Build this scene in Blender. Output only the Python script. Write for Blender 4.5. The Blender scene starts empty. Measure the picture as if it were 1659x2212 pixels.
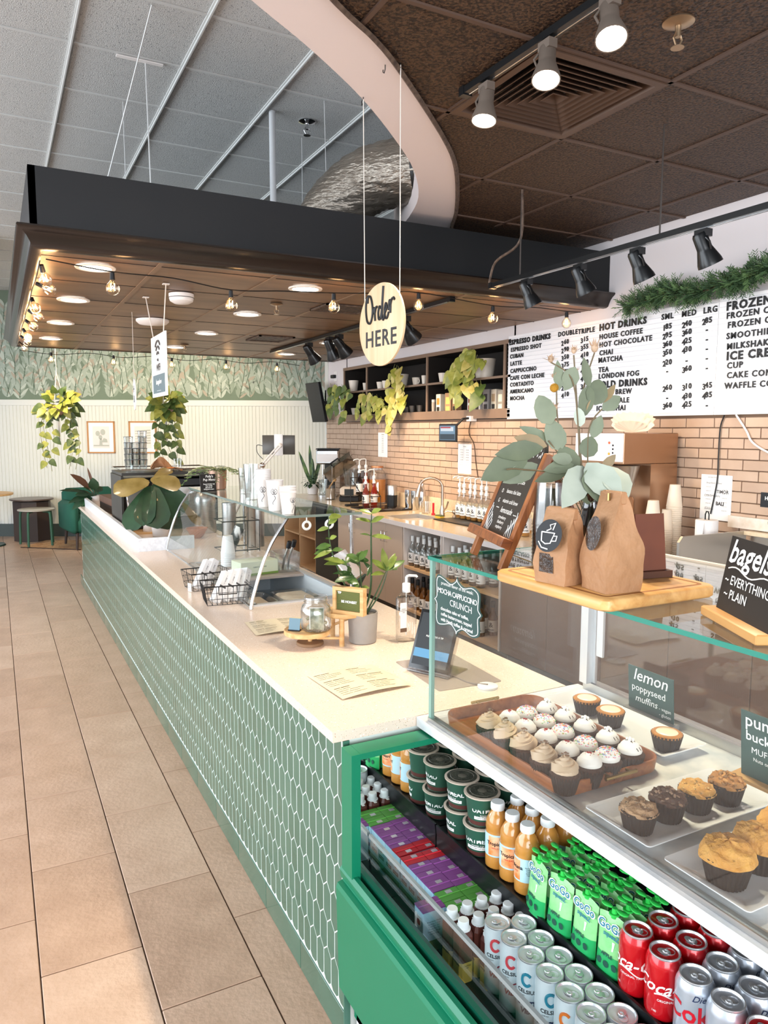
import bpy, bmesh, math, random
from math import sin, cos, pi, radians, sqrt, atan2
from mathutils import Vector as V, Matrix, Euler
C = bpy.context.scene
COL = C.collection
# ---------------------------------------------------------------- camera
cd = bpy.data.cameras.new('camera'); cam = bpy.data.objects.new('camera', cd); COL.objects.link(cam); C.camera = cam
cd.sensor_fit = 'HORIZONTAL'; cd.sensor_width = 36.0; cd.lens = 36.0 * 1600.7 / 1659.0
cd.clip_start = .02; cd.clip_end = 200
def cam_matrix(p=.109204, y=.48244, r=.002437, loc=(0, 0, 1.68)):
    f = V((sin(y)*cos(p), cos(y)*cos(p), -sin(p))); rt = V((cos(y), -sin(y), 0)); up = rt.cross(f)
    r2 = rt*cos(r) + up*sin(r); u2 = r2.cross(f)
    m = Matrix((r2, u2, -f)).transposed().to_4x4(); m.translation = V(loc); return m
cam.matrix_world = cam_matrix()
CM = cam_matrix(); CO = CM.translation.copy()
def ray(u, v): return CM.to_3x3() @ V(((u-829.5)/1600.7, -(v-1106)/1600.7, -1))
def AZ(u, v, z): d = ray(u, v); return CO + d*((z-CO.z)/d.z)     # point of the room at height z / depth y / wall distance x
def AY(u, v, y): d = ray(u, v); return CO + d*((y-CO.y)/d.y)
def AX(u, v, x): d = ray(u, v); return CO + d*((x-CO.x)/d.x)
# ---------------------------------------------------------------- world, exposure, large lights
w = bpy.data.worlds.new('world'); C.world = w; w.use_nodes = True
bg = w.node_tree.nodes['Background']; bg.inputs[0].default_value = (.80, .90, 1.0, 1); bg.inputs[1].default_value = 1.5
C.view_settings.view_transform = 'Standard'; C.view_settings.look = 'None'
C.view_settings.exposure = 0.35
C.view_settings.gamma = 1; C.view_settings.use_curve_mapping = False
def area(name, loc, target, sx, sy, power, col):
    l = bpy.data.lights.new(name, 'AREA'); l.shape = 'RECTANGLE'; l.size = sx; l.size_y = sy; l.energy = power; l.color = col
    o = bpy.data.objects.new(name, l); COL.objects.link(o); o.location = loc
    o.rotation_euler = (V(target) - V(loc)).to_track_quat('-Z', 'Y').to_euler(); return o
def spot(name, loc, target, power, col=(1, .78, .52), ang=70, blend=.5, size=.03):
    l = bpy.data.lights.new(name, 'SPOT'); l.energy = power; l.color = col; l.spot_size = radians(ang); l.spot_blend = blend; l.shadow_soft_size = size
    o = bpy.data.objects.new(name, l); COL.objects.link(o); o.location = loc
    o.rotation_euler = (V(target) - V(loc)).to_track_quat('-Z', 'Y').to_euler(); return o
def point(name, loc, power, col=(1, .7, .4), size=.03):
    l = bpy.data.lights.new(name, 'POINT'); l.energy = power; l.color = col; l.shadow_soft_size = size
    o = bpy.data.objects.new(name, l); COL.objects.link(o); o.location = loc; return o
area('window_light_left', (-4.6, 4.5, 1.9), (1.2, 4.5, 1.0), 8.0, 2.6, 330, (.86, .93, 1))
area('window_light_rear', (-.6, -3.6, 2.1), (.8, 4.0, .6), 6.0, 2.6, 330, (.93, .96, 1))
# ---------------------------------------------------------------- materials
MATS = {}
def objrand(nt, mp):   # alike pieces share a mesh: shift the grain per object
    oi = nt.nodes.new('ShaderNodeObjectInfo'); mu = nt.nodes.new('ShaderNodeVectorMath'); mu.operation = 'SCALE'; cx = nt.nodes.new('ShaderNodeCombineXYZ')
    for k in range(3): nt.links.new(oi.outputs['Random'], cx.inputs[k])
    nt.links.new(cx.outputs[0], mu.inputs[0]); mu.inputs['Scale'].default_value = 37.0; nt.links.new(mu.outputs[0], mp.inputs['Location'])
def mat(name, col, rough=.5, metal=0., noise=None, bump=None, spec=.5, coat=0., emit=None, es=1., trans=0., alpha=1., sheen=0., ior=1.45, sss=0.):
    """noise=(scale, colour2, amount, detail) colour variation; bump=(scale, strength)"""
    if name in MATS: return MATS[name]
    m = bpy.data.materials.new(name); m.use_nodes = True; nt = m.node_tree; b = nt.nodes['Principled BSDF']
    c4 = (col[0], col[1], col[2], 1)
    b.inputs['Base Color'].default_value = c4; b.inputs['Roughness'].default_value = rough; b.inputs['Metallic'].default_value = metal
    b.inputs['Specular IOR Level'].default_value = spec; b.inputs['Coat Weight'].default_value = coat; b.inputs['IOR'].default_value = ior
    if trans: b.inputs['Transmission Weight'].default_value = trans
    if sss: b.inputs['Subsurface Weight'].default_value = sss; b.inputs['Subsurface Radius'].default_value = (.01, .01, .01)
    if emit: b.inputs['Emission Color'].default_value = (*emit, 1); b.inputs['Emission Strength'].default_value = es
    tc = None
    if noise or bump:
        tc = nt.nodes.new('ShaderNodeTexCoord')
    if noise:
        n = nt.nodes.new('ShaderNodeTexNoise'); n.inputs['Scale'].default_value = noise[0]; n.inputs['Detail'].default_value = noise[3] if len(noise) > 3 else 3
        mp = nt.nodes.new('ShaderNodeMapping'); nt.links.new(tc.outputs['Object'], mp.inputs[0]); nt.links.new(mp.outputs[0], n.inputs[0]); objrand(nt, mp)
        if len(noise) > 4: mp.inputs['Scale'].default_value = noise[4]
        r = nt.nodes.new('ShaderNodeValToRGB'); e = r.color_ramp.elements
        lo, hi = (.5 - noise[2], .5 + noise[2]); e[0].position = lo; e[1].position = hi
        e[0].color = c4; e[1].color = (*noise[1], 1)
        nt.links.new(n.outputs[0], r.inputs[0]); nt.links.new(r.outputs[0], b.inputs['Base Color'])
    if bump:
        n2 = nt.nodes.new('ShaderNodeTexNoise'); n2.inputs['Scale'].default_value = bump[0]; n2.inputs['Detail'].default_value = 3
        mp2 = nt.nodes.new('ShaderNodeMapping'); nt.links.new(tc.outputs['Object'], mp2.inputs[0]); nt.links.new(mp2.outputs[0], n2.inputs[0])
        if len(bump) > 2: mp2.inputs['Scale'].default_value = bump[2]
        bp = nt.nodes.new('ShaderNodeBump'); bp.inputs['Strength'].default_value = bump[1]; bp.inputs['Distance'].default_value = .01
        nt.links.new(n2.outputs[0], bp.inputs['Height']); nt.links.new(bp.outputs[0], b.inputs['Normal'])
    MATS[name] = m; return m
def sp(h):   # sRGB hex -> linear
    h = h.lstrip('#'); r = []
    for i in (0, 2, 4):
        c = int(h[i:i+2], 16)/255; r.append(c/12.92 if c <= .04045 else ((c+.055)/1.055)**2.4)
    return tuple(r)
def speckled(name, base, specks, rough=.25):
    m = mat(name, base, rough); nt = m.node_tree; b = nt.nodes['Principled BSDF']
    tc = nt.nodes.new('ShaderNodeTexCoord'); prev = None
    for i, (sc, thr, col) in enumerate(specks):
        v = nt.nodes.new('ShaderNodeTexNoise'); v.inputs['Scale'].default_value = sc; v.inputs['Detail'].default_value = 1
        mp = nt.nodes.new('ShaderNodeMapping'); mp.inputs['Location'].default_value = (i*7, i*3, 0); nt.links.new(tc.outputs['Object'], mp.inputs[0]); nt.links.new(mp.outputs[0], v.inputs[0])
        r = nt.nodes.new('ShaderNodeMath'); r.operation = 'GREATER_THAN'; r.inputs[1].default_value = thr; nt.links.new(v.outputs[0], r.inputs[0])
        mx = nt.nodes.new('ShaderNodeMix'); mx.data_type = 'RGBA'; nt.links.new(r.outputs[0], mx.inputs[0])
        if prev: nt.links.new(prev, mx.inputs[6])
        else: mx.inputs[6].default_value = (*base, 1)
        mx.inputs[7].default_value = (*col, 1); prev = mx.outputs[2]
    nt.links.new(prev, b.inputs['Base Color']); return m
def wood(name, c1, c2, scale=8, axis='X', rough=.45):
    m = mat(name, c1, rough); nt = m.node_tree; b = nt.nodes['Principled BSDF']
    tc = nt.nodes.new('ShaderNodeTexCoord'); mp = nt.nodes.new('ShaderNodeMapping')
    s = [scale*5]*3; s['XYZ'.index(axis)] = scale*.35; mp.inputs['Scale'].default_value = s
    n = nt.nodes.new('ShaderNodeTexNoise'); n.inputs['Scale'].default_value = 1; n.inputs['Detail'].default_value = 4; n.inputs['Distortion'].default_value = .6
    r = nt.nodes.new('ShaderNodeValToRGB'); r.color_ramp.elements[0].position = .32; r.color_ramp.elements[1].position = .68
    r.color_ramp.elements[0].color = (*c1, 1); r.color_ramp.elements[1].color = (*c2, 1)
    objrand(nt, mp); nt.links.new(tc.outputs['Object'], mp.inputs[0]); nt.links.new(mp.outputs[0], n.inputs[0]); nt.links.new(n.outputs[0], r.inputs[0]); nt.links.new(r.outputs[0], b.inputs['Base Color'])
    return m
def glass(name, tint=(1, 1, 1), refl=1.0, rough=0.02, base=0.):
    """thin clear sheet: transparent + fresnel reflection"""
    if name in MATS: return MATS[name]
    m = bpy.data.materials.new(name); m.use_nodes = True; nt = m.node_tree; nt.nodes.clear()
    o = nt.nodes.new('ShaderNodeOutputMaterial'); t = nt.nodes.new('ShaderNodeBsdfTransparent'); t.inputs[0].default_value = (*tint, 1)
    g = nt.nodes.new('ShaderNodeBsdfGlossy'); g.inputs['Roughness'].default_value = rough
    f = nt.nodes.new('ShaderNodeFresnel'); ge = nt.nodes.new('ShaderNodeNewGeometry'); io = nt.nodes.new('ShaderNodeMath'); io.operation = 'MULTIPLY_ADD'
    io.inputs[1].default_value = 1/1.45-1.45; io.inputs[2].default_value = 1.45; nt.links.new(ge.outputs['Backfacing'], io.inputs[0]); nt.links.new(io.outputs[0], f.inputs[0])
    mu = nt.nodes.new('ShaderNodeMath'); mu.operation = 'MULTIPLY_ADD'; mu.inputs[1].default_value = refl; mu.inputs[2].default_value = base
    mx = nt.nodes.new('ShaderNodeMixShader')
    nt.links.new(f.outputs[0], mu.inputs[0]); nt.links.new(mu.outputs[0], mx.inputs[0]); nt.links.new(t.outputs[0], mx.inputs[1]); nt.links.new(g.outputs[0], mx.inputs[2]); nt.links.new(mx.outputs[0], o.inputs[0])
    MATS[name] = m; return m
def emis(name, col, s):
    if name in MATS: return MATS[name]
    return mat(name, (0, 0, 0), emit=col, es=s)
# ---------------------------------------------------------------- mesh builder
class B:
    def __init__(s): s.v = []; s.f = []; s.m = []; s.M = Matrix.Identity(4)
    def at(s, loc=(0, 0, 0), rz=0, rx=0, ry=0): s.M = Matrix.Translation(V(loc)) @ Euler((rx, ry, rz)).to_matrix().to_4x4(); return s
    def av(s, pts):
        i = len(s.v); s.v += [tuple(s.M @ V(p)) for p in pts]; return i
    def face(s, ids, m=0): s.f.append(tuple(ids)); s.m.append(m)
    def poly(s, pts, m=0): i = s.av(pts); s.face(range(i, i+len(pts)), m); return s
    def box(s, a, b, m=0, bev=0):
        x0, y0, z0 = a; x1, y1, z1 = b
        if bev:
            return s.prism([(x0+bev, y0), (x1-bev, y0), (x1, y0+bev), (x1, y1-bev), (x1-bev, y1), (x0+bev, y1), (x0, y1-bev), (x0, y0+bev)], z0, z1, m, bev)
        i = s.av([(x0, y0, z0), (x1, y0, z0), (x1, y1, z0), (x0, y1, z0), (x0, y0, z1), (x1, y0, z1), (x1, y1, z1), (x0, y1, z1)])
        for q in ((3, 2, 1, 0), (4, 5, 6, 7), (0, 1, 5, 4), (1, 2, 6, 5), (2, 3, 7, 6), (3, 0, 4, 7)): s.face([i+k for k in q], m)
        return s
    def cbox(s, c, d, m=0, bev=0): return s.box((c[0]-d[0]/2, c[1]-d[1]/2, c[2]-d[2]/2), (c[0]+d[0]/2, c[1]+d[1]/2, c[2]+d[2]/2), m, bev)
    def prism(s, out, z0, z1, m=0, bev=0, scale=1.):
        n = len(out); cx = sum(p[0] for p in out)/n; cy = sum(p[1] for p in out)/n
        def ring(k, z):
            return s.av([(cx+(x-cx)*k[0], cy+(y-cy)*k[1], z) for x, y in out])
        w_ = max(p[0] for p in out)-min(p[0] for p in out); h_ = max(p[1] for p in out)-min(p[1] for p in out)
        if bev:
            kb = (1-2*bev/max(w_, 1e-6), 1-2*bev/max(h_, 1e-6)); sg = 1 if z1 > z0 else -1
            rs = [ring(kb, z0), ring((1, 1), z0+sg*bev), ring((scale, scale), z1-sg*bev), ring((kb[0]*scale, kb[1]*scale), z1)]
        else: rs = [ring((1, 1), z0), ring((scale, scale), z1)]
        for a, b in zip(rs, rs[1:]):
            for k in range(n): s.face((a+k, a+(k+1) % n, b+(k+1) % n, b+k), m)
        s.face([rs[0]+k for k in reversed(range(n))], m); s.face([rs[-1]+k for k in range(n)], m); return s
    def lathe(s, prof, n=20, m=0, c=(0, 0, 0), cap=True, a0=0, a1=2*pi, sy=1.):
        full = abs(a1-a0-2*pi) < 1e-6; cnt = n if full else n+1; rings = []
        for r, z in prof:
            rings.append(s.av([(c[0]+r*cos(a0+(a1-a0)*k/n), c[1]+r*sy*sin(a0+(a1-a0)*k/n), c[2]+z) for k in range(cnt)]))
        for a, b in zip(rings, rings[1:]):
            for k in range(n): s.face((a+k, a+(k+1) % cnt, b+(k+1) % cnt, b+k), m)
        if cap and full:
            if prof[0][0] > 1e-5: s.face([rings[0]+k for k in reversed(range(n))], m)
            if prof[-1][0] > 1e-5: s.face([rings[-1]+k for k in range(n)], m)
        return s
    def tube(s, pts, r, n=6, m=0, closed=False, cap=True):
        pts = [V(p) for p in pts]; N = len(pts); rr = r if isinstance(r, (list, tuple)) else [r]*N; rings = []
        t0 = (pts[1]-pts[0]).normalized(); up = V((0, 0, 1)) if abs(t0.z) < .9 else V((1, 0, 0)); nrm = t0.cross(up).normalized()
        for i, p in enumerate(pts):
            if closed: t = (pts[(i+1) % N]-pts[i-1])
            else: t = (pts[min(i+1, N-1)]-pts[max(i-1, 0)])
            t = t.normalized() if t.length > 1e-9 else t0
            nrm = (nrm - t*nrm.dot(t)); nrm = nrm.normalized() if nrm.length > 1e-6 else t.orthogonal().normalized()
            bn = t.cross(nrm)
            rings.append(s.av([p + (nrm*cos(2*pi*k/n)+bn*sin(2*pi*k/n))*rr[i] for k in range(n)]))
        L = list(zip(rings, rings[1:])) + ([(rings[-1], rings[0])] if closed else [])
        for a, b in L:
            for k in range(n): s.face((a+k, a+(k+1) % n, b+(k+1) % n, b+k), m)
        if cap and not closed:
            s.face([rings[0]+k for k in reversed(range(n))], m); s.face([rings[-1]+k for k in range(n)], m)
        return s
    def cyl(s, p, q, r, r2=None, n=12, m=0): return s.tube([p, q], [r, r if r2 is None else r2], n, m)
    def sphere(s, c, r, n=12, m=0, k=8, sz=1., sy=1.):
        return s.lathe([(max(r*sin(pi*i/k), 1e-6), -r*sz*cos(pi*i/k)) for i in range(k+1)], n, m, c, sy=sy)
    def torus(s, c, R, r, n=24, k=8, m=0, ax='Z'):
        P = []
        for i in range(n):
            a = 2*pi*i/n; P.append({'Z': (c[0]+R*cos(a), c[1]+R*sin(a), c[2]), 'X': (c[0], c[1]+R*cos(a), c[2]+R*sin(a)), 'Y': (c[0]+R*cos(a), c[1], c[2]+R*sin(a))}[ax])
        return s.tube(P, r, k, m, closed=True)
    def grid(s, fn, nu, nv, m=0, wrap=False):
        i = s.av([fn(a/nu, b/nv) for b in range(nv+1) for a in range(nu+1)])
        for b in range(nv):
            for a in range(nu): q = i+b*(nu+1)+a; s.face((q, q+1, q+nu+2, q+nu+1), m)
        return s
    def mesh(s, name, mats, smooth=40):
        me = bpy.data.meshes.new(name); me.from_pydata(s.v, [], s.f)
        for mm in (mats if isinstance(mats, (list, tuple)) else [mats]): me.materials.append(mm)
        if len(me.materials) > 1: me.polygons.foreach_set('material_index', s.m)
        if smooth: me.shade_smooth(); me.set_sharp_from_angle(angle=radians(smooth))
        me.update(); return me
    def build(s, name, mats, parent=None, smooth=40, loc=None, rz=0):
        return ob(name, s.mesh(name, mats, smooth), parent, loc, rz)
def ob(name, me, parent=None, loc=None, rz=0, rot=None):
    o = bpy.data.objects.new(name, me); COL.objects.link(o)
    if parent: o.parent = parent
    if loc is not None: o.location = loc
    if rz: o.rotation_euler.z = rz
    if rot is not None: o.rotation_euler = rot
    return o
def tag(o, label=None, cat=None, group=None, kind=None):
    if label: o['label'] = label
    if cat: o['category'] = cat
    if group: o['group'] = group
    if kind: o['kind'] = kind
    return o
def thing(name, label, cat, loc=(0, 0, 0), rz=0, group=None, rot=None, scale=None):
    o = bpy.data.objects.new(name, None); COL.objects.link(o); o.location = loc; o.rotation_euler = rot if rot else (0, 0, rz)
    o.empty_display_size = .05
    if scale: o.scale = (scale,)*3 if isinstance(scale, (int, float)) else scale
    return tag(o, label, cat, group)
def dup(root, loc=None, rz=None, label=None, group=None, scale=None, rot=None):
    r = root.copy(); COL.objects.link(r)
    if loc is not None: r.location = loc
    if rz is not None: r.rotation_euler = (0, 0, rz)
    if rot is not None: r.rotation_euler = rot
    if label: r['label'] = label
    if group: r['group'] = group
    if scale: r.scale = (scale,)*3 if isinstance(scale, (int, float)) else scale
    for ch in list(root.children):
        c = ch.copy(); COL.objects.link(c); c.parent = r
        for g in list(ch.children):
            d = g.copy(); COL.objects.link(d); d.parent = c
    return r
def leaf(b, p, d, nrm, L, W, droop=.3, m=0, n=5, fold=.15, shape=((0, .05), (.15, .62), (.4, 1), (.7, .78), (.9, .34), (1, 0))):
    """one leaf blade from p along d, drooping, with a folded midrib"""
    p, d, nrm = V(p), V(d).normalized(), V(nrm); s_ = d.cross(nrm); s_ = s_.normalized() if s_.length > 1e-4 else d.orthogonal().normalized(); nrm = s_.cross(d).normalized()
    rows = []; q = p.copy(); prev = 0
    for t, w_ in shape:
        a = droop*t; dd = (d*cos(a) - nrm*sin(a)); q = q + dd*(t-prev)*L; prev = t
        up = nrm*cos(a)+d*sin(a); h = W/2*w_
        rows.append(b.av([q - s_*h + up*h*fold, q, q + s_*h + up*h*fold]))
    for a, c_ in zip(rows, rows[1:]):
        b.face((a, a+1, c_+1, c_), m); b.face((a+1, a+2, c_+2, c_+1), m)
def pathpts(P, k=5): return [V(p) for p in smooth_poly(P, k)]
def smooth_poly(P, k=4):
    out = []
    for i in range(len(P)-1):
        p0, p1, p2, p3 = P[max(i-1, 0)], P[i], P[i+1], P[min(i+2, len(P)-1)]
        for t in range(k):
            t = t/k; out.append(tuple(.5*((2*p1[a])+(-p0[a]+p2[a])*t+(2*p0[a]-5*p1[a]+4*p2[a]-p3[a])*t*t+(-p0[a]+3*p1[a]-3*p2[a]+p3[a])*t**3) for a in range(len(p1))))
    out.append(tuple(P[-1])); return out
def struct(o): o['kind'] = 'structure'; return o
TXT = {}
def textmesh(s, size, m, align='CENTER', shear=0, bold=0, ext=.0003, space=1., line=1.):
    key = (s, size, m.name, align, shear, bold, ext, space, line)
    if key in TXT: return TXT[key]
    cu = bpy.data.curves.new('lettering', 'FONT'); cu.body = s; cu.size = size; cu.align_x = align; cu.align_y = 'CENTER'; cu.shear = shear
    cu.offset = bold; cu.extrude = ext; cu.space_character = space; cu.space_line = line; cu.resolution_u = 2
    o = bpy.data.objects.new('t', cu); COL.objects.link(o); dg = bpy.context.evaluated_depsgraph_get(); dg.update()
    me = bpy.data.meshes.new_from_object(o.evaluated_get(dg)); bpy.data.objects.remove(o); bpy.data.curves.remove(cu)
    me.name = 'lettering'; me.materials.clear(); me.materials.append(m); TXT[key] = me; return me
def frame(loc, xd, yd):   # matrix from x direction and y direction
    x = V(xd).normalized(); z = x.cross(V(yd)).normalized(); y = z.cross(x)
    mt = Matrix((x, y, z)).transposed().to_4x4(); mt.translation = V(loc); return mt
def text(s, size, m, loc, xd, yd, parent=None, name='lettering', **k):
    o = ob(name, textmesh(s, size, m, **k), parent); o.matrix_local = frame(loc, xd, yd); return o
def textjoin(items, m, parent, name='lettering', mtx=None, **kw):
    """many lines as one mesh: items (string,size,x,y) in a local XY plane"""
    vs = []; fs = []
    for it in items:
        s, size, x, y = it[:4]; kk = dict(kw); kk.update(it[4] if len(it) > 4 else {})
        me = textmesh(s, size, m, **kk); i = len(vs)
        vs += [(v.co.x+x, v.co.y+y, v.co.z) for v in me.vertices]; fs += [tuple(i+k for k in p.vertices) for p in me.polygons]
    me = bpy.data.meshes.new(name); me.from_pydata(vs, [], fs); me.materials.append(m)
    o = ob(name, me, parent)
    if mtx is not None: o.matrix_local = mtx
    return o
def wrap(me0, r, z0, a0=0, off=.0004, r1=None, h=1, flip=False):
    """wrap a flat text mesh round a vertical cylinder; a0 = angle of its centre"""
    me = me0.copy(); bm = bmesh.new(); bm.from_mesh(me)
    xs = [v.co.x for v in bm.verts] or [0]; st = r*.16; k0 = math.floor(min(xs)/st)+1
    while k0*st < max(xs):
        bmesh.ops.bisect_plane(bm, geom=bm.verts[:]+bm.edges[:]+bm.faces[:], plane_co=(k0*st, 0, 0), plane_no=(1, 0, 0)); k0 += 1
    for v in bm.verts:
        rr = (r if r1 is None else r+(r1-r)*((v.co.y)/h+.5)) + off
        a = a0 + v.co.x/r; v.co = V((rr*cos(a), rr*sin(a), z0+v.co.y))
    bm.to_mesh(me); bm.free(); return me
R = random.Random(7)
# ================================================================ SETTING
XW = 3.70; ZG = 3.81; ZD = 2.945; CY0 = 3.82; CY1 = 8.40; CX0 = .19; YE = 8.60; YN = 1.69
m_grout = mat('floor_grout', sp('4a3a30'), .9)
m_ftile = [mat('floor_tile_%d' % i, sp(c), .30, noise=(7, sp(d), .28, 6), bump=(45, .25), spec=.4) for i, (c, d) in enumerate([('bb9b84', 'd0b09a'), ('b3937d', 'caa992'), ('c2a28b', 'd6b8a2')])]
fl = B().box((-6, -5, -.06), (9, 17, -.006)).build('floor', m_grout); struct(fl)
bt = [B().box((-.1502, -.3057, -.02), (.1502, .3057, 0), bev=.002).mesh('floor_tile', m_ftile[i], 0) for i in range(3)]
rest = B(); cnt = 0
for i in range(-12, 21):
    x = .0465 + .3045*i + .152
    off = .0 if i % 2 == 0 else .3078
    for j in range(-6, 24):
        y = 2.367 + off - .3078 + .6155*j
        if x > 3.6 and y < 8.6: continue
        vis = x < .78 and .8 < y < 13.2 and x > -2.2 and x > y*-.25-.6
        if vis and cnt < 296: ob('floor_tile', bt[R.randrange(3)], fl, (x, y, R.uniform(-.0006, .0006))); cnt += 1
        else: rest.at((x, y, 0)).box((-.15, -.3055, -.02), (.15, .3055, 0))
o = rest.build('floor_tiling', m_ftile[0], fl); o['kind'] = 'stuff'
# ---- far wall (beadboard below, leaf wallpaper above)
FA = V((.14, 13.10, 0)); FD = V((.897, -.442, 0)); FN = V((-.442, -.897, 0))
def fw(s, d, z): p = FA + FD*s + FN*d; return (p.x, p.y, z)
m_bead = mat('beadboard_paint', sp('dedfd8'), .5); m_trim = mat('white_trim_paint', sp('dfe0da'), .45)
m_paper = mat('wallpaper_ground', sp('6f7f6c'), .75, noise=(3, sp('7b8a78'), .3))
S0, S1 = -4.5, 6.6; RZ = 2.06
wf = struct(B().at().poly([fw(S0, 0, 0), fw(S1, 0, 0), fw(S1, 0, ZG), fw(S0, 0, ZG)]).poly([fw(S0, -.1, 0), fw(S0, -.1, ZG), fw(S1, -.1, ZG), fw(S1, -.1, 0)]).build('wall_far', m_paper, smooth=0))
b = B(); s = S0; pw = .0555
while s < S1:   # narrow boards with recessed grooves
    for (a, d0, c, d1) in ((0, .004, .004, .012), (.004, .012, pw-.005, .012), (pw-.005, .012, pw, .004)):
        b.poly([fw(s+a, d0, .12), fw(s+c, d1, .12), fw(s+c, d1, RZ), fw(s+a, d0, RZ)])
    s += pw
o = b.build('beadboard', m_bead, wf, smooth=0); o['kind'] = 'stuff'
m_basek = mat('dark_baseboard_paint', sp('4b5553'), .5)
def fbox(name, s0, s1, d0, d1, z0, z1, m, parent=None):
    q = B(); q.prism([fw(s0, d0, 0)[:2], fw(s0, d1, 0)[:2], fw(s1, d1, 0)[:2], fw(s1, d0, 0)[:2]], z0, z1); return q.build(name, m, parent, smooth=0)
struct(fbox('baseboard_far', S0, S1, 0, .022, 0, .20, m_basek)); struct(fbox('trim_1', S0, S1, 0, .03, RZ, RZ+.088, m_trim)); 
# wallpaper print: flat leaves
m_lf = [mat('wallpaper_leaf_%d' % i, sp(c), .75) for i, c in enumerate(('a9b4a6', '95a291', 'b0a594', '5c6e5b', 'c0c8ba'))]
b = B(); rr = random.Random(3)
def pleaf(s, z, a, L, W, m, d):
    P = []
    for t, w_ in ((0, 0), (.25, .8), (.55, 1), (.8, .6), (1, 0)): P.append((t*L, w_*W/2))
    Q = P + [(x, -y) for x, y in reversed(P[1:-1])]
    b.poly([fw(s+x*cos(a)-y*sin(a), d, z+x*sin(a)+y*cos(a)) for x, y in Q], m)
s = -3.6
while s < S1-.2:
    for k in range(6):
        z0 = RZ+.1+k*.22+rr.uniform(-.05, .05); lean = rr.uniform(1.25, 1.9); L = .34; s0 = s+rr.uniform(-.06, .06)
        pleaf(s0, z0, lean, L, .012, 3, .0012)
        for j in range(6):
            t = .12+j*.14
            for sg in (-1, 1):
                pleaf(s0+cos(lean)*L*t, z0+sin(lean)*L*t, lean+sg*rr.uniform(.45, .8), rr.uniform(.13, .19), rr.uniform(.036, .054), rr.choice((0, 0, 1, 4, 2, 0)), .0008+.0001*rr.random())
    s += .13
o = b.build('wallpaper_print', m_lf, wf, smooth=0); o['kind'] = 'stuff'
# ---- menu wall : brick below, white plaster above, shelf niche
m_brick = [mat('glazed_brick_%d' % i, sp(c), .42, noise=(9, sp(d), .3, 3), bump=(60, .12), spec=.5) for i, (c, d) in enumerate([('c2a792', 'b69a84'), ('c9ae98', 'bea188'), ('bb9f89', 'cbb09a')])]
m_mortar = mat('brick_mortar', sp('8d705a'), .9); m_white = mat('white_wall_paint', sp('e6dfe0'), .6, bump=(90, .05))
m_dark = mat('shelf_interior_black', sp('1c1613'), .6)
SY0, SY1, SZ0, SZ1 = 4.82, 8.02, 1.79, 2.40
w_ = B()
w_.box((XW, -4.5, 0), (XW+.1, YE, 1.78), 1)
w_.box((XW, -4.5, 1.78), (XW+.4, SY0+.02, 3.2)); w_.box((XW, SY1-.02, 1.78), (XW+.4, YE, 3.2)); w_.box((XW, SY0, SZ1-.02), (XW+.4, SY1, 3.2))
w_.box((XW+.1, YE-.2, 0), (XW+3, YE-.05, ZG)); 
wr = struct(w_.build('wall_right', [m_white, m_mortar], smooth=0))
o = B().box((XW-.012, YE, 0), (XW+.3, YE+.04, 1.78+.4)).box((XW-.012, YE-.05, 1.86), (XW, YE+.04, 3.2)).build('trim_2', m_trim); struct(o)
bL, bH, bg_ = .1985, .0595, .0060
bm_ = [B().box((-.01, -bL/2+bg_/2, -bH/2+bg_/2), (.003, bL/2-bg_/2, bH/2-bg_/2), bev=.0015).mesh('brick', m_brick[i], 0) for i in range(3)]
rest = B(); cells = []
for j in range(19):
    z = 1.78+.10-bH*(j+.5)
    for i in range(70):
        y = YE-.01-bL*(i+.5)-(bL/2 if j % 2 else 0)+bL/2
        if y < -.5 or z > 1.88: continue
        if y < SY1+.06 and z > 1.775: continue
        cells.append((y, z))
vis = [c for c in cells if 2.3 < c[0]]
vis.sort(key=lambda c: c[0] + (0 if c[1] > 1.05 else 3)); S = set(vis[:298])
for c in cells:
    if c in S: ob('brick', bm_[R.randrange(3)], wr, (XW-.004+R.uniform(-.0008, .0008), c[0], c[1]))
    else:
        y0 = c[0]-bL/2+bg_/2; y1 = min(c[0]+bL/2-bg_/2, YE); rest.box((XW-.013, y0, c[1]-bH/2+bg_/2), (XW+.0, y1, c[1]+bH/2-bg_/2))
o = rest.build('brickwork', m_brick[0], wr); o['kind'] = 'stuff'
# ---- left and rear walls out of frame (shopfront openings let the daylight in), simple
q = B()
for (a, c_) in (((-5.0, -5, 0), (-4.9, 17, .5)), ((-5.0, -5, 3.2), (-4.9, 17, 4))): q.box(a, c_)
for y in range(-5, 17, 3): q.box((-5.0, y, .5), (-4.9, y+.18, 3.2))
struct(q.build('wall_left', m_white, smooth=0))
q = B().box((-5, -4.5, 0), (4.1, -4.4, .5)).box((-5, -4.5, 3.0), (4.1, -4.4, 4))
for x in range(-5, 4, 2): q.box((x, -4.5, .5), (x+.12, -4.4, 3.2))
struct(q.build('wall_rear', m_white, smooth=0))
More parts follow.
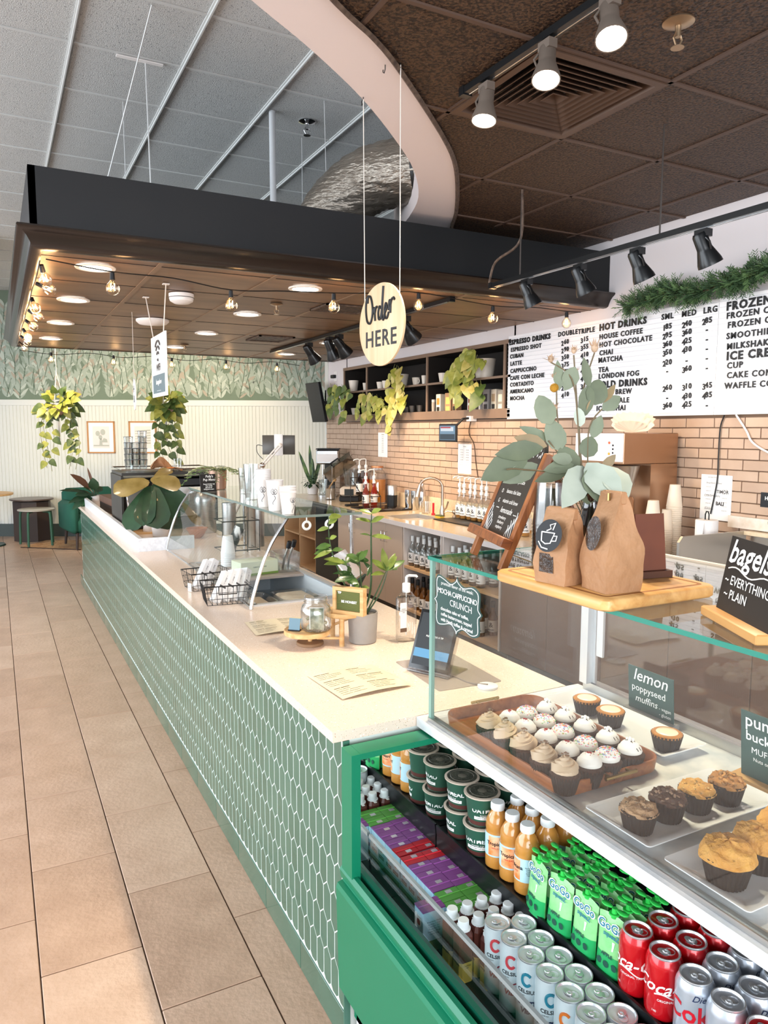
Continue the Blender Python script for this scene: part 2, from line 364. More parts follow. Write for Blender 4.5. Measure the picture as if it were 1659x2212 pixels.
# ---- grey ceiling
m_gt = [mat('grey_ceiling_tile_%d' % i, sp(c), .9, noise=(120, sp('6f7473'), .12, 2), bump=(160, .5)) for i, c in enumerate(('c9cbc9', 'c4c6c4'))]
m_gg = mat('grey_ceiling_grid_paint', sp('cfd1cf'), .6)
cg = struct(B().box((-5, -5, ZG+.03), (6.7, 17, ZG+.06)).build('ceiling', mat('ceiling_void', (.05, .05, .05), .9)))
for i in range(2):
    m_ = m_gt[i]; nt = m_.node_tree
    rn = [n for n in nt.nodes if n.type == 'VALTORGB'][0]; rn.color_ramp.elements[0].position = .30; rn.color_ramp.elements[1].position = .42
    rn.color_ramp.elements[0].color = (*sp('86898a'), 1); rn.color_ramp.elements[1].color = (*sp('c9cac8'), 1)
tl = [B().box((-.293, -.296, 0), (.293, .296, .02), bev=.003).mesh('ceiling_tile', m_gt[i], 0) for i in range(2)]
gx = [.481+.6085*i for i in range(-9, 9)]; gy = [4.04+.6175*i for i in range(-6, 18)]; cnt = 0
rest = B()
for x in gx:
    for y in gy:
        if -3.2 < x < 2.9 and y > 2 and cnt < 300 and y < 12: ob('ceiling_tile', tl[R.randrange(2)], cg, (x+.304, y+.309, ZG+.002)); cnt += 1
        else: rest.at((x+.304, y+.309, ZG+.002)).box((-.29, -.29, 0), (.29, .29, .02))
o = rest.build('ceiling_tiling', m_gt[0], cg, smooth=0); o['kind'] = 'stuff'
for x in gx: B().box((x-.013, -1, ZG-.006), (x+.013, 15, ZG+.004)).box((x-.004, -1, ZG-.018), (x+.004, 15, ZG-.006)).build('grid_bar', m_gg, cg, smooth=0)
for y in gy: B().box((-5, y-.009, ZG-.003), (5.5, y+.009, ZG+.006)).build('grid_bar', m_gg, cg, smooth=0)
# ---- curved white soffit between the ceilings
IN = [(-2.6, .9), (-1.2, 1.28), (-.3, 1.62), (.35, 1.97), (.76, 2.26), (.99, 2.42), (1.29, 2.66), (1.59, 2.95), (1.86, 3.25), (2.09, 3.6), (2.23, 3.95), (2.36, 4.35), (2.6, 4.6), (3.68, 4.75)]
OU = [(-2.5, .68), (-1.1, 1.06), (-.15, 1.43), (.5, 1.80), (.95, 2.14), (1.13, 2.26), (1.30, 2.40), (1.69, 2.77), (1.96, 3.06), (2.2, 3.4), (2.42, 3.75), (2.62, 4.1), (2.9, 4.3), (3.68, 4.4)]
SI, SO = smooth_poly(IN), smooth_poly(OU); q = B()
for z_, fl_ in ((ZD-.012, 0), (ZD+.05, 1)):
    i = q.av([(*p, z_) for p in SI]); j = q.av([(*p, z_) for p in SO])
    for k in range(len(SI)-1): q.face((i+k, i+k+1, j+k+1, j+k))
i = q.av([(*p, ZD-.012) for p in SI]); j = q.av([(*p, ZG+.02) for p in SI])
for k in range(len(SI)-1): q.face((i+k, i+k+1, j+k+1, j+k))
i = q.av([(*p, ZD-.012) for p in SO]); j = q.av([(*p, ZD+.05) for p in SO])
for k in range(len(SI)-1): q.face((i+k, i+k+1, j+k+1, j+k))
m_soff = mat('soffit_paint', sp('e9dedd'), .6); struct(q.build('trim_3', m_soff, smooth=30))
m_bt = mat('brown_metal_trim', sp('3d2f28'), .6, noise=(40, sp('6d5a4c'), .2))
struct(B().tube([(p[0], p[1], ZD-.014) for p in smooth_poly([(p[0]+.006, p[1]-.006) for p in OU])], .011, 4).build('trim_4', m_bt))
# ---- dark tiled ceiling
m_dt = mat('dark_ceiling_tile', sp('241812'), .5, noise=(95, sp('58412f'), .07, 2), bump=(95, .9), spec=.5)
m_dg = mat('dark_ceiling_grid', sp('57443a'), .5)
def side(p):   # nearest point on outer curve, signed
    best = None
    for a, c_ in zip(SO, SO[1:]):
        A_ = V(a); D_ = V(c_)-A_; t = max(0, min(1, (V(p)-A_).dot(D_)/D_.length_squared)); q_ = A_+D_*t; d = (V(p)-q_).length
        if best is None or d < best[0]: best = (d, q_, D_.normalized())
    return best
def clip(poly, pt, nrm):
    out = []
    for a, c_ in zip(poly, poly[1:]+poly[:1]):
        da = (V(a)-pt).dot(nrm); dc = (V(c_)-pt).dot(nrm)
        if da >= 0: out.append(a)
        if (da >= 0) != (dc >= 0): t = da/(da-dc); out.append((a[0]+(c_[0]-a[0])*t, a[1]+(c_[1]-a[1])*t))
    return out
cdk = struct(B().box((-3, -4.4, ZD+.1), (XW, .6, ZD+.12)).build('trim_5', m_dt, smooth=0))
dxs = [1.66+.58*i for i in range(-9, 4)]+[XW]; dys = [2.04+.59*i for i in range(-8, 5)]
for x0, x1 in zip(dxs, dxs[1:]):
    for y0, y1 in zip(dys, dys[1:]):
        if abs(x0-1.66) < .01 and abs(y0-2.04) < .01: continue
        P = [(x0+.004, y0+.004), (x1-.004, y0+.004), (x1-.004, y1-.004), (x0+.004, y1-.004)]
        cc = ((x0+x1)/2, (y0+y1)/2); d, q_, D_ = side(cc); nrm = V((D_.y, -D_.x)); P = clip(P, q_-nrm*.03, nrm)
        if len(P) > 2 and abs(sum(a[0]*c_[1]-c_[0]*a[1] for a, c_ in zip(P, P[1:]+P[:1]))) > .002:
            B().prism(P, ZD+.018, ZD).build('ceiling_tile', m_dt, cdk, smooth=0)
def gridbar(p, q2, w=.0085):
    p, q2 = V(p), V(q2); L = (q2-p).length; n_ = max(2, int(L/.04)); keep = []
    for k in range(n_+1):
        a = p+(q2-p)*k/n_; d, qq, D_ = side(a); ok = (a-qq).dot(V((D_.y, -D_.x))) > -.02
        if ok: keep.append(a)
    if len(keep) > 2:
        a, c_ = keep[0], keep[-1]; t = (c_-a).normalized(); n2 = V((-t.y, t.x))*w
        B().prism([a-n2, c_-n2, c_+n2, a+n2], ZD+.004, ZD-.007).build('grid_bar', m_dg, cdk, smooth=0)
for x in dxs[:-1]: gridbar((x, dys[0]), (x, 3.9))
for y in dys: gridbar((dxs[0], y), (XW, y))
# ---- canopy : dark fascia with crown moulding and stained ceiling panels
m_can = mat('canopy_black_paint', sp('101418'), .5, noise=(2, sp('191a1b'), .3, 4), spec=.35)
m_crown = mat('crown_moulding_bronze', sp('191412'), .26, noise=(3, sp('261e1a'), .3), spec=.6)
can = thing('canopy', 'dark suspended canopy with stained panel underside hanging over the whole service counter', 'canopy', (0, 0, 0))
ZT, ZL, ZB = 2.865, 2.592, 2.505
q = B().box((CX0, CY0, ZL), (XW, CY0+.03, ZT)).box((CX0, CY0, ZL), (CX0+.03, CY1, ZT)).box((CX0, CY1-.03, ZL), (XW, CY1, ZT)).box((CX0+.03, CY0+.03, ZT-.07), (XW, CY1-.03, ZT-.06)); q.build('fascia', m_can, can, smooth=0)
prof = [(-.055, ZL+.004), (-.06, ZL-.004), (-.05, ZL-.014), (-.036, ZL-.022), (-.018, ZL-.04), (-.005, ZL-.062), (.002, ZL-.078), (.01, ZB+.004), (.022, ZB), (.05, ZB)]
def crown(P, nrms):
    q = B(); rows = []
    for (x, y), (nx, ny) in zip(P, nrms): rows.append(q.av([(x-nx*d, y-ny*d, z) for d, z in [(.0, ZL+.006)]+prof]))
    for a, c_ in zip(rows, rows[1:]):
        for k in range(len(prof)): q.face((a+k, a+k+1, c_+k+1, c_+k))
    return q
# d negative = outward
q = B(); rows = []
PP = [((XW, CY0), (0, -1)), ((CX0, CY0), (-1, -1)), ((CX0, CY1), (-1, 1)), ((XW, CY1), (0, 1))]
for (x, y), (nx, ny) in PP: rows.append(q.av([(x-nx*d, y-ny*d, z) for d, z in [(.0, ZL+.006)]+prof]))
for a, c_ in zip(rows, rows[1:]):
    for k in range(len(prof)): q.face((a+k, a+k+1, c_+k+1, c_+k))
q.build('crown_moulding', m_crown, can, smooth=50)
m_cp = [mat('stained_ceiling_panel_%d' % i, sp(c), .42, noise=(2.2, sp(d), .3, 5, (1, 4, 1)), spec=.5) for i, (c, d) in enumerate((('5a4433', '8f6f52'), ('523c2e', '806248'), ('634a3a', '967657')))]
m_cb = mat('stained_grid_bar', sp('7f6650'), .45)
cxs = [CX0+.03, .785, 1.395, 2.005, 2.615, 3.225, XW]; cys = [CY0+.04, 3.99, 4.6, 5.21, 5.82, 6.43, 7.04, 7.65, 8.26, CY1-.03]
for x0, x1 in zip(cxs, cxs[1:]):
    for y0, y1 in zip(cys, cys[1:]):
        B().box((x0+.004, y0+.003, ZB+.006), (x1-.004, y1-.003, ZB+.02)).build('ceiling_panel', m_cp[R.randrange(3)], can, smooth=0)
for x in cxs[1:-1]: B().box((x-.012, cys[0], ZB+.001), (x+.012, cys[-1], ZB+.012)).build('grid_bar', m_cb, can, smooth=0)
for y in cys[1:-1]: B().box((cxs[0], y-.003, ZB+.004), (cxs[-1], y+.003, ZB+.008)).build('grid_bar', m_can, can, smooth=0)
# soffit bulkhead far left
struct(B().box((-5, 9.45, 3.02), (.055, 9.7, ZG)).build('trim_6', m_white, smooth=0))
# ================================================================ SERVICE COUNTER
m_slab = speckled('speckled_quartz', sp('ecd9c8'), [(150, .70, sp('fdf8ee')), (260, .72, sp('c19c72')), (330, .735, sp('7d6755'))], .22)
m_pick = [mat('green_picket_tile_%d' % i, sp(c), .16, noise=(5, sp(d), .3), spec=.5, coat=.3) for i, (c, d) in enumerate((('48705f', '547c6b'), ('426857', '4e7665'), ('507868', '476e5d')))]
m_wgrout = mat('white_grout', sp('d5ddd8'), .8)
m_case = mat('green_enamel', sp('0e7a57'), .32, noise=(3, sp('107f5d'), .3), spec=.5)
m_cased = mat('dark_green_enamel', sp('0b4f3c'), .3)
ct = thing('service_counter', 'long white-topped service counter faced in green picket tiles beside the walkway', 'counter')
B().box((.7746, YN+.003, 0), (.98, 8.42, .875)).box((.98, YN+.003, 0), (1.49, 8.42, .695)).box((.98, YN+.003, .695), (1.49, 3.10, .875)).box((.98, 4.33, .695), (1.49, 8.42, .875)).build('body', m_wgrout, ct, smooth=0)
PX = .7785
def hexo(w, hs, ap): return [(-w/2, -hs/2), (0, -hs/2-ap), (w/2, -hs/2), (w/2, hs/2), (0, hs/2+ap), (-w/2, hs/2)]
def tileyz(poly, t=.0045, bev=.0006):   # polygon in (y,z), front towards -X
    b = B(); cy = sum(p[0] for p in poly)/len(poly); cz = sum(p[1] for p in poly)/len(poly)
    i = b.av([(0, y, z) for y, z in poly]); j = b.av([(-t+bev, y, z) for y, z in poly]); l = b.av([(-t, cy+(y-cy)*.95, cz+(z-cz)*.985) for y, z in poly]); n = len(poly)
    for k in range(n): b.face((i+k, j+k, j+(k+1) % n, i+(k+1) % n)); b.face((j+k, l+k, l+(k+1) % n, j+(k+1) % n))
    b.face([l+k for k in reversed(range(n))]); return b
pw_, rp = .052, .0985; full = [tileyz(hexo(pw_-.0038, .0745, .0212)).mesh('picket_tile', m_pick[i], 20) for i in range(3)]
restt = B(); cells = []
for r in range(8):
    zc = .152 + rp*r
    k = 0
    while True:
        y = YN+.028 + pw_*k + (pw_/2 if r % 2 else 0)
        if y > 8.42: break
        cells.append((y, zc)); k += 1
def zclip(P, lo, hi):
    for z0, sg in ((lo, 1), (hi, -1)):
        out = []
        for a, c_ in zip(P, P[1:]+P[:1]):
            da = (a[1]-z0)*sg; dc = (c_[1]-z0)*sg
            if da >= 0: out.append(a)
            if (da >= 0) != (dc >= 0): t = da/(da-dc); out.append((a[0]+(c_[0]-a[0])*t, z0))
        P = out
        if len(P) < 3: return []
    return P
cells.sort()
for n_, (y, z) in enumerate(cells):
    P = [(y+a, z+b_) for a, b_ in hexo(pw_-.0038, .0745, .0212)]; Q = zclip(P, .104, .872); whole = Q == P
    if n_ < 298:
        if whole: ob('picket_tile', full[R.randrange(3)], ct, (PX, y, z))
        elif Q: ob('picket_tile', tileyz(Q).mesh('picket_tile', m_pick[R.randrange(3)], 20), ct, (PX, 0, 0))
    elif Q:
        t = tileyz(Q); i0 = len(restt.v); restt.v += [(v[0]+PX, v[1], v[2]) for v in t.v]; mi = R.randrange(3)
        for f in t.f: restt.f.append(tuple(i0+q for q in f)); restt.m.append(mi)
o = restt.build('picket_tiling', m_pick, ct, smooth=20); o['kind'] = 'stuff'
y = YN+.006; bt2 = tileyz([(.0015, .002), (.3315, .002), (.3315, .097), (.0015, .097)], .0075).mesh('base_tile', m_pick[1], 20)
while y < 8.4: ob('base_tile', bt2, ct, (PX, y-.0, 0)); y += .333
m_trimg = mat('tile_edge_trim_green', sp('4a7a68'), .3)
B().box((.766, YN-.002, 0), (.784, YN+.003, .875)).build('edge_trim', m_trimg, ct)
# worktop (with an opening for the freezer well)
wt = thing('worktop', 'speckled cream quartz worktop running the length of the green tiled counter', 'worktop')
WX0, WX1, WZ = .737, 1.515, .905
q = B(); fz = (.985, 3.12, 1.47, 4.30)   # well opening
for a, c_ in (((WX0, YN), (WX1, fz[1])), ((WX0, fz[1]), (fz[0], fz[3])), ((fz[2], fz[1]), (WX1, fz[3])), ((WX0, fz[3]), (WX1, 8.45))): q.box((*a, .8765), (*c_, WZ))
q.build('worktop_slab', m_slab, wt, smooth=0)
m_curb = mat('white_solid_surface', sp('e9ecf0'), .3, noise=(60, sp('dcdfe4'), .12))
for nm, lab, a_, c_ in (('counter_upstand', 'long white upstand edging the far half of the counter', (.785, 4.909, WZ), (.812, 8.40, WZ+.085)), ('counter_upstand', 'short white cross upstand beside the curved glass case', (.785, 4.88, WZ), (1.14, 4.908, WZ+.085))):
    q = B().box(a_, c_).build(nm, m_curb, smooth=0); tag(q, lab, 'upstand')
# ================================================================ REFRIGERATED DISPLAY CASE (right foreground)
cs = thing('display_case', 'green open-front refrigerated display case with glass top at the near end of counter', 'display case')
YE0 = -.25   # runs on past the camera's right
m_ss = mat('brushed_steel', sp('c9c9c8'), .3, 1.0); m_blk = mat('black_shelf', sp('14181a'), .35); m_marb = mat('marble_deck', sp('eceae6'), .18, noise=(14, sp('c9cfd3'), .16, 5))
m_mirror = mat('mirror_panel', (.92, .95, .93), .015, 1.0); m_clear = glass('clear_pane', (.97, .985, .98), 1.0); m_gedge = mat('glass_edge_green', sp('2f9c8a'), .12, trans=.3, spec=.6, emit=None)
MY = 1.605
# base panel with ledges, swept along Y: profile in (x,z)
def sweep(prof, y0, y1, name, m, par, closed=True):
    b = B(); i = b.av([(x, y0, z) for x, z in prof]); j = b.av([(x, y1, z) for x, z in prof]); n = len(prof)
    for k in range(n if closed else n-1): b.face((i+k, i+(k+1) % n, j+(k+1) % n, j+k))
    if closed: b.face([i+k for k in range(n)]); b.face([j+k for k in reversed(range(n))])
    return b.build(name, m, par, smooth=0)
sweep([(.745, .205), (.738, .49), (.742, .502), (.756, .506), (.758, .515), (.80, .50), (.80, .205)], YE0, 1.675, 'base_panel', m_case, cs)
sweep([(.752, .515), (.748, .538), (.756, .548), (.768, .548), (.772, .530), (.776, .530), (.776, .515)], YE0, 1.675, 'sill_rail', m_case, cs)
sweep([(.780, .515), (.780, .552), (.79, .556), (.802, .552), (.802, .515)], YE0, 1.62, 'sill_rail', m_cased, cs)
B().box((.80, YE0, .10), (1.5, 1.675, .44)).build('plinth', m_blk, cs, smooth=0)
B().box((.79, 1.60, 0), (.83, 1.66, .20)).build('leg', m_curb, cs, smooth=0)
# end frame (post and top rail) around the mirror
B().box((.752, 1.607, .53), (.777, 1.668, .872)).build('frame_post', m_case, cs, smooth=0)
B().box((.777, 1.607, .857), (1.5, 1.668, .8725)).build('frame_rail', m_case, cs, smooth=0)
B().box((.777, MY+.003, .44), (1.5, MY+.006, .857)).build('mirror_end_panel', m_mirror, cs, smooth=0)
B().box((.79, MY+.006, .1), (1.5, 1.675, .86)).build('end_panel', m_case, cs, smooth=0)
# shelves
sweep([(.80, .44), (.80, .46), (1.045, .46), (1.045, .44)], YE0, MY, 'lower_shelf', m_blk, cs)
sweep([(1.003, .60), (1.0, .628), (1.006, .628), (1.008, .62), (1.42, .62), (1.42, .60)], YE0, MY, 'upper_shelf', m_blk, cs)
sweep([(1.003, .46), (1.003, .60), (1.01, .60), (1.01, .46)], YE0, MY, 'riser', m_blk, cs)
sweep([(1.40, .44), (1.40, .875), (1.5, .875), (1.5, .44)], YE0, MY, 'back_wall', m_blk, cs)
m_guard = glass('smoky_guard', (.80, .83, .83), 1.0, .05)
sweep([(.804, .552), (.800, .652), (.803, .652), (.807, .552)], YE0, 1.603, 'guard_panel', m_guard, cs)
sweep([(.7985, .646), (.798, .656), (.806, .656), (.8065, .646)], YE0, 1.603, 'guard_lip', mat('clear_acrylic_edge', sp('8b9698'), .12), cs)
# marble deck + sub-deck
sweep([(.985, .878), (.985, .905), (1.56, .905), (1.56, .878)], YE0, YN-.004, 'deck', m_marb, cs)
# glass vitrine
GX0, GX1, GZT, GY1 = 1.005, 1.55, 1.352, 1.648
sweep([(GX0-.008, .9055), (GX0-.008, .915), (GX0-.004, .915), (GX0-.004, .909), (GX0+.010, .909), (GX0+.010, .915), (GX0+.014, .915), (GX0+.014, .9055)], YE0, GY1, 'glass_channel', m_ss, cs)
B().box((GX0-.003, YE0, .91), (GX0+.004, GY1-.008, GZT-.008)).build('front_pane', m_clear, cs, smooth=0)
B().box((GX0, GY1-.007, .91), (GX1, GY1, GZT-.008)).build('end_pane', m_clear, cs, smooth=0)
B().box((GX0-.0045, GY1-.011, .91), (GX0+.006, GY1+.001, GZT-.008)).build('pane_joint', mat('glass_joint', sp('7fa79c'), .2, spec=.6), cs, smooth=0)
m_topg = glass('top_pane_glass', (.93, .96, .95), 1.0, .01, .02)
B().box((GX0-.006, YE0, GZT-.008), (GX1+.01, GY1+.004, GZT)).build('top_pane', m_topg, cs, smooth=0)
B().box((GX0-.0085, YE0, GZT-.0085), (GX0-.006, GY1+.006, GZT+.0005)).build('top_pane_edge', m_gedge, cs, smooth=0)
B().box((GX0-.0085, GY1+.004, GZT-.0085), (GX1+.01, GY1+.0065, GZT+.0005)).build('top_pane_edge', m_gedge, cs, smooth=0)
B().box((GX1+.008, YE0, GZT-.012), (GX1+.022, GY1+.004, GZT+.004)).build('rear_top_rail', mat('anodised_cream', sp('e8d9c6'), .4), cs, smooth=0)
B().box((GX1-.005, YE0, .905), (GX1+.03, GY1, .93)).build('door_track', m_ss, cs, smooth=0)
m_alu = mat('pale_aluminium', sp('dfe2e6'), .35, .6)
B().box((GX1-.02, GY1-.03, .93), (GX1+.02, GY1, GZT-.012)).build('rear_post', m_alu, cs, smooth=0)
for i, (a, c_, x) in enumerate(((.62, GY1-.03, GX1+.004), (-.25, .66, GX1+.014))):
    d = B().box((x, a, .932), (x+.004, c_, GZT-.014)).build('sliding_door', glass('door_glass', (.93, .91, .88), 1.3), cs, smooth=0)
    B().box((x-.008, c_-.045, 1.02), (x, c_-.02, 1.17)).build('door_pull', m_alu, d, smooth=0)
    B().box((x-.003, c_-.012, .932), (x+.007, c_, GZT-.014)).build('door_stile', m_alu, d, smooth=0)
# ================================================================ PRODUCTS IN THE CASE
m_lid = mat('can_lid_aluminium', sp('d8dcdf'), .34, .75, bump=(80, .05)); m_red = mat('red_can_paint', sp('c8101c'), .22, .25, coat=.5); m_sil = mat('silver_can_paint', sp('c2cad4'), .28, .55); m_wcan = mat('white_can_paint', sp('dce8ec'), .3, .2)
tw = mat('white_print', sp('f6f6f4'), .4); tb = mat('black_print', sp('16181c'), .5); tr = mat('red_print', sp('c01426'), .4); tteal = mat('teal_print', sp('2a7f95'), .4); tnavy = mat('navy_print', sp('1c2c52'), .4)
def can_parts(root, r, h, body, lidr):
    B().lathe([(r*.72, 0), (r*.86, .002), (r*.98, .008), (r, .013), (r, h-.020), (r*.97, h-.014), (lidr+.001, h-.004)], 28, cap=True).build('body', body, root)
    l = B().lathe([(lidr+.0005, h-.005), (lidr+.0015, h-.002), (lidr+.001, h), (lidr-.001, h), (lidr-.003, h-.004), (lidr-.006, h-.0045), (.0001, h-.0035)], 28, cap=False).build('lid', m_lid, root)
    t = B().at((0, .003, h-.0022), rz=R.uniform(0, 6)); t.prism([(.007*cos(a), .0105*sin(a)) for a in [2*pi*k/12 for k in range(12)]], 0, .001); t.torus((0, -.004, .0015), .0045, .0012, 10, 5)
    t.build('pull_tab', m_lid, l)
    B().lathe([(.0085, h-.0042), (.0085, h-.0028), (.0095, h-.0028), (.0095, h-.0042)], 14, c=(0, -.009, 0), cap=False).build('opening', m_lid, l)
    return root
def wtext(root, s, size, m, r, z, a, **k): return ob('lettering', wrap(textmesh(s, size, m, ext=0, **k), r, z, a), root)
def soda(name, label, body, loc, rz):
    t = thing(name, label, 'can', loc, rz); can_parts(t, .033, .122, body, .0262); return t
ORD = ['first', 'second', 'third', 'fourth', 'fifth', 'sixth', 'seventh', 'eighth', 'ninth', 'tenth', 'eleventh', 'twelfth']
def coke(loc, rz):
    t = soda('soda_can', '', m_red, loc, rz)
    wtext(t, 'Coca-Cola', .034, tw, .0332, .068, pi, shear=.4, bold=.0004)
    wtext(t, 'ORIGINAL TASTE', .0065, tw, .0332, .045, pi); wtext(t, '140', .006, tw, .0332, .022, pi-.9)
    b = B(); b.tube([(-.0335*cos(a), .0335*sin(a), .052+.006*sin(a*3)) for a in [-.9+.12*k for k in range(16)]], .0012, 4); b.build('stripe', tw, t); return t
def diet(loc, rz):
    t = soda('soda_can', '', m_sil, loc, rz)
    wtext(t, 'Diet', .016, tnavy, .0332, .098, pi+.35, shear=.4); wtext(t, 'Coke', .046, tr, .0332, .066, pi, bold=.0008)
    B().lathe([(.0333, .012), (.0333, .03)], 28, cap=False).build('band', mat('grey_band', sp('8d9aa4'), .4), t); return t
Z2, Z1 = .6205, .4605
k1, k2 = coke((1.036, .937, Z2), .55), diet((1.036, .808, Z2), .6)
cells = [(k1, 1.036, .937, .55, 'red cola can, front row beside the green pouches'), (k1, 1.036, .872, 1.15, 'red cola can, front row beside the silver cola cans'),
 (k1, 1.103, .936, .9, 'red cola can, second row, behind the one beside the pouches'), (k1, 1.103, .870, .7, 'red cola can, second row, next to the silver cola cans'),
 (k1, 1.170, .937, 1.4, 'red cola can, back row half under the marble deck, nearer the pouches'), (k1, 1.170, .870, 1.2, 'red cola can, back row half under the marble deck, next to silver cans'),
 (k2, 1.036, .805, .6, 'silver diet cola can, front row touching the red cans'), (k2, 1.036, .740, 1.3, 'silver diet cola can, front row, second from the red cans'),
 (k1, 1.036, .673, .3, 'red cola can cut off by right edge of the frame'), (k2, 1.103, .804, .8, 'silver diet cola can, second row touching the red cans'),
 (k2, 1.103, .738, .9, 'silver diet cola can, second row, second from the red cans'), (k2, 1.170, .804, 1.1, 'silver diet cola can, back row under the deck, touching the red cans'),
 (k2, 1.170, .738, 1.3, 'silver diet cola can, back row under the deck, second from the red cans')]
used = set()
for p, x, y, a, lab in cells:
    if p.name not in used: used.add(p.name); p.location = (x, y, Z2); p.rotation_euler.z = a; o = p
    else: o = dup(p, (x, y, Z2), a)
    o['label'] = lab; o['group'] = 'cola cans on the upper shelf'
# slim energy cans
def slim(flavour, cl, m2):
    t = thing('energy_drink_can', '', 'can'); can_parts(t, .0283, .156, m_wcan, .0262)
    wtext(t, 'CELSIUS', .0115, tb, .0285, .092, pi, bold=.0002); wtext(t, 'LIVE FIT', .004, tb, .0285, .083, pi-.35)
    # crescent mark
    b = B(); cc = []
    for k in range(15):
        a = .75+(2*pi-1.5)*k/14; cc.append((a, .5))
    pts = []
    for k in range(15):
        a = .7+(2*pi-1.4)*k/14; y_, z_ = .0095*cos(a), .0125*sin(a); th = pi+y_/.0286*1.0; pts.append((.0288*cos(th), .0288*sin(th), .118+z_))
    b.tube(pts, .0031, 5); b.build('crescent_mark', cl, t)
    for i, l in enumerate(flavour): wtext(t, l, .0165 if i == 0 else .0155, m2, .0285, .066-i*.016, pi+.05, bold=.0007, shear=.15*i)
    return t
va = slim(['PEACH', 'VIBE'], mat('crescent_red_teal', sp('c8434a'), .4), mat('maroon_print', sp('8c2534'), .4)); vb = slim(['ARCTIC', 'Vibe'], tteal, tnavy); vc = slim(['ORANGE', ''], mat('orange_print', sp('d8732c'), .4), tnavy)
first = {}
for ci, x in enumerate((.926, .9735, 1.0)):
    pass
for ci, x in enumerate((.922, .972)):
    for ri in range(8):
        y = 1.222-ri*.0575-(.028 if ci else 0)
        if ci == 0 and ri == 0: y = 1.222
        p = (va if ri < 2 else vb if ri < 4 else vc) if ci == 0 else (va, vb, vc)[ri % 3]
        if y < .76: continue
        lab = ('slim energy can with %s print, %s from milk bottles in guard row' % (('peach', 'peach', 'blue arctic', 'blue arctic', 'orange', 'orange', 'orange', 'orange')[ri], ORD[ri])) if ci == 0 else 'slim energy can, %s from milk bottles in the row behind the guard row' % ORD[ri]
        if p.name not in first: first[p.name] = 1; o = p; o.location = (x, y, Z1); o.rotation_euler.z = R.uniform(.55, .9)
        else: o = dup(p, (x, y, Z1), R.uniform(.5, 1.0) if ci == 0 else R.uniform(-2, 2))
        o['label'] = lab; o['group'] = 'slim energy cans on the lower shelf'
# juice bottles
m_oj = mat('orange_juice', sp('c4893f'), .18, coat=.6, sss=.0); m_cap = mat('white_cap', sp('e8eef0'), .4); m_lo = mat('orange_label', sp('e8803a'), .45, noise=(30, sp('f3c9a0'), .15)); m_lb = mat('blue_label', sp('b9dbe8'), .45)
t = thing('juice_bottle', '', 'bottle')
B().lathe([(.024, 0), (.028, .004), (.0285, .012), (.0285, .03), (.0275, .034), (.0285, .09), (.027, .094), (.0288, .10), (.0275, .118), (.020, .133), (.0145, .142), (.0138, .146)], 24).build('body', m_oj, t)
B().lathe([(.0288, .034), (.0290, .036), (.0290, .088), (.0288, .090)], 24, cap=False, a0=0, a1=pi*2).build('label_sleeve', m_lb, t)
lp = B(); lp.lathe([(.02915, .038), (.02915, .086)], 12, cap=False, a0=pi-.75, a1=pi+.65).build('orange_panel', m_lo, t)
c_ = B(); c_.lathe([(.0165, .145), (.0172, .147), (.0172, .159), (.0155, .163)], 20); cap_ = c_.build('cap', m_cap, t)
wtext(t, 'Tropicana', .0125, tb, .0293, .068, pi, bold=.0003); wtext(t, '100% JUICE', .0055, tr, .0293, .057, pi); wtext(t, 'Nutrition Facts\nCalories 150\nTotal Fat 0g\nSodium 5mg\nSugars 32g', .0042, tb, .0293, .062, pi+1.5)
jb = t
i = 0
for x, rw in ((1.044, 'front'), (1.103, 'second'), (1.162, 'back')):
    for y, pos, a in ((1.392, 'next to the oatmeal cups', .9), (1.334, 'in the middle of three', .7), (1.277, 'next to the green pouches', -.3)):
        o = jb if i == 0 else dup(jb); o.location = (x, y, Z2); o.rotation_euler = (0, 0, a+(R.uniform(-.5, .5) if i > 2 else 0)); i += 1
        o['label'] = 'orange juice bottle with pale blue cap, %s row, %s' % (rw, pos); o['group'] = 'juice bottles on the upper shelf'
# oatmeal cups, stacked two high
m_oat = mat('oat_cup_green', sp('2d5a48'), .5); m_oatb = mat('oat_cup_brown_band', sp('5a2f2a'), .5); m_rim = mat('cup_rim_cream', sp('cdbfae'), .5); m_foil = mat('printed_foil_lid', sp('3d4038'), .3, .3, noise=(40, sp('5f6256'), .2), bump=(60, .6))
t = thing('oatmeal_cup', '', 'food cup'); oc = t
B().lathe([(.033, 0), (.034, .002), (.0415, .072), (.0425, .074)], 28).build('cup', m_oat, t)
B().lathe([(.0343, .003), (.0355, .014)], 28, cap=False).build('band', m_oatb, t)
B().lathe([(.042, .073), (.046, .074), (.0462, .077), (.043, .078)], 28, cap=True).build('rim', m_rim, t)
l = B().lathe([(.0395, .0783), (.0395, .0788), (.0001, .0789)], 28, cap=False).build('foil_lid', m_foil, t)
b = B(); b.torus((0, 0, .079), .031, .0006, 28, 4); b.sphere((.0, .0, .079), .012, 8, k=4, sz=.06); b.build('lid_print', mat('foil_print', sp('6b685c'), .4), l)
wtext(t, 'KODIAK', .0075, tw, .0386, .058, pi, bold=.0002); ob('lettering', wrap(textmesh('OATMEAL', .0165, tw, ext=0, bold=.0004), .0382, .043, pi), t); wtext(t, 'POWER CUP', .0055, tw, .0373, .0305, pi); wtext(t, 'MAPLE & BROWN SUGAR', .0042, tb, .0366, .0235, pi)
ob('label_strip', wrap(B().poly([(-.03, -.004, 0), (.03, -.004, 0), (.03, .004, 0), (-.03, .004, 0)]).mesh('label_strip', tw), .0363, .0235, pi), t)
i = 0
